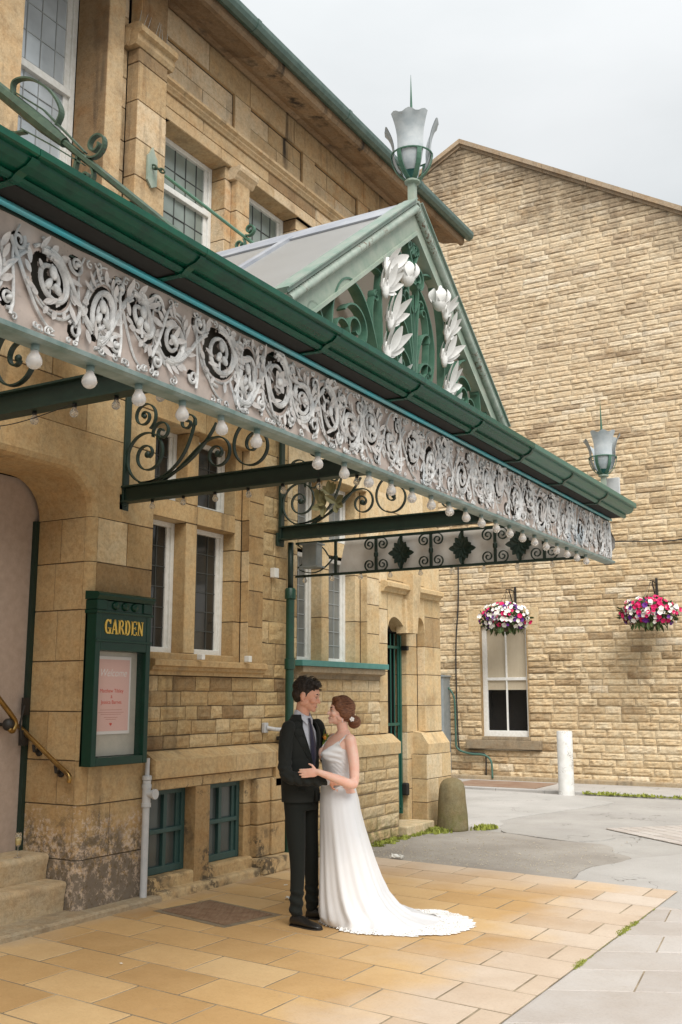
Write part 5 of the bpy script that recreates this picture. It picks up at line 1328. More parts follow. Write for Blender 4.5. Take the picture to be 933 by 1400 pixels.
for z in (.78, .93, 1.0): p.lathe([(.03, z-.02), (.041, z-.015), (.041, z+.015), (.03, z+.02)], (px, py, 0), 14)
p.build('pipe', m_grey, gp_, angle=40)
p = MB(); p.tube([(px, py, .87), (px+.075, py+.01, .87)], .032, 14); p.tube([(px+.07, py+.01, .87), (px+.09, py+.01, .87)], .042, 16); p.build('inspection_cap', m_grey, gp_, angle=40)
# junction boxes
for (x0, y0, z0, w_, h_, lab) in ((-5.90, 8.78, 2.88, .08, .10, 'small off-white electrical box where the end grille meets the wall'),
                             (-5.80, 7.46, 1.995, .05, .05, 'tiny pale box on the sill under the stone mullion'),
                             (-5.80, 8.20, 1.995, .05, .06, 'small white box at the right end of the window sill')):
    b = MB(); b.box(x0, x0+.06, y0, y0+w_, z0, z0+h_, bev=.006); tag(b.build('junction_box', m_white), lab, 'electrical box', 'little boxes on the wall')
# ---- notice board
nb = thing('notice_board', 'tall dark green glazed notice board headed GARDEN on the pier', 'notice board', (-5.8, 6.4, 1.1))
b = MB(); y0, y1, z0, z1 = 6.085, 6.745, 1.13, 2.43; x0, xf = -5.855, -5.735
b.box(x0, x0+.02, y0, y1, z0, z1); b.box(x0, xf, y0, y0+.055, z0, z1, bev=.004); b.box(x0, xf, y1-.055, y1, z0, z1, bev=.004)
b.box(x0, xf-.001, y0+.055, y1-.055, z0, z0+.065, bev=.004); b.box(x0, xf-.001, y0+.055, y1-.055, 2.03, 2.115, bev=.004); b.box(x0, xf-.004, y0+.055, y1-.055, 2.115, z1, bev=.003)
b.box(xf-.003, xf+.012, y0-.005, y1+.005, 2.098, 2.118, bev=.004); b.build('case', m_board, nb)
b = MB(); b.prism([(x0, 2.325), (xf+.01, 2.325), (xf+.015, 2.335), (xf+.015, 2.345), (xf, 2.35), (x0, 2.35)], y0-.01, y1+.01)
b.prism([(x0, 2.435), (xf+.01, 2.435), (xf+.03, 2.465), (xf+.03, 2.48), (xf+.01, 2.495), (x0, 2.505)], y0-.012, y1+.012)
b.box(x0, xf+.008, y0-.004, y0+.11, 2.352, 2.433, bev=.006); b.box(x0, xf+.008, y1-.11, y1+.004, 2.352, 2.433, bev=.006); b.build('cornice', m_board, nb)
for i in range(3):
    b = MB(); b.lathe([(.001, xf+.022), (.018, xf+.020), (.030, xf+.012), (.036, xf-.002), (.036, xf-.01)], (0, 6.30+.115*i, 2.392), 18, ax='X'); b.build('roundel', m_board, nb, smooth=True)
b = MB(); b.box(x0+.02, x0+.024, y0+.056, y1-.056, 1.20, 2.028); b.build('back_panel', m_cream, nb)
# letters: condensed slab serif
def letters(mb, word, ya, zb, h, wl, gap, x, th=.006):
    def bar(y0, y1, z0, z1): mb.box(x, x+th, y0, y1, z0, z1)
    def poly(pts, w): 
        mb.strip([(x+th/2, a, c) for a, c in pts], (1, 0, 0), th, w)
    y = ya; S = wl*.27; s = h*.07
    for ch in word:
        L, Rr, T, B = y, y+wl, zb+h, zb
        if ch == 'G':
            poly([(y+wl/2+wl*.38*math.cos(a), zb+h/2+h*.465*math.sin(a)) for a in [math.radians(q) for q in range(48, 318, 18)]], [S*.55+S*.45*abs(math.cos(math.radians(q))) for q in range(48, 318, 18)]); bar(Rr-S*1.0, Rr-.001, B+.01*0, B+h*.40); bar(Rr-S*1.8, Rr+.004, B+h*.36, B+h*.36+s); bar(Rr-S*.6, Rr, T-h*.30, T)
        elif ch == 'A':
            poly([(L+S*.4, B), (y+wl/2, T)], S*.5); poly([(y+wl/2, T), (Rr-S*.4, B)], S); bar(L+wl*.25, Rr-wl*.25, B+h*.28, B+h*.28+s); bar(L-.003, L+S*1.0, B, B+s); bar(Rr-S*1.2, Rr+.004, B, B+s)
        elif ch == 'R':
            bar(L+S*.25, L+S*1.25, B, T); bar(L, L+S*1.6, B, B+s); bar(L, L+S*1.4, T-s, T)
            poly([(L+S*.9, T-s*.5)]+[(y+wl*.52+wl*.28*math.cos(a), T-h*.245+h*.21*math.sin(a)) for a in [math.radians(q) for q in range(90, -91, -20)]]+[(L+S, T-h*.46)], S*.65)
            poly([(y+wl*.45, T-h*.46), (y+wl*.72, B+h*.3), (Rr-S*.3, B+s*.4)], S*.85)
        elif ch == 'D':
            bar(L+S*.25, L+S*1.25, B, T); bar(L, L+S*1.4, B, B+s); bar(L, L+S*1.4, T-s, T)
            poly([(L+S, T-s*.5)]+[(y+wl*.48+wl*.34*math.cos(a), zb+h/2+h*.465*math.sin(a)) for a in [math.radians(q) for q in range(90, -91, -15)]]+[(L+S, B+s*.5)], S*.8)
        elif ch == 'E':
            bar(L+S*.25, L+S*1.25, B, T); bar(L, Rr, B, B+s); bar(L, Rr, T-s, T); bar(L+S, Rr-S*.8, B+h*.48, B+h*.48+s); bar(Rr-S*.45, Rr, B, B+h*.25); bar(Rr-S*.45, Rr, T-h*.22, T); bar(Rr-S*1.1, Rr-S*.75, B+h*.40, B+h*.62)
        elif ch == 'N':
            bar(L+S*.3, L+S*.75, B, T); bar(Rr-S*.75, Rr-S*.3, B, T); poly([(L+S*.4, T-.003), (Rr-S*.5, B+.003)], S); bar(L-.002, L+S*1.3, B, B+s); bar(Rr-S*1.3, Rr+.003, T-s, T); bar(L-.002, L+S*.6, T-s, T)
        y += wl+gap
b = MB(); letters(b, 'GARDEN', 6.185, 2.165, .115, .066, .012, xf-.003); b.build('lettering', m_gold, nb)
b = MB(); b.box(xf-.028, xf-.026, y0+.054, y1-.054, 1.194, 2.031)
n = NT('pane'); n.col((.05, .05, .05)); n.set(rough=.05); n.b.inputs['Alpha'].default_value = .05; b.build('glass', n.m, nb)
# poster inside
ps = thing('poster', 'pink welcome poster with red lettering and a white border inside the notice board', 'poster', (-5.82, 6.4, 1.4))
xp = x0+.03
def ntp(name, c, r=.6): n = NT(name); n.col(c); n.set(rough=r); return n.m
b = MB(); b.box(xp, xp+.003, 6.155, 6.61, 1.37, 1.99); b.build('sheet', ntp('paper_white', (.74, .72, .70)), ps)
b = MB(); b.box(xp+.0032, xp+.0045, 6.155, 6.59, 1.395, 1.965); b.build('pink_field', ntp('paper_pink', (.74, .48, .43)), ps)
def text(body, size, y, z, x, mat, name, parent, sx=1, shear=0):
    cu = bpy.data.curves.new('t', 'FONT'); cu.body = body; cu.size = size; cu.align_x = 'CENTER'; cu.extrude = .0004; cu.shear = shear
    o = bpy.data.objects.new('t', cu); C.objects.link(o); bpy.context.view_layer.update()
    me = bpy.data.meshes.new_from_object(o.evaluated_get(bpy.context.evaluated_depsgraph_get())); bpy.data.objects.remove(o)
    me.transform(Matrix(((0, 0, 1, x), (sx, 0, 0, y), (0, 1, 0, z), (0, 0, 0, 1)))); me.name = name
    return link_mesh(name, me, mat, parent)
m_red = ntp('red_ink', (.62, .07, .04)); m_wink = ntp('white_ink', (.80, .76, .74)); m_pink2 = ntp('faint_ink', (.52, .25, .21))
text('Welcome', .085, 6.395, 1.83, xp+.005, m_wink, 'heading', ps, .95, .3)
text('Matthew Tilsley', .043, 6.385, 1.70, xp+.005, m_red, 'names', ps, 1.0); text('&', .035, 6.385, 1.655, xp+.005, m_red, 'names', ps); text('Jessica Barnes', .043, 6.385, 1.61, xp+.005, m_red, 'names', ps)
b = MB()
for i, (w_, z) in enumerate(((.26, 1.56), (.30, 1.54), (.24, 1.525), (.16, 1.50), (.12, 1.485))): b.box(xp+.0047, xp+.0052, 6.385-w_/2, 6.385+w_/2, z, z+.004)
b.build('small_print', m_pink2, ps)
b = MB(); b.ell((xp+.005, 6.378, 1.452), (.001, .008, .008), n=10, m=6); b.ell((xp+.005, 6.392, 1.452), (.001, .008, .008), n=10, m=6); b.add([(xp+.006, 6.371, 1.449), (xp+.006, 6.399, 1.449), (xp+.006, 6.385, 1.434)], [(0,1,2)]); b.build('heart', m_red, ps)
# ---- handrails
hr = thing('handrail', 'short old brass handrail on the pier reveal above the steps', 'handrail', (-6.2, 6.05, 1.0))
p = MB(); p.tube(crv([(-6.50, 6.05, 1.435), (-6.3, 6.05, 1.305), (-6.1, 6.05, 1.175), (-5.95, 6.05, 1.085), (-5.915, 6.05, 1.05), (-5.92, 6.05, 1.01)], 6), .019, 12); p.build('rail', m_brass, hr, smooth=True)
for x, z in ((-6.32, 1.27), (-6.07, 1.115)):
    p = MB(); p.tube([(x, 6.12, z-.04), (x, 6.06, z-.03), (x, 6.05, z+.02)], .014, 8); p.lathe([(.035, 6.118), (.035, 6.106), (.015, 6.10)], (x, 0, z-.04), 14, ax='Y'); p.build('rail_bracket', m_iron, hr, smooth=False)
hr2 = thing('handrail', 'brown handrail end with a round brass knob at the left edge against the pink plaster', 'handrail', (-6.35, 5.2, 1.4))
p = MB(); p.tube(crv([(-6.38, 5.2, 2.16), (-6.38, 5.5, 1.87), (-6.38, 5.735, 1.64), (-6.38, 5.86, 1.52), (-6.38, 5.905, 1.46), (-6.38, 5.88, 1.40), (-6.38, 5.84, 1.42)], 6), .021, 12); p.build('rail', m_brass, hr2, smooth=True)
p = MB(); p.ell((-6.40, 5.85, 1.45), (.05, .045, .05), n=14, m=10); p.tube([(-6.5, 5.85, 1.45), (-6.40, 5.85, 1.45)], .014, 8); p.build('rail_bracket', m_iron, hr2, smooth=True)
# champagne glass
cg = thing('champagne_glass', 'half-full champagne flute left on the top step', 'glass', (-6.21, 5.84, .455))
n = NT('clear_glass'); n.col((.9, .92, .9)); n.set(rough=.05); n.b.inputs['Transmission Weight'].default_value = .95; n.b.inputs['Alpha'].default_value = .55
p = MB(); p.lathe([(.03, .458), (.03, .461), (.004, .468), (.003, .50), (.004, .535), (.020, .55), (.025, .59), (.024, .64), (.0225, .64), (.0235, .59), (.018, .555), (.002, .545)], (-6.21, 5.84, 0), 18); p.build('flute', n.m, cg, smooth=True)
n = NT('champagne'); n.col((.62, .48, .20)); n.set(rough=.1); p = MB(); p.lathe([(.004, .548), (.019, .556), (.0225, .585), (.0225, .60), (.001, .60)], (-6.21, 5.84, 0), 16); p.build('champagne', n.m, cg, smooth=True)
# ---- bollards
bo = MB(); bx_, by_ = -5.51, 12.42; rb = [(.20, -.02), (.198, .04), (.19, .2), (.178, .38), (.165, .50), (.145, .57), (.11, .615), (.06, .638), (.002, .645)]
R_ = []
for (r, h) in rb:
    R_.append([(bx_+(r+noise.noise(Vector((math.cos(a)*2, math.sin(a)*2, h*4)))*.012)*math.cos(a), by_+(r+noise.noise(Vector((math.cos(a)*2, math.sin(a)*2, h*4+5)))*.012)*math.sin(a), h) for a in [2*PI*k/28 for k in range(28)]])
bo.ring_loft(R_)
tag(bo.build('stone_bollard', stone('bollard_stone', [(0, (.22, .19, .11)), (1, (.36, .30, .18))], (.1, .08, .05), stain=.6, bump=.8, lichen=.5), smooth=True, loc=(bx_, by_, 0)), 'squat round-topped weathered stone bollard by the hall corner', 'bollard')
wb = thing('bollard', 'slim white post with chipped paint in front of the gable wall', 'bollard', (-5.74, 17.8, 0))
p = MB(); p.lathe([(.14, -.03), (.135, .03), (.135, 1.05), (.125, 1.075), (.001, 1.08)], (-5.74, 17.8, 0), 24); p.build('post', m_bollard, wb, angle=40)
# ---- cabinet and cables on the far wall
cb = thing('meter_cabinet', 'narrow galvanised metal cabinet against the gable wall behind the hall corner', 'cabinet', (-9.1, 19.8, 0))
p = MB(); p.box(-9.6, -8.86, 19.62, 19.98, .12, 2.08, bev=.01); p.build('case', m_galv, cb)
p = MB(); p.prism([(-9.63, 2.07), (-8.83, 2.07), (-8.83, 2.10), (-9.63, 2.16)], 19.59, 19.98); p.build('lid', m_galv, cb)
p = MB(); p.box(-8.90, -8.84, 19.66, 19.74, -.0, .14, bev=.01); p.build('foot', m_rust, cb)
def cable(name, pts, r, mat, label): p = MB(); p.tube(crv(pts, 6), r, 6); tag(p.build(name, mat, smooth=True), label, 'cable')
cable('cable', [(-8.60, 19.93, 4.6), (-8.62, 19.93, 3.6), (-8.68, 19.93, 2.9), (-8.70, 19.93, 2.2), (-8.69, 19.93, 1.2), (-8.66, 19.92, .64), (-8.56, 19.92, .55), (-8.2, 19.92, .53), (-8.08, 19.92, .48), (-8.08, 19.92, .1)], .016, m_cable, 'thin black cable running down the gable wall beside the cabinet')
cable('hose', [(-8.86, 19.88, 1.85), (-8.78, 19.88, 1.75), (-8.72, 19.88, 1.55), (-8.71, 19.88, .9), (-8.68, 19.88, .62), (-8.4, 19.88, .52), (-8.1, 19.88, .50), (-7.95, 19.88, .38), (-7.92, 19.86, .05)], .022, m_cablegreen, 'green conduit curving down from the cabinet along the foot of the gable wall')
cable('wire', [(-6.1, 19.95, 4.62), (-5.2, 19.95, 4.66), (-4.3, 19.95, 4.60), (-3.4, 19.95, 4.66)], .012, m_cable, 'thin dark wire strung along the gable wall above the baskets')
# ---- hanging baskets
def flowercol(name, c, c2): n = NT(name); n.col(n.mix(n.rng(n.noise(25, 2), .4, .6, 0, 1), c, c2)); n.set(rough=.6, spec=.2); return n.m
m_fw = flowercol('white_petals', (.80, .78, .74), (.70, .66, .60)); m_fp = flowercol('crimson_petals', (.62, .02, .12), (.48, .012, .10)); m_fv = flowercol('violet_petals', (.16, .03, .25), (.09, .02, .18))
m_fol = flowercol('basket_leaves', (.035, .055, .018), (.06, .09, .025))
def basket(cx, cz, wall_hook, seed, weights, label, sx=.50):
    cy_ = 19.45; t = thing('flower_basket', label, 'hanging basket', (cx, cy_, cz), 'hanging baskets on the gable wall'); r = random.Random(seed)
    b = MB(); b.lathe([(.03, cz-.30), (.15, cz-.27), (.24, cz-.17), (.29, cz-.03), (.30, cz)], (cx, cy_, 0), 18); b.build('bowl', paint('basket_liner', (.05, .035, .02), None, .9), t)
    f = MB(); fl = {0: MB(), 1: MB(), 2: MB()}
    for i in range(700):
        d = Vector((r.gauss(0, 1), r.gauss(0, 1), r.gauss(0, 1))).normalized(); 
        if d.z < -.75: continue
        p_ = Vector((cx+d.x*sx*r.uniform(.85, 1.12), cy_+d.y*.34*r.uniform(.8, 1), cz+d.z*.26*r.uniform(.8, 1)-.03)); a = Vector((r.gauss(0, 1), r.gauss(0, 1), r.gauss(0, 1))).normalized()
        leaf(f, p_, a, d, r.uniform(.05, .10), .022, .2, 3)
    for i in range(30):
        a = r.uniform(0, 2*PI); x = cx+math.cos(a)*sx*r.uniform(.3, .8); leaf(f, (x, cy_+math.sin(a)*.3, cz-.22), (r.uniform(-.3, .3), r.uniform(-.2, .2), -1), (math.cos(a), math.sin(a), 0), r.uniform(.08, .17), .03, .2, 3)
    for i in range(270):
        d = Vector((r.gauss(0, 1), r.gauss(0, 1)*1.0-.3, r.gauss(0, 1))).normalized()
        if d.z < -.72: continue
        jj = r.uniform(.82, 1.12); p_ = Vector((cx+d.x*(sx+.03)*jj, cy_+d.y*.38*jj, cz+d.z*.28*jj-.02)); clump = noise.noise(Vector((p_.x*5+seed*7, p_.z*5, seed)))
        k = r.choices((0, 1, 2), [weights[0]*(1+1.2*clump), weights[1]*max(.1, 1-1.5*clump), weights[2]*(2.2 if d.z < -.1 else .5)])[0]
        mb_ = fl[k]; R2 = r.uniform(.034, .058); nx = (d+Vector((r.uniform(-.3, .3), -.35, r.uniform(-.2, .4)))).normalized(); u_ = nx.orthogonal().normalized(); v_ = nx.cross(u_); vv_ = [p_-nx*R2*.35]
        ph = r.uniform(0, 6)
        for q in range(10):
            a = ph+2*PI*q/10; rad = R2*(1 if q % 2 else .82); vv_.append(p_+u_*rad*math.cos(a)+v_*rad*math.sin(a)+nx*R2*(.12 if q % 2 else .0))
        mb_.add(vv_, [(0, 1+q, 1+(q+1) % 10) for q in range(10)])
    tag(f.build('foliage', m_fol, t), kind='stuff')
    for k, nm, m in ((0, 'white_flowers', m_fw), (1, 'crimson_flowers', m_fp), (2, 'violet_flowers', m_fv)):
        tag(fl[k].build(nm, m, t), kind='stuff')
    b = MB(); hz = wall_hook; b.box(cx+.03, cx+.07, 19.94, 19.98, hz-.45, hz, bev=.004); b.strip([(cx+.05, 19.95, hz-.1), (cx+.05, 19.6, hz-.08), (cx+.05, 19.45, hz-.1)], (1, 0, 0), .02, .02); b.strip([(cx+.05, 19.95, hz-.42), (cx+.05, 19.75, hz-.3), (cx+.05, 19.6, hz-.1)], (1, 0, 0), .02, .012); b.build('wall_bracket', m_iron, t)
    b = MB()
    for a in (0, 2.1, 4.2): b.tube([(cx+.05, 19.45, hz-.12), (cx+.27*math.cos(a), cy_+.27*math.sin(a), cz)], .004, 4)
    b.build('chain', m_iron, t)
basket(-7.41, 3.24, 3.88, 3, (2.2, .6, .7), 'hanging basket of mostly white petunias with crimson and violet, above the sash window', .47)
basket(-4.56, 3.23, 3.90, 8, (1.1, 1.5, .4), 'hanging basket of mostly crimson petunias with white, on the blank wall at the right edge', .50)
# ================================================================ PEOPLE
def fuse(mb, name, mat, parent, voxel=.006, smooth=4, disp=None):
    me = mb.mesh(name); o = bpy.data.objects.new('tmp', me); C.objects.link(o)
    m = o.modifiers.new('r', 'REMESH'); m.mode = 'VOXEL'; m.voxel_size = voxel; m.use_smooth_shade = True
    s = o.modifiers.new('s', 'SMOOTH'); s.iterations = smooth; s.factor = .6
    bpy.context.view_layer.update(); dg = bpy.context.evaluated_depsgraph_get()
    me2 = bpy.data.meshes.new_from_object(o.evaluated_get(dg)); bpy.data.objects.remove(o); me2.name = name
    if disp:
        nrm = [v.normal.copy() for v in me2.vertices]
        for v, nn in zip(me2.vertices, nrm): v.co += nn*disp(v.co)
    me2.polygons.foreach_set('use_smooth', [True]*len(me2.polygons)); me2.update()
    return link_mesh(name, me2, mat, parent)
def rings(mb, spec, n=28, yaw=0, p=2.0):
    """spec: (z, cx, cy, a(shoulder axis), b(depth)) stacked ellipses; yaw turns the shoulder axis"""
    R = []
    for (z, cx, cy, a, b) in spec:
        ring = []
        for k in range(n):
            t = 2*PI*k/n; c, s = math.cos(t), math.sin(t); u = a*math.copysign(abs(c)**(2/p), c); w = b*math.copysign(abs(s)**(2/p), s)
            ring.append((cx+u*math.cos(yaw)-w*math.sin(yaw), cy+u*math.sin(yaw)+w*math.cos(yaw), z))
        R.append(ring)
    mb.ring_loft(R)
def limb(mb, pts, rad, n=16):
    P = crv(pts, 6); m = len(rad); r = []
    for i in range(len(P)):
        t = i/(len(P)-1)*(m-1); k = min(int(t), m-2); r.append(rad[k]+(rad[k+1]-rad[k])*(t-k))
    mb.tube(P, r, n); mb.ell(P[0], (r[0]*.97,)*3, n=12, m=8); mb.ell(P[-1], (r[-1]*.97,)*3, n=12, m=8)
def hand(mb, wrist, dirv, palmn, s=1.0, curl=.5, spread=.16, thumb_side=1):
    """palm and five unequal bent fingers; palmn points out of the palm"""
    d = Vector(dirv).normalized(); nrm = Vector(palmn); nrm = (nrm-d*nrm.dot(d)).normalized(); side = d.cross(nrm).normalized()*thumb_side
    w = Vector(wrist); pc_ = w+d*.045*s
    R3 = Matrix((side, nrm, d)).transposed()
    mb.ell(pc_, (.038*s, .014*s, .050*s), R3, 14, 8); mb.ell(w+d*.005, (.026*s, .019*s, .03*s), R3, 12, 8)
    for i, (off, L) in enumerate(((.028, .070), (.010, .080), (-.009, .074), (-.027, .058))):
        b = w+d*.082*s+side*off*s; dd = (d+side*(off*spread*22*.35)).normalized(); pts = [b-dd*.02*s, b]; a = 0; cur = b
        for j, f in enumerate((.45, .31, .24)):
            a += curl*(.35 if j == 0 else .55); dv = dd*math.cos(a)+nrm*math.sin(a); cur = cur+dv*L*f*s; pts.append(cur)
        mb.tube(pts, [.0088*s, .0086*s, .0082*s, .0075*s, .0062*s], 8); mb.ell(pts[-1], (.0062*s,)*3, n=8, m=6)
    b = w+d*.025*s+side*.026*s; t1 = b+(d*.55+side*.85+nrm*.25).normalized()*.036*s; t2 = t1+(d*.85+side*.45+nrm*.3).normalized()*.030*s
    mb.tube([b, t1, t2], [.0115*s, .0098*s, .0072*s], 8); mb.ell(t2, (.0072*s,)*3, n=8, m=6)
def headm(mb, c, yaw, pitch, roll, s=1.0, fem=False, smile=1):
    """c = centre of the cranium; face looks along +x before rotation"""
    M = Matrix.Translation(c) @ Matrix.Rotation(yaw, 4, 'Z') @ Matrix.Rotation(-pitch, 4, 'Y') @ Matrix.Rotation(roll, 4, 'X')
    R3 = M.to_3x3()
    def E(p, r, rot=None): mb.ell(M @ Vector(p)*1 if s == 1 else M @ (Vector(p)*s), tuple(q*s for q in r), R3 @ rot if rot is not None else R3, 20, 14)
    ry = lambda d: Matrix.Rotation(math.radians(d), 3, 'Y')
    E((-.012, 0, .022), (.098, .076, .092)); E((.022, 0, .010), (.068, .068, .078)); E((.034, 0, -.042), (.050, .054, .068))
    E((.048, 0, -.078), (.034, .036, .030)); E((.070, 0, -.096), (.017, .020, .015)); E((.012, 0, -.062), (.045, .056, .040), ry(-18))
    for sg in (-1, 1):
        E((.060, sg*.040, -.030), (.026, .024, .024)); E((.070, sg*.030, .012), (.014, .026, .008)); E((.004, sg*.058, -.055), (.034, .012, .022), ry(-25))
        E((-.008, sg*.076, -.012), (.017, .008, .030), ry(12)); E((-.014, sg*.081, -.004), (.014, .007, .021), ry(12)); E((-.006, sg*.077, -.034), (.009, .006, .012))
        E((.084, sg*.010, -.038), (.010, .009, .008))
    E((.078, 0, .002), (.012, .010, .020)); E((.092, 0, -.022), (.013, .009, .014), ry(-30)); E((.088, 0, -.018), (.011, .0095, .022), ry(-20)); E((.100, 0, -.033), (.012, .010, .010))
    E((.081, 0, -.062), (.010, .022, .006)); E((.079, 0, -.074), (.010, .019, .007)); E((.074, 0, -.054), (.012, .024, .010))
    for sg in (-1, 1): E((.074, sg*.025, -.064), (.008, .008, .008))
    return M, R3
def face_details(M, R3, s, root, eyecol, lipcol, browcol, male):
    def sub(nm, mat, items):
        for it in items:
            b = MB(); it(b); b.build(nm, mat, root, smooth=True)
    W = ntp('eye_white', (.72, .70, .67), .25); I = ntp(eyecol[0], eyecol[1], .2)
    for sg in (-1, 1):
        b = MB(); b.ell(M @ (Vector((.067, sg*.029, -.006))*s), (.0135*s, .0145*s, .0085*s), R3, 14, 10); e = b.build('eye', W, root, smooth=True)
        b = MB(); b.ell(M @ (Vector((.0785, sg*.027, -.006))*s), (.0035*s, .0055*s, .0058*s), R3, 10, 8); b.build('iris', I, e, smooth=True)
        b = MB(); b.strip([M @ (Vector(p)*s) for p in ((.082, sg*.014, .003), (.0835, sg*.026, .0055), (.076, sg*.040, -.001))], R3 @ Vector((1, 0, 0)), .006, .0028*s); b.build('eyelid', browcol, root)
        b = MB(); b.strip([M @ (Vector(p)*s) for p in ((.084, sg*.012, .016), (.0835, sg*.028, .022), (.070, sg*.048, .014))], R3 @ Vector((1, 0, 0)), .008, [.006*s, .0065*s, .003*s]); b.build('eyebrow', browcol, root)
    b = MB(); b.ell(M @ (Vector((.087, 0, -.0635))*s), (.006*s, .020*s, .0035*s), R3, 12, 8); b.ell(M @ (Vector((.084, 0, -.073))*s), (.006*s, .017*s, .0045*s), R3, 12, 8); b.build('lips', lipcol, root, smooth=True)
    b = MB(); b.ell(M @ (Vector((.0885, 0, -.068))*s), (.004*s, .014*s, .0028*s), R3, 12, 8); b.build('teeth', W, root, smooth=True)
def skin(name, c):
    n = NT(name); b = n.mix(n.rng(n.noise(18, 3), .35, .65, 0, 1), c, tuple(x*y for x, y in zip(c, (1.0, .86, .82)))); n.col(b); n.set(rough=.5, spec=.35)
    n.b.inputs['Subsurface Weight'].default_value = .12; n.b.inputs['Subsurface Radius'].default_value = (.02, .008, .004); n.b.inputs['Subsurface Scale'].default_value = .5; return n.m
sk_m = skin('skin_warm', (.66, .38, .27)); sk_f = skin('skin_fair', (.76, .50, .40))
def haircol(name, c, c2, sc=(60, 60, 60)):
    n = NT(name); n.col(n.mix(n.rng(n.noise(1, 4, .6, map_scale=sc), .35, .65, 0, 1), c, c2)); n.set(rough=.55, spec=.3); n.bump(n.noise(1, 4, .6, map_scale=sc), .5, .004); return n.m
m_hair_m = haircol('dark_hair', (.012, .009, .007), (.035, .024, .017), (90, 90, 40)); m_hair_f = haircol('auburn_hair', (.085, .030, .014), (.20, .085, .040), (40, 40, 110))
def cloth(name, c, rough=.85, b=.3, sheen=.2, sc=220):
    n = NT(name); n.col(n.mix(n.rng(n.noise(sc, 3), .3, .7, 0, 1), c, tuple(x*.8 for x in c))); n.set(rough=rough, spec=.25); n.b.inputs['Sheen Weight'].default_value = sheen; n.bump(n.noise(sc, 3), b, .001); return n.m
m_suit = cloth('charcoal_suit', (.016, .018, .016), sheen=.05); m_trouser = cloth('charcoal_trousers', (.009, .011, .009), sheen=.05); m_shirt = cloth('pale_shirt', (.62, .64, .70), .7, .1); m_tie = cloth('navy_tie', (.025, .025, .05), .5, .1)
m_shoe = ntp('black_shoe', (.012, .011, .010), .35)
RZ = math.atan2(.49873, .86676)

# ---- groom ---------------------------------------------------------
gm = thing('person', 'dark-haired man in a charcoal suit and navy tie with an orange buttonhole', 'person', (-4.29, 6.86, 0), rz=RZ)
yawm = math.radians(55)                         # shoulder axis: left shoulder away and right
ax_ = Vector((math.cos(yawm), math.sin(yawm), 0)); fw_ = Vector((math.sin(yawm), -math.cos(yawm), 0))
def folds_suit(co):
    a = noise.noise(Vector((co.x*9, co.y*9, co.z*5)))*.008
    if 1.0 < co.z < 1.22: a += noise.noise(Vector((co.x*6, co.y*6, co.z*26)))*.006
    return a
Hc = Vector((.035, -.02, 1.680))
body = MB()
M_, R3_ = headm(body, Hc, math.radians(-14), math.radians(-12), 0, 1.06); M_ = M_ @ Matrix.Scale(1.06, 4)
limb(body, [(-.015, -.005, 1.42), (-.005, -.005, 1.52), (.01, -.01, 1.62)], [.062, .055, .055])
rings(body, [(.86, -.02, 0, .14, .09), (1.1, -.02, 0, .13, .09), (1.3, -.02, 0, .15, .09), (1.42, -.02, 0, .14, .07), (1.47, -.02, 0, .06, .05)], yaw=yawm)
for (hx, hy, kx, ky, ax1, ay) in ((-.055, -.055, -.028, -.105, -.032, -.118), (.040, .055, .066, .10, .078, .135)):
    limb(body, [(hx, hy, .9), (kx, ky, .48), (ax1, ay, .09)], [.06, .042, .030])
# right forearm and hand round her waist, left arm behind her
limb(body, [(-.100, -.140, 1.42), (-.124, -.180, 1.26), (-.105, -.225, 1.095), (.0, -.243, 1.065), (.10, -.235, 1.058), (.20, -.205, 1.052)], [.040, .040, .036, .035, .031, .026])
hand(body, (.200, -.195, 1.045), (1, .42, .0), (-.1, 1, 0), .95, .6, .03, -1)
limb(body, [(.09, .15, 1.40), (.20, .25, 1.16), (.31, .20, 1.10)], [.045, .036, .026])
hand(body, (.31, .195, 1.10), (.75, -.6, 0), (-.6, -.75, 0), 1.0, .4, .12, -1)
bd = fuse(body, 'body', sk_m, gm, .0042, 3)
face_details(M_, R3_, 1.0, gm, ('brown_iris', (.03, .015, .01)), ntp('lip', (.40, .15, .12), .5), m_hair_m, True)
h = MB()
def E(mb, M, R3, p, r, rot=None): mb.ell(M @ Vector(p), tuple(q*1.06 for q in r), R3 @ rot if rot is not None else R3, 20, 14)
ry = lambda d: Matrix.Rotation(math.radians(d), 3, 'Y')
E(h, M_, R3_, (-.022, 0, .048), (.100, .082, .082)); E(h, M_, R3_, (-.052, 0, .000), (.062, .076, .070)); E(h, M_, R3_, (.026, 0, .088), (.062, .064, .030), ry(-8)); E(h, M_, R3_, (.056, -.010, .084), (.030, .046, .020), ry(25))
for sg in (-1, 1): E(h, M_, R3_, (.000, sg*.058, .040), (.040, .022, .042)); E(h, M_, R3_, (.012, sg*.071, .012), (.010, .006, .026))
hr_ = lambda co: noise.noise(Vector((co.x*60, co.y*60, co.z*35)))*.004
fuse(h, 'hair', m_hair_m, gm, .005, 2, hr_)
hs = MB(); r = random.Random(22)
for i in range(260):
    th_ = r.uniform(.35, 2.3); ph2 = r.uniform(-1.7, 1.7); n_v = Vector((math.cos(th_), math.sin(th_)*math.sin(ph2), math.sin(th_)*math.cos(ph2)))
    p0 = Vector((-.022+.104*n_v.x, .085*n_v.y, .050+.086*n_v.z)); d0 = Vector((.7, r.uniform(-.3, .3), .15)) if th_ < 1.5 else Vector((-.4, r.uniform(-.3, .3), -.5))
    hs.tube([M_ @ p0, M_ @ (p0+n_v*.006+d0*.012), M_ @ (p0+n_v*.005+d0*.026)], [.0018, .0015, .0004], 4)
hs.build('hair_strands', m_hair_m, gm, smooth=True)
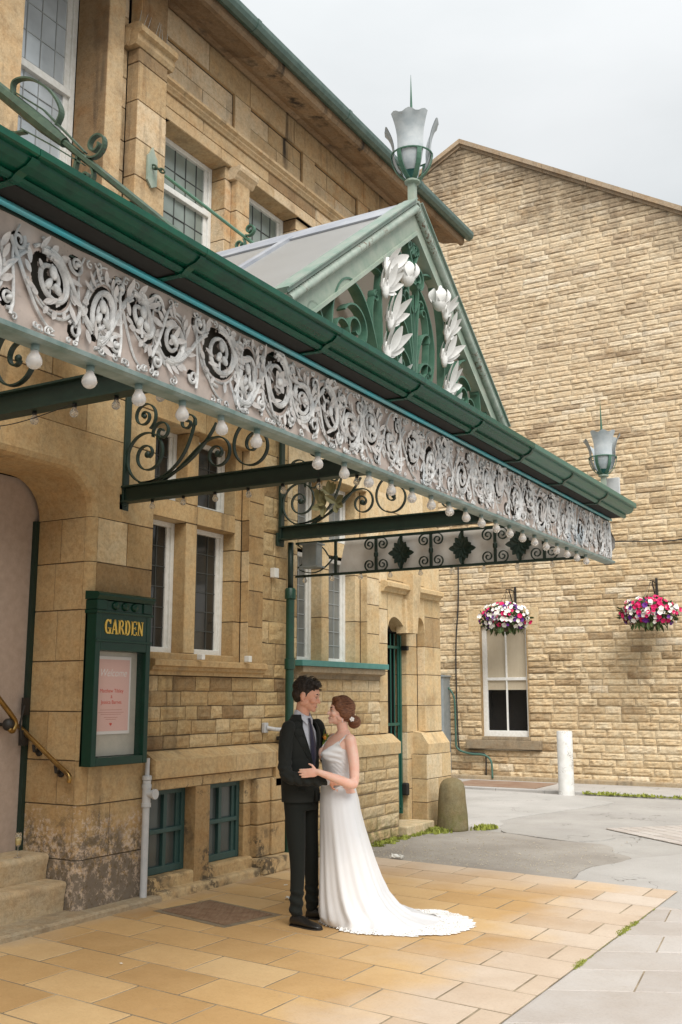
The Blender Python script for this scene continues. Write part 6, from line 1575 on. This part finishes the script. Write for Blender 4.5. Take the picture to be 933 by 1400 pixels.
# shirt, collar
s_ = MB(); rings(s_, [(1.05, -.015, -.0, .15, .112), (1.25, -.015, 0, .165, .118), (1.40, -.02, 0, .16, .10), (1.475, -.01, 0, .09, .07), (1.50, -.005, -.003, .066, .064)], yaw=yawm)
fuse(s_, 'shirt', m_shirt, gm, .007, 3)
s_ = MB(); n_ = 28
for (tlt, r0, r1, z0, z1) in ((0, .070, .064, 1.485, 1.555),):
    a_, b_ = [], []
    for k in range(n_):
        t = 2*PI*k/n_; c, s2 = math.cos(t), math.sin(t); front = max(0, c*math.sin(yawm)-s2*math.cos(yawm))
        a_.append((-.005+r0*c, -.004+r0*s2, z0-.022*front)); b_.append((.000+r1*c, -.004+r1*s2, z1-.035*front+.012*(1-front)))
    s_.ring_loft([a_, b_, [(x*.93, y*.93, z) for x, y, z in b_], [(x*.93, y*.93, z) for x, y, z in a_]], False)
s_.build('collar', m_shirt, gm, smooth=True)
Fp = Vector((-.012, -.003, 0))
def fr_(u, z, d): return Fp+ax_*u+fw_*d+Vector((0, 0, z))
s_ = MB()
for sg in (-1, 1):
    v = [fr_(.004*sg, 1.497, .074), fr_(.058*sg, 1.545, .046), fr_(.066*sg, 1.495, .062), fr_(.030*sg, 1.452, .088)]
    s_.add(v+[p_-fw_*.004 for p_ in v], [(0,1,2,3), (4,5,6,7), (0,1,5,4), (1,2,6,5), (2,3,7,6), (3,0,4,7)])
s_.build('collar_wing', m_shirt, gm)
t_ = MB(); t_.ring_loft([[fr_(u*w_, z, d+dd) for u, dd in ((-1, 0), (0, .006), (1, 0), (0, -.006))] for (z, w_, d) in ((1.505, .016, .078), (1.478, .018, .088), (1.465, .014, .092), (1.40, .026, .107), (1.30, .034, .122), (1.20, .034, .126), (1.10, .03, .124))]); t_.build('tie', m_tie, gm, smooth=False)
# jacket: open V at the chest, formed as a shell in front of the shirt
JK = [(0.865, -0.008, 0.0, 0.172, 0.1242), (0.95, -0.012, 0, 0.1682, 0.1242), (1.05, -0.018, 0, 0.1625, 0.1242), (1.15, -0.02, 0, 0.1663, 0.1261), (1.25, -0.02, 0, 0.1795, 0.13), (1.34, -0.02, 0, 0.1909, 0.1261), (1.41, -0.018, 0, 0.1909, 0.1125), (1.46, -0.014, 0, 0.1644, 0.0912), (1.495, -0.01, 0, 0.1058, 0.0718), (1.53, -0.008, 0, 0.0737, 0.064)]
def jring(spec, d0, z):
    for a, b in zip(spec[:-1], spec[1:]):
        if a[0] <= z <= b[0]: t = (z-a[0])/(b[0]-a[0]); return [a[i]+(b[i]-a[i])*t for i in range(5)]
    return spec[-1] if z > spec[-1][0] else spec[0]
def jp(th, z, off=0):
    """th measured from the front centre (fw) towards the left shoulder (ax)"""
    _, cx, cy, a, b = jring(JK, 0, z); u = (a+off)*math.sin(th); w = (b+off)*math.cos(th); return Vector((cx, cy, z))+ax_*u+fw_*w
j = MB(); nz_, nt_ = 46, 60; V = []; 
def vopen(z):  # half-angle of the opening at height z
    if z < 1.13: return .0 if z > .98 else .12*((.98-z)/.11)**.8
    return .62*((z-1.13)/.36)**.85
outer = []; inner = []
for i in range(nz_+1):
    z = .885+(1.532-.885)*i/nz_; o = vopen(z)
    ro, ri = [], []
    for k in range(nt_+1):
        th = o+(2*PI-2*o)*k/nt_
        fold = folds_suit(jp(th, z)); ro.append(jp(th, z, .008+fold)); ri.append(jp(th, z, -.004))
    outer.append(ro); inner.append(ri)
w_ = nt_+1
j.add([p_ for r_ in outer for p_ in r_]+[p_ for r_ in inner for p_ in r_], [])
F = []; O_ = len(outer)*w_
for i in range(nz_):
    for k in range(nt_):
        a = i*w_+k; F.append((a, a+1, a+w_+1, a+w_)); F.append((O_+a, O_+a+w_, O_+a+w_+1, O_+a+1))
    for k in (0, nt_):
        a = i*w_+k; F.append((a, a+w_, O_+a+w_, O_+a))
for k in range(nt_): F.append((k, k+1, O_+k+1, O_+k)); a = nz_*w_+k; F.append((a, a+1, O_+a+1, O_+a))
j.f = [tuple(f) for f in F]; j.t = [.5]*len(F)
jk = j.build('jacket', m_suit, gm, angle=60)
# sleeves
sl_ = MB()
limb(sl_, [(-.100, -.140, 1.436), (-.124, -.180, 1.26), (-.105, -.225, 1.095), (.0, -.243, 1.065), (.10, -.235, 1.058), (.178, -.212, 1.052)], [.056, .053, .050, .050, .045, .039], 20)
def slf(co): 
    k = math.exp(-((co.z-1.11)/.09)**2); return noise.noise(Vector((co.x*16, co.y*10, co.z*30)))*.016*k + noise.noise(Vector((co.x*12, co.y*12, co.z*9)))*.004 + .005*math.sin(co.x*90+co.z*40)*(1 if co.x > -.06 and co.z < 1.1 else .2)
fuse(sl_, 'sleeve', m_suit, jk, .006, 3, slf)
sl_ = MB(); limb(sl_, [(.098, .142, 1.438), (.15, .20, 1.29), (.21, .25, 1.15), (.29, .205, 1.10)], [.068, .062, .052, .041], 18); fuse(sl_, 'sleeve', m_suit, jk, .007, 3, folds_suit)
cu_ = MB(); cu_.tube([(.172, -.213, 1.052), (.205, -.202, 1.052)], [.036, .034], 16); cu_.build('cuff', m_shirt, gm, smooth=True)
# lapels
lp = MB()
for sg in (-1, 1):
    A_ = [jp(sg*(vopen(z)+.0), z, .014) for z in (1.14, 1.22, 1.30, 1.38, 1.44, 1.49)]
    B_ = [jp(sg*(vopen(z)+w2), z, .016) for z, w2 in ((1.14, .02), (1.22, .22), (1.30, .36), (1.37, .46), (1.43, .56), (1.50, .55))]
    v = A_+B_; v2 = [p_-fw_*.006 for p_ in v]; n6 = 6
    lp.add(v+v2, [(i, i+1, n6+i+1, n6+i) for i in range(5)]+[(12+i, 12+n6+i, 12+n6+i+1, 12+i+1) for i in range(5)]+[(6+i, 7+i, 19+i, 18+i) for i in range(5)])
lp.build('lapel', m_trouser, jk, smooth=False)
bt = MB()
for z in (1.115, 1.01): bt.ell(jp(.0, z, .014), (.009, .009, .009), n=10, m=6)
bt.build('button', m_iron, jk, smooth=True)
pk = MB(); pk.strip([jp(-.9, .985, .010), jp(-.75, .98, .012), jp(-.55, .975, .012)], (0, 0, 1), .022, .006); pk.build('pocket_flap', m_trouser, jk)
# buttonhole flower
bf = MB(); c = jp(.85, 1.36, .030)
for i in range(9):
    a = i*.7; d_ = (fw_*.6+ax_*math.cos(a)*.6+Vector((0, 0, math.sin(a)*.6))); leaf(bf, c, d_, fw_, .034, .015, -.2, 4)
bf.ell(c+fw_*.012, (.014, .014, .014), n=8, m=6); fl_ = bf.build('buttonhole_flower', ntp('orange_petals', (.75, .32, .05)), gm)
bf = MB()
for i in range(9):
    leaf(bf, c-Vector((0, 0, .02)), fw_*.3+ax_*(i-4)*.16+Vector((0, 0, -.6+(i % 3)*.55)), fw_, .06, .012, .1, 4)
bf.tube([c, c+ax_*.02+Vector((0, 0, .06))], .002, 4); bf.build('sprig', ntp('sprig_green', (.22, .30, .05)), fl_)
# trousers
tr_ = MB()
rings(tr_, [(.98, -.012, 0, .155, .10), (.90, -.012, 0, .160, .108), (.82, -.008, 0, .160, .105)], yaw=yawm)
limb(tr_, [(-.055, -.055, .90), (-.045, -.085, .70), (-.028, -.105, .48), (-.030, -.115, .28), (-.032, -.118, .105)], [.086, .074, .060, .052, .050], 20)
limb(tr_, [(.040, .055, .90), (.050, .08, .70), (.066, .10, .48), (.072, .125, .28), (.078, .135, .105)], [.086, .073, .059, .052, .050], 20)
def tf_(co): return noise.noise(Vector((co.x*10, co.y*10, co.z*4)))*.005 + (.006*math.sin(co.z*85+co.x*30) if co.z < .26 else 0)*.8 - .004*math.exp(-((co.x+.0)/.01)**2)*0
fuse(tr_, 'trousers', m_trouser, gm, .0065, 2, tf_)
# shoes
def shoe(hx, hy, ang, name):
    b = MB(); d_ = Vector((math.cos(ang), math.sin(ang), 0)); q_ = Vector((-d_.y, d_.x, 0)); R = []
    for (t, hw, zt_) in ((-.045, .022, .05), (-.035, .034, .075), (.0, .038, .095), (.05, .037, .085), (.10, .041, .065), (.15, .046, .052), (.19, .043, .045), (.22, .034, .036), (.238, .018, .026)):
        c_ = Vector((hx, hy, 0))+d_*t; ring = []
        for k in range(16):
            a = 2*PI*k/16; u = hw*math.cos(a); zz = .012+(zt_-.012)*(math.sin(a)*.5+.5) if math.sin(a) > -.6 else .006; ring.append(c_+q_*u*(1 if zz > .01 else 1.03)+Vector((0, 0, max(.004, zz))))
        R.append(ring)
    b.ring_loft(R); so = b.build('shoe', m_shoe, gm, smooth=True)
    b = MB(); R = []
    for (t, hw) in ((-.05, .02), (-.035, .036), (.05, .038), (.15, .049), (.20, .044), (.232, .03), (.244, .012)):
        c_ = Vector((hx, hy, 0))+d_*t; R.append([c_+q_*hw+Vector((0, 0, .002)), c_-q_*hw+Vector((0, 0, .002)), c_-q_*hw+Vector((0, 0, .014)), c_+q_*hw+Vector((0, 0, .014))])
    b.ring_loft(R); b.build('sole', m_iron, so)
    b = MB(); c_ = Vector((hx, hy, 0))
    for k in range(3): b.tube([c_+d_*(.055+.022*k)+q_*.016+Vector((0, 0, .090-.008*k)), c_+d_*(.055+.022*k)-q_*.016+Vector((0, 0, .090-.008*k))], .0025, 5)
    b.build('lace', m_iron, so)
shoe(-.035, -.12, math.radians(-38), 'r'); shoe(.075, .14, math.radians(-22), 'l')

# ---- bride --------------------------------------------------------
Bo = Vector((-4.29, 6.86, 0))
br = thing('person', 'auburn-haired woman in a sleeveless white gown with a long lace-edged train', 'person', tuple(Bo), rz=RZ)
yb = math.radians(-65)                         # left shoulder axis towards the viewer
bx2 = Vector((math.cos(yb), math.sin(yb), 0)); bf2 = Vector((-math.cos(math.radians(25)), -math.sin(math.radians(25)), 0))
Hb = Vector((.292, -.03, 1.555))
body = MB(); Mb, Rb = headm(body, Hb, math.radians(180+12), math.radians(9), 0, .93, True)
limb(body, [(.315, -.01, 1.30), (.318, -.012, 1.38), (.302, -.02, 1.47)], [.052, .043, .043])
BT = [(.95, .290, -.01, .155, .115), (1.04, .272, -.012, .128, .095), (1.10, .268, -.012, .122, .092), (1.18, .270, -.012, .136, .108), (1.25, .268, -.012, .148, .122), (1.31, .284, -.012, .158, .100), (1.355, .300, -.01, .150, .075), (1.385, .312, -.01, .090, .055), (1.41, .315, -.01, .05, .045)]
rings(body, BT, yaw=yb)
for (hx, hy) in ((.27, -.09), (.28, .07)): limb(body, [(hx, hy, .95), (hx-.02, hy, .5), (hx-.02, hy, .08)], [.08, .05, .03]); body.ell((hx+.02, hy, .035), (.09, .035, .03))
limb(body, [(.365, -.135, 1.345), (.392, -.185, 1.20), (.395, -.225, 1.055), (.37, -.262, 1.030), (.27, -.292, 1.068), (.135, -.310, 1.118)], [.046, .042, .036, .037, .034, .023])
hand(body, (.13, -.311, 1.120), (-1, .05, -.10), (.0, 1, .1), .93, .28, .20, -1)
limb(body, [(.235, .13, 1.345), (.17, .19, 1.24), (.10, .20, 1.38)], [.044, .036, .025])
hand(body, (.10, .20, 1.38), (-.6, -.2, .6), (-.4, -.8, 0), .9, .3, .1, 1)
for u in (-1, 1): body.ell(Vector((.255, -.012, 1.235))+bf2*.075+bx2*.062*u, (.052, .05, .05), n=16, m=12)
fuse(body, 'body', sk_f, br, .0042, 3)
face_details(Mb, Rb, .93, br, ('hazel_iris', (.05, .03, .02)), ntp('rose_lips', (.50, .13, .12), .4), m_hair_m, False)
h = MB()
s9 = .93
def E2(p, r, rot=None): h.ell(Mb @ (Vector(p)*s9), tuple(q*s9 for q in r), Rb @ rot if rot is not None else Rb, 20, 14)
E2((-.020, 0, .042), (.104, .086, .088)); E2((-.055, 0, .000), (.070, .082, .080)); E2((.020, 0, .080), (.066, .070, .040), ry(-14))
for sg in (-1, 1): E2((.016, sg*.062, .040), (.050, .026, .052), ry(-24)); E2((-.028, sg*.070, -.010), (.050, .024, .045), ry(20))
fuse(h, 'hair', m_hair_f, br, .005, 4, lambda co: noise.noise(Vector((co.x*22, co.y*22, co.z*70)))*.0022)
hs = MB(); r = random.Random(21)
for i in range(95):
    phi = r.uniform(-1.75, 1.75); pts = []; t0_ = r.uniform(.35, .9); t1_ = r.uniform(1.9, 2.55); off = r.uniform(-.001, .004)
    for q in range(9):
        th_ = t0_+(t1_-t0_)*q/8; ph2 = phi*(1-.45*max(0, (th_-1.4))); x = .104*math.cos(th_); rr_ = math.sin(th_)
        pts.append(Mb @ (Vector((-.020+x*1.02, .086*rr_*math.sin(ph2)*1.03, .042+.088*rr_*math.cos(ph2)*1.03-.02*max(0, th_-1.6)))*s9)+Vector((0, 0, off)))
    hs.tube(pts, [.0006]+[.0022]*7+[.0006], 5)
hs.build('hair_strands', m_hair_f, br, smooth=True)
h = MB(); bc = Mb @ Vector((-.128, -.01, -.060)); h.ell(bc, (.048, .052, .050), n=20, m=14)
r = random.Random(9)
for i in range(7):
    ph = r.uniform(0, 6.28); tl = Matrix.Rotation(r.uniform(-1.1, 1.1), 3, 'X') @ Matrix.Rotation(r.uniform(-1.2, 1.2), 3, 'Y')
    h.tube([bc+tl @ Vector((.040*math.cos(a), .044*math.sin(a), .014*math.sin(2*a+ph))) for a in [q*PI/10 for q in range(16)]], [.006+.009*math.sin(PI*q/15) for q in range(16)], 8)
fuse(h, 'bun', m_hair_f, br, .0045, 2)
hp = MB(); pc2 = Mb @ Vector((-.082, .082, -.045))
for i in range(5): a = i*1.26; leaf(hp, pc2, Rb @ Vector((math.cos(a), .25, math.sin(a))), Rb @ Vector((0, 1, 0)), .020, .009, -.2, 4)
hp.ell(pc2+Rb @ Vector((0, .006, 0)), (.006,)*3, n=8, m=6); hp.build('hair_pin', ntp('pearl', (.8, .78, .75), .25), br)
er_ = MB(); ec = Mb @ Vector((-.006, .079, -.05)); er_.tube([ec, ec-Vector((0, 0, .012)), ec-Vector((0, 0, .024))], .0018, 5); er_.ell(ec-Vector((0, 0, .026)), (.004,)*3, n=8, m=6); er_.build('earring', ntp('silver', (.7, .7, .7), .2), br)
# dress
def satin():
    n = NT('ivory_satin'); n.col(n.mix(n.rng(n.noise(2, 2), .4, .6, 0, 1), (.70, .70, .705), (.63, .635, .65))); n.set(rough=.42, spec=.4); n.b.inputs['Sheen Weight'].default_value = .3
    n.bump(n.noise(1, 3, .5, map_scale=(14, 14, 1.2)), .25, .01); return n.m
m_satin = satin()
dr_ = MB()
# bodice: shell on the torso with a V neck at front and back dip
def bring(z):
    for a, b in zip(BT[:-1], BT[1:]):
        if a[0] <= z <= b[0]: t = (z-a[0])/(b[0]-a[0]); return [a[i]+(b[i]-a[i])*t for i in range(5)]
    return BT[0]
def bp(th, z, off=0):
    """th from the front towards her left shoulder"""
    _, cx, cy, a, b = bring(z); u = (a+off)*math.sin(th); w = (b+off)*math.cos(th)
    bust = .050*math.exp(-((z-1.235)/.055)**2)*(math.exp(-((th-.55)/.38)**2)+math.exp(-((th+.55)/.38)**2)); return Vector((cx, cy, z))+bx2*u+bf2*(w+bust)
def topz(th):
    a = abs(((th+PI) % (2*PI))-PI)
    if a < .75: return 1.185+(1.335-1.185)*(a/.75)**.9
    if a < 1.25: return 1.335-.055*((a-.75)/.5)
    if a < 1.9: return 1.28-.02*((a-1.25)/.65)
    return 1.26-.06*((a-1.9)/1.24)
NT_, NZ_ = 84, 30; O1, I1 = [], []
for i in range(NZ_+1):
    ro, ri = [], []
    for k in range(NT_):
        th = 2*PI*k/NT_; z = 1.0+(topz(th)-1.0)*i/NZ_; a = abs(((th+PI) % (2*PI))-PI)
        pl_ = .0055*math.sin((z*1.0+ (.10*a if th < PI else -.10*a))*210)*math.exp(-((z-1.13)/.07)**2) + .005*math.sin(z*150+th*6)*(1 if z > 1.17 and a < 1.3 else 0)
        ro.append(bp(th, z, .007+pl_)); ri.append(bp(th, z, .0))
    O1.append(ro); I1.append(ri)
dr_.ring_loft(O1, False); 
v_ = O1[-1]+I1[-1]; dr_.add(v_, [(k, (k+1) % NT_, NT_+(k+1) % NT_, NT_+k) for k in range(NT_)])
# straps
# skirt and train
OUT = [(-180, .137, .0)]
def outline(th):
    """floor outline of gown and train in local coords, th angle about (.45,.0)"""
    pts = [(-180, .30), (-160, .28), (-135, .27), (-110, .34), (-90, .40), (-70, .46), (-50, .60), (-30, .76), (-10, .83), (10, .82), (30, .76), (50, .60), (70, .42), (90, .34), (120, .30), (150, .30), (180, .30)]
    for a, b in zip(pts[:-1], pts[1:]):
        if a[0] <= th <= b[0]: t = (th-a[0])/(b[0]-a[0]); t = t*t*(3-2*t); return a[1]+(b[1]-a[1])*t
    return .3
SK_ = [ # z, xL, xR, cy, halfY
 (1.03, .150, .385, -.012, .125), (.98, .140, .410, -.015, .145), (.90, .136, .432, -.02, .165), (.82, .135, .445, -.02, .178), (.70, .137, .475, -.02, .19), (.58, .136, .510, -.02, .20), (.46, .134, .548, -.02, .215), (.34, .132, .590, -.02, .235), (.23, .130, .640, -.02, .26), (.14, .130, .71, -.01, .29), (.075, .130, .80, 0, .33)]
NS = 120; R_ = []
for (z, xl, xr, cy2, hy) in SK_:
    ring = []; t0 = (1.03-z)/1.03
    for k in range(NS):
        th = -PI+2*PI*k/NS; cx2, hx2 = (xl+xr)/2, (xr-xl)/2
        f = 1+t0*(.042*math.sin(th*7+1.2+z*1.5)+.028*math.sin(th*13+z*2)+.016*math.sin(th*23+z*3)) + t0*t0*.05*math.sin(th*5+.7)*(1 if abs(th) < 1.8 else .2)
        ring.append((cx2+hx2*math.cos(th)*f, cy2+hy*math.sin(th)*f, z))
    R_.append(ring)
oc = Vector((.45, .0, 0))
def floor_ring(k_, zf, lift):
    ring = []
    for k in range(NS):
        th = -PI+2*PI*k/NS; ro = outline(math.degrees(th)); base = R_[10][k] if len(R_) > 10 else None
        tx, ty = oc.x+ro*math.cos(th), oc.y+ro*math.sin(th); bx3, by3 = base[0], base[1]
        x = bx3+(tx-bx3)*k_; y = by3+(ty-by3)*k_
        z = zf + lift*(.5+.5*math.sin(th*9+k_*2))*(.6+.4*math.sin(th*23+1)) + .05*math.exp(-((x-.72)/.14)**2)*(1-k_)*1.2*max(0, math.sin(th*3+.4))
        ring.append((x, y, max(.006, z)))
    return ring
for (k_, zf, lf_) in ((.12, .052, .014), (.25, .036, .020), (.40, .024, .022), (.52, .016, .018)): R_.append(floor_ring(k_, zf, lf_))
dr_.ring_loft(R_, False)
gown = dr_.build('gown', m_satin, br, smooth=True)
st_ = MB()
def tops(th): return bp(th, topz(th), .006)
for sg in (-1, 1):
    a = tops(sg*.72); b = Vector((.315, -.012, 1.375))+bx2*.118*sg; c_ = tops(sg*2.2); mid_ = a.lerp(b, .5)+bf2*.012
    st_.strip(crv([a-Vector((0, 0, .02)), mid_, b+Vector((0, 0, .004)), b.lerp(c_, .5)-bf2*.02, c_-Vector((0, 0, .01))], 8), bx2, .042, .006)
st_.build('strap', m_satin, gown, smooth=False)
# bodice overlay: crossing drape
# lace hem
def lacemat():
    n = NT('lace'); n.col((.82, .81, .79)); n.set(rough=.7)
    v = n.t.nodes.new('ShaderNodeTexVoronoi'); v.inputs['Scale'].default_value = 48; v.feature = 'DISTANCE_TO_EDGE'; n.L(n.pos, v.inputs['Vector'])
    a = n.math('GREATER_THAN', v.outputs['Distance'], .16); b = n.rng(n.noise(10, 3), .38, .5, 0, 1)
    n.L(n.math('SUBTRACT', 1, n.math('MULTIPLY', n.math('MULTIPLY', a, b), .5), True), n.b.inputs['Alpha']); return n.m
L_ = MB(); R2_ = []
for (k_, zf, lf_) in ((.66, .014, .014), (.76, .012, .012), (.86, .010, .010), (.94, .008, .006), (1.0, .006, .003)):
    rg_ = floor_ring(k_, zf, lf_)
    if k_ == 1.0:
        rg_ = []
    R2_.append(rg_)
NL = 480
def fine_ring(k_, zf, lf_, sc_):
    ring = []
    base = R_[10]
    for k in range(NL):
        f = k*NS/NL; i0 = int(f) % NS; i1 = (i0+1) % NS; t = f-int(f); bx3 = base[i0][0]*(1-t)+base[i1][0]*t; by3 = base[i0][1]*(1-t)+base[i1][1]*t
        th = -PI+2*PI*k/NL; ro = outline(math.degrees(th))+sc_*(.022*abs(math.sin(th*22))+.008*math.sin(th*90))
        tx, ty = oc.x+ro*math.cos(th), oc.y+ro*math.sin(th); x = bx3+(tx-bx3)*k_; y = by3+(ty-by3)*k_
        z = zf+lf_*(.5+.5*math.sin(th*9+k_*2))*(.6+.4*math.sin(th*23+1)); ring.append((x, y, max(.0085, z)))
    return ring
L_.ring_loft([fine_ring(.48, .026, .018, 0), fine_ring(.62, .022, .018, 0), fine_ring(.72, .019, .016, .2), fine_ring(.82, .016, .013, .4), fine_ring(.92, .012, .009, .8), fine_ring(1.0, .010, .005, 1)], False)
L_.build('lace_hem', lacemat(), gown, smooth=True)
un = MB(); un.ring_loft([fine_ring(.6, .012, .014, 0), fine_ring(.78, .010, .010, 0), fine_ring(.90, .0085, .006, 0)], False); 
n = NT('tulle'); n.col((.75, .73, .70)); n.set(rough=.8); n.b.inputs['Alpha'].default_value = .5; un.build('tulle_underlay', n.m, gown, smooth=True)
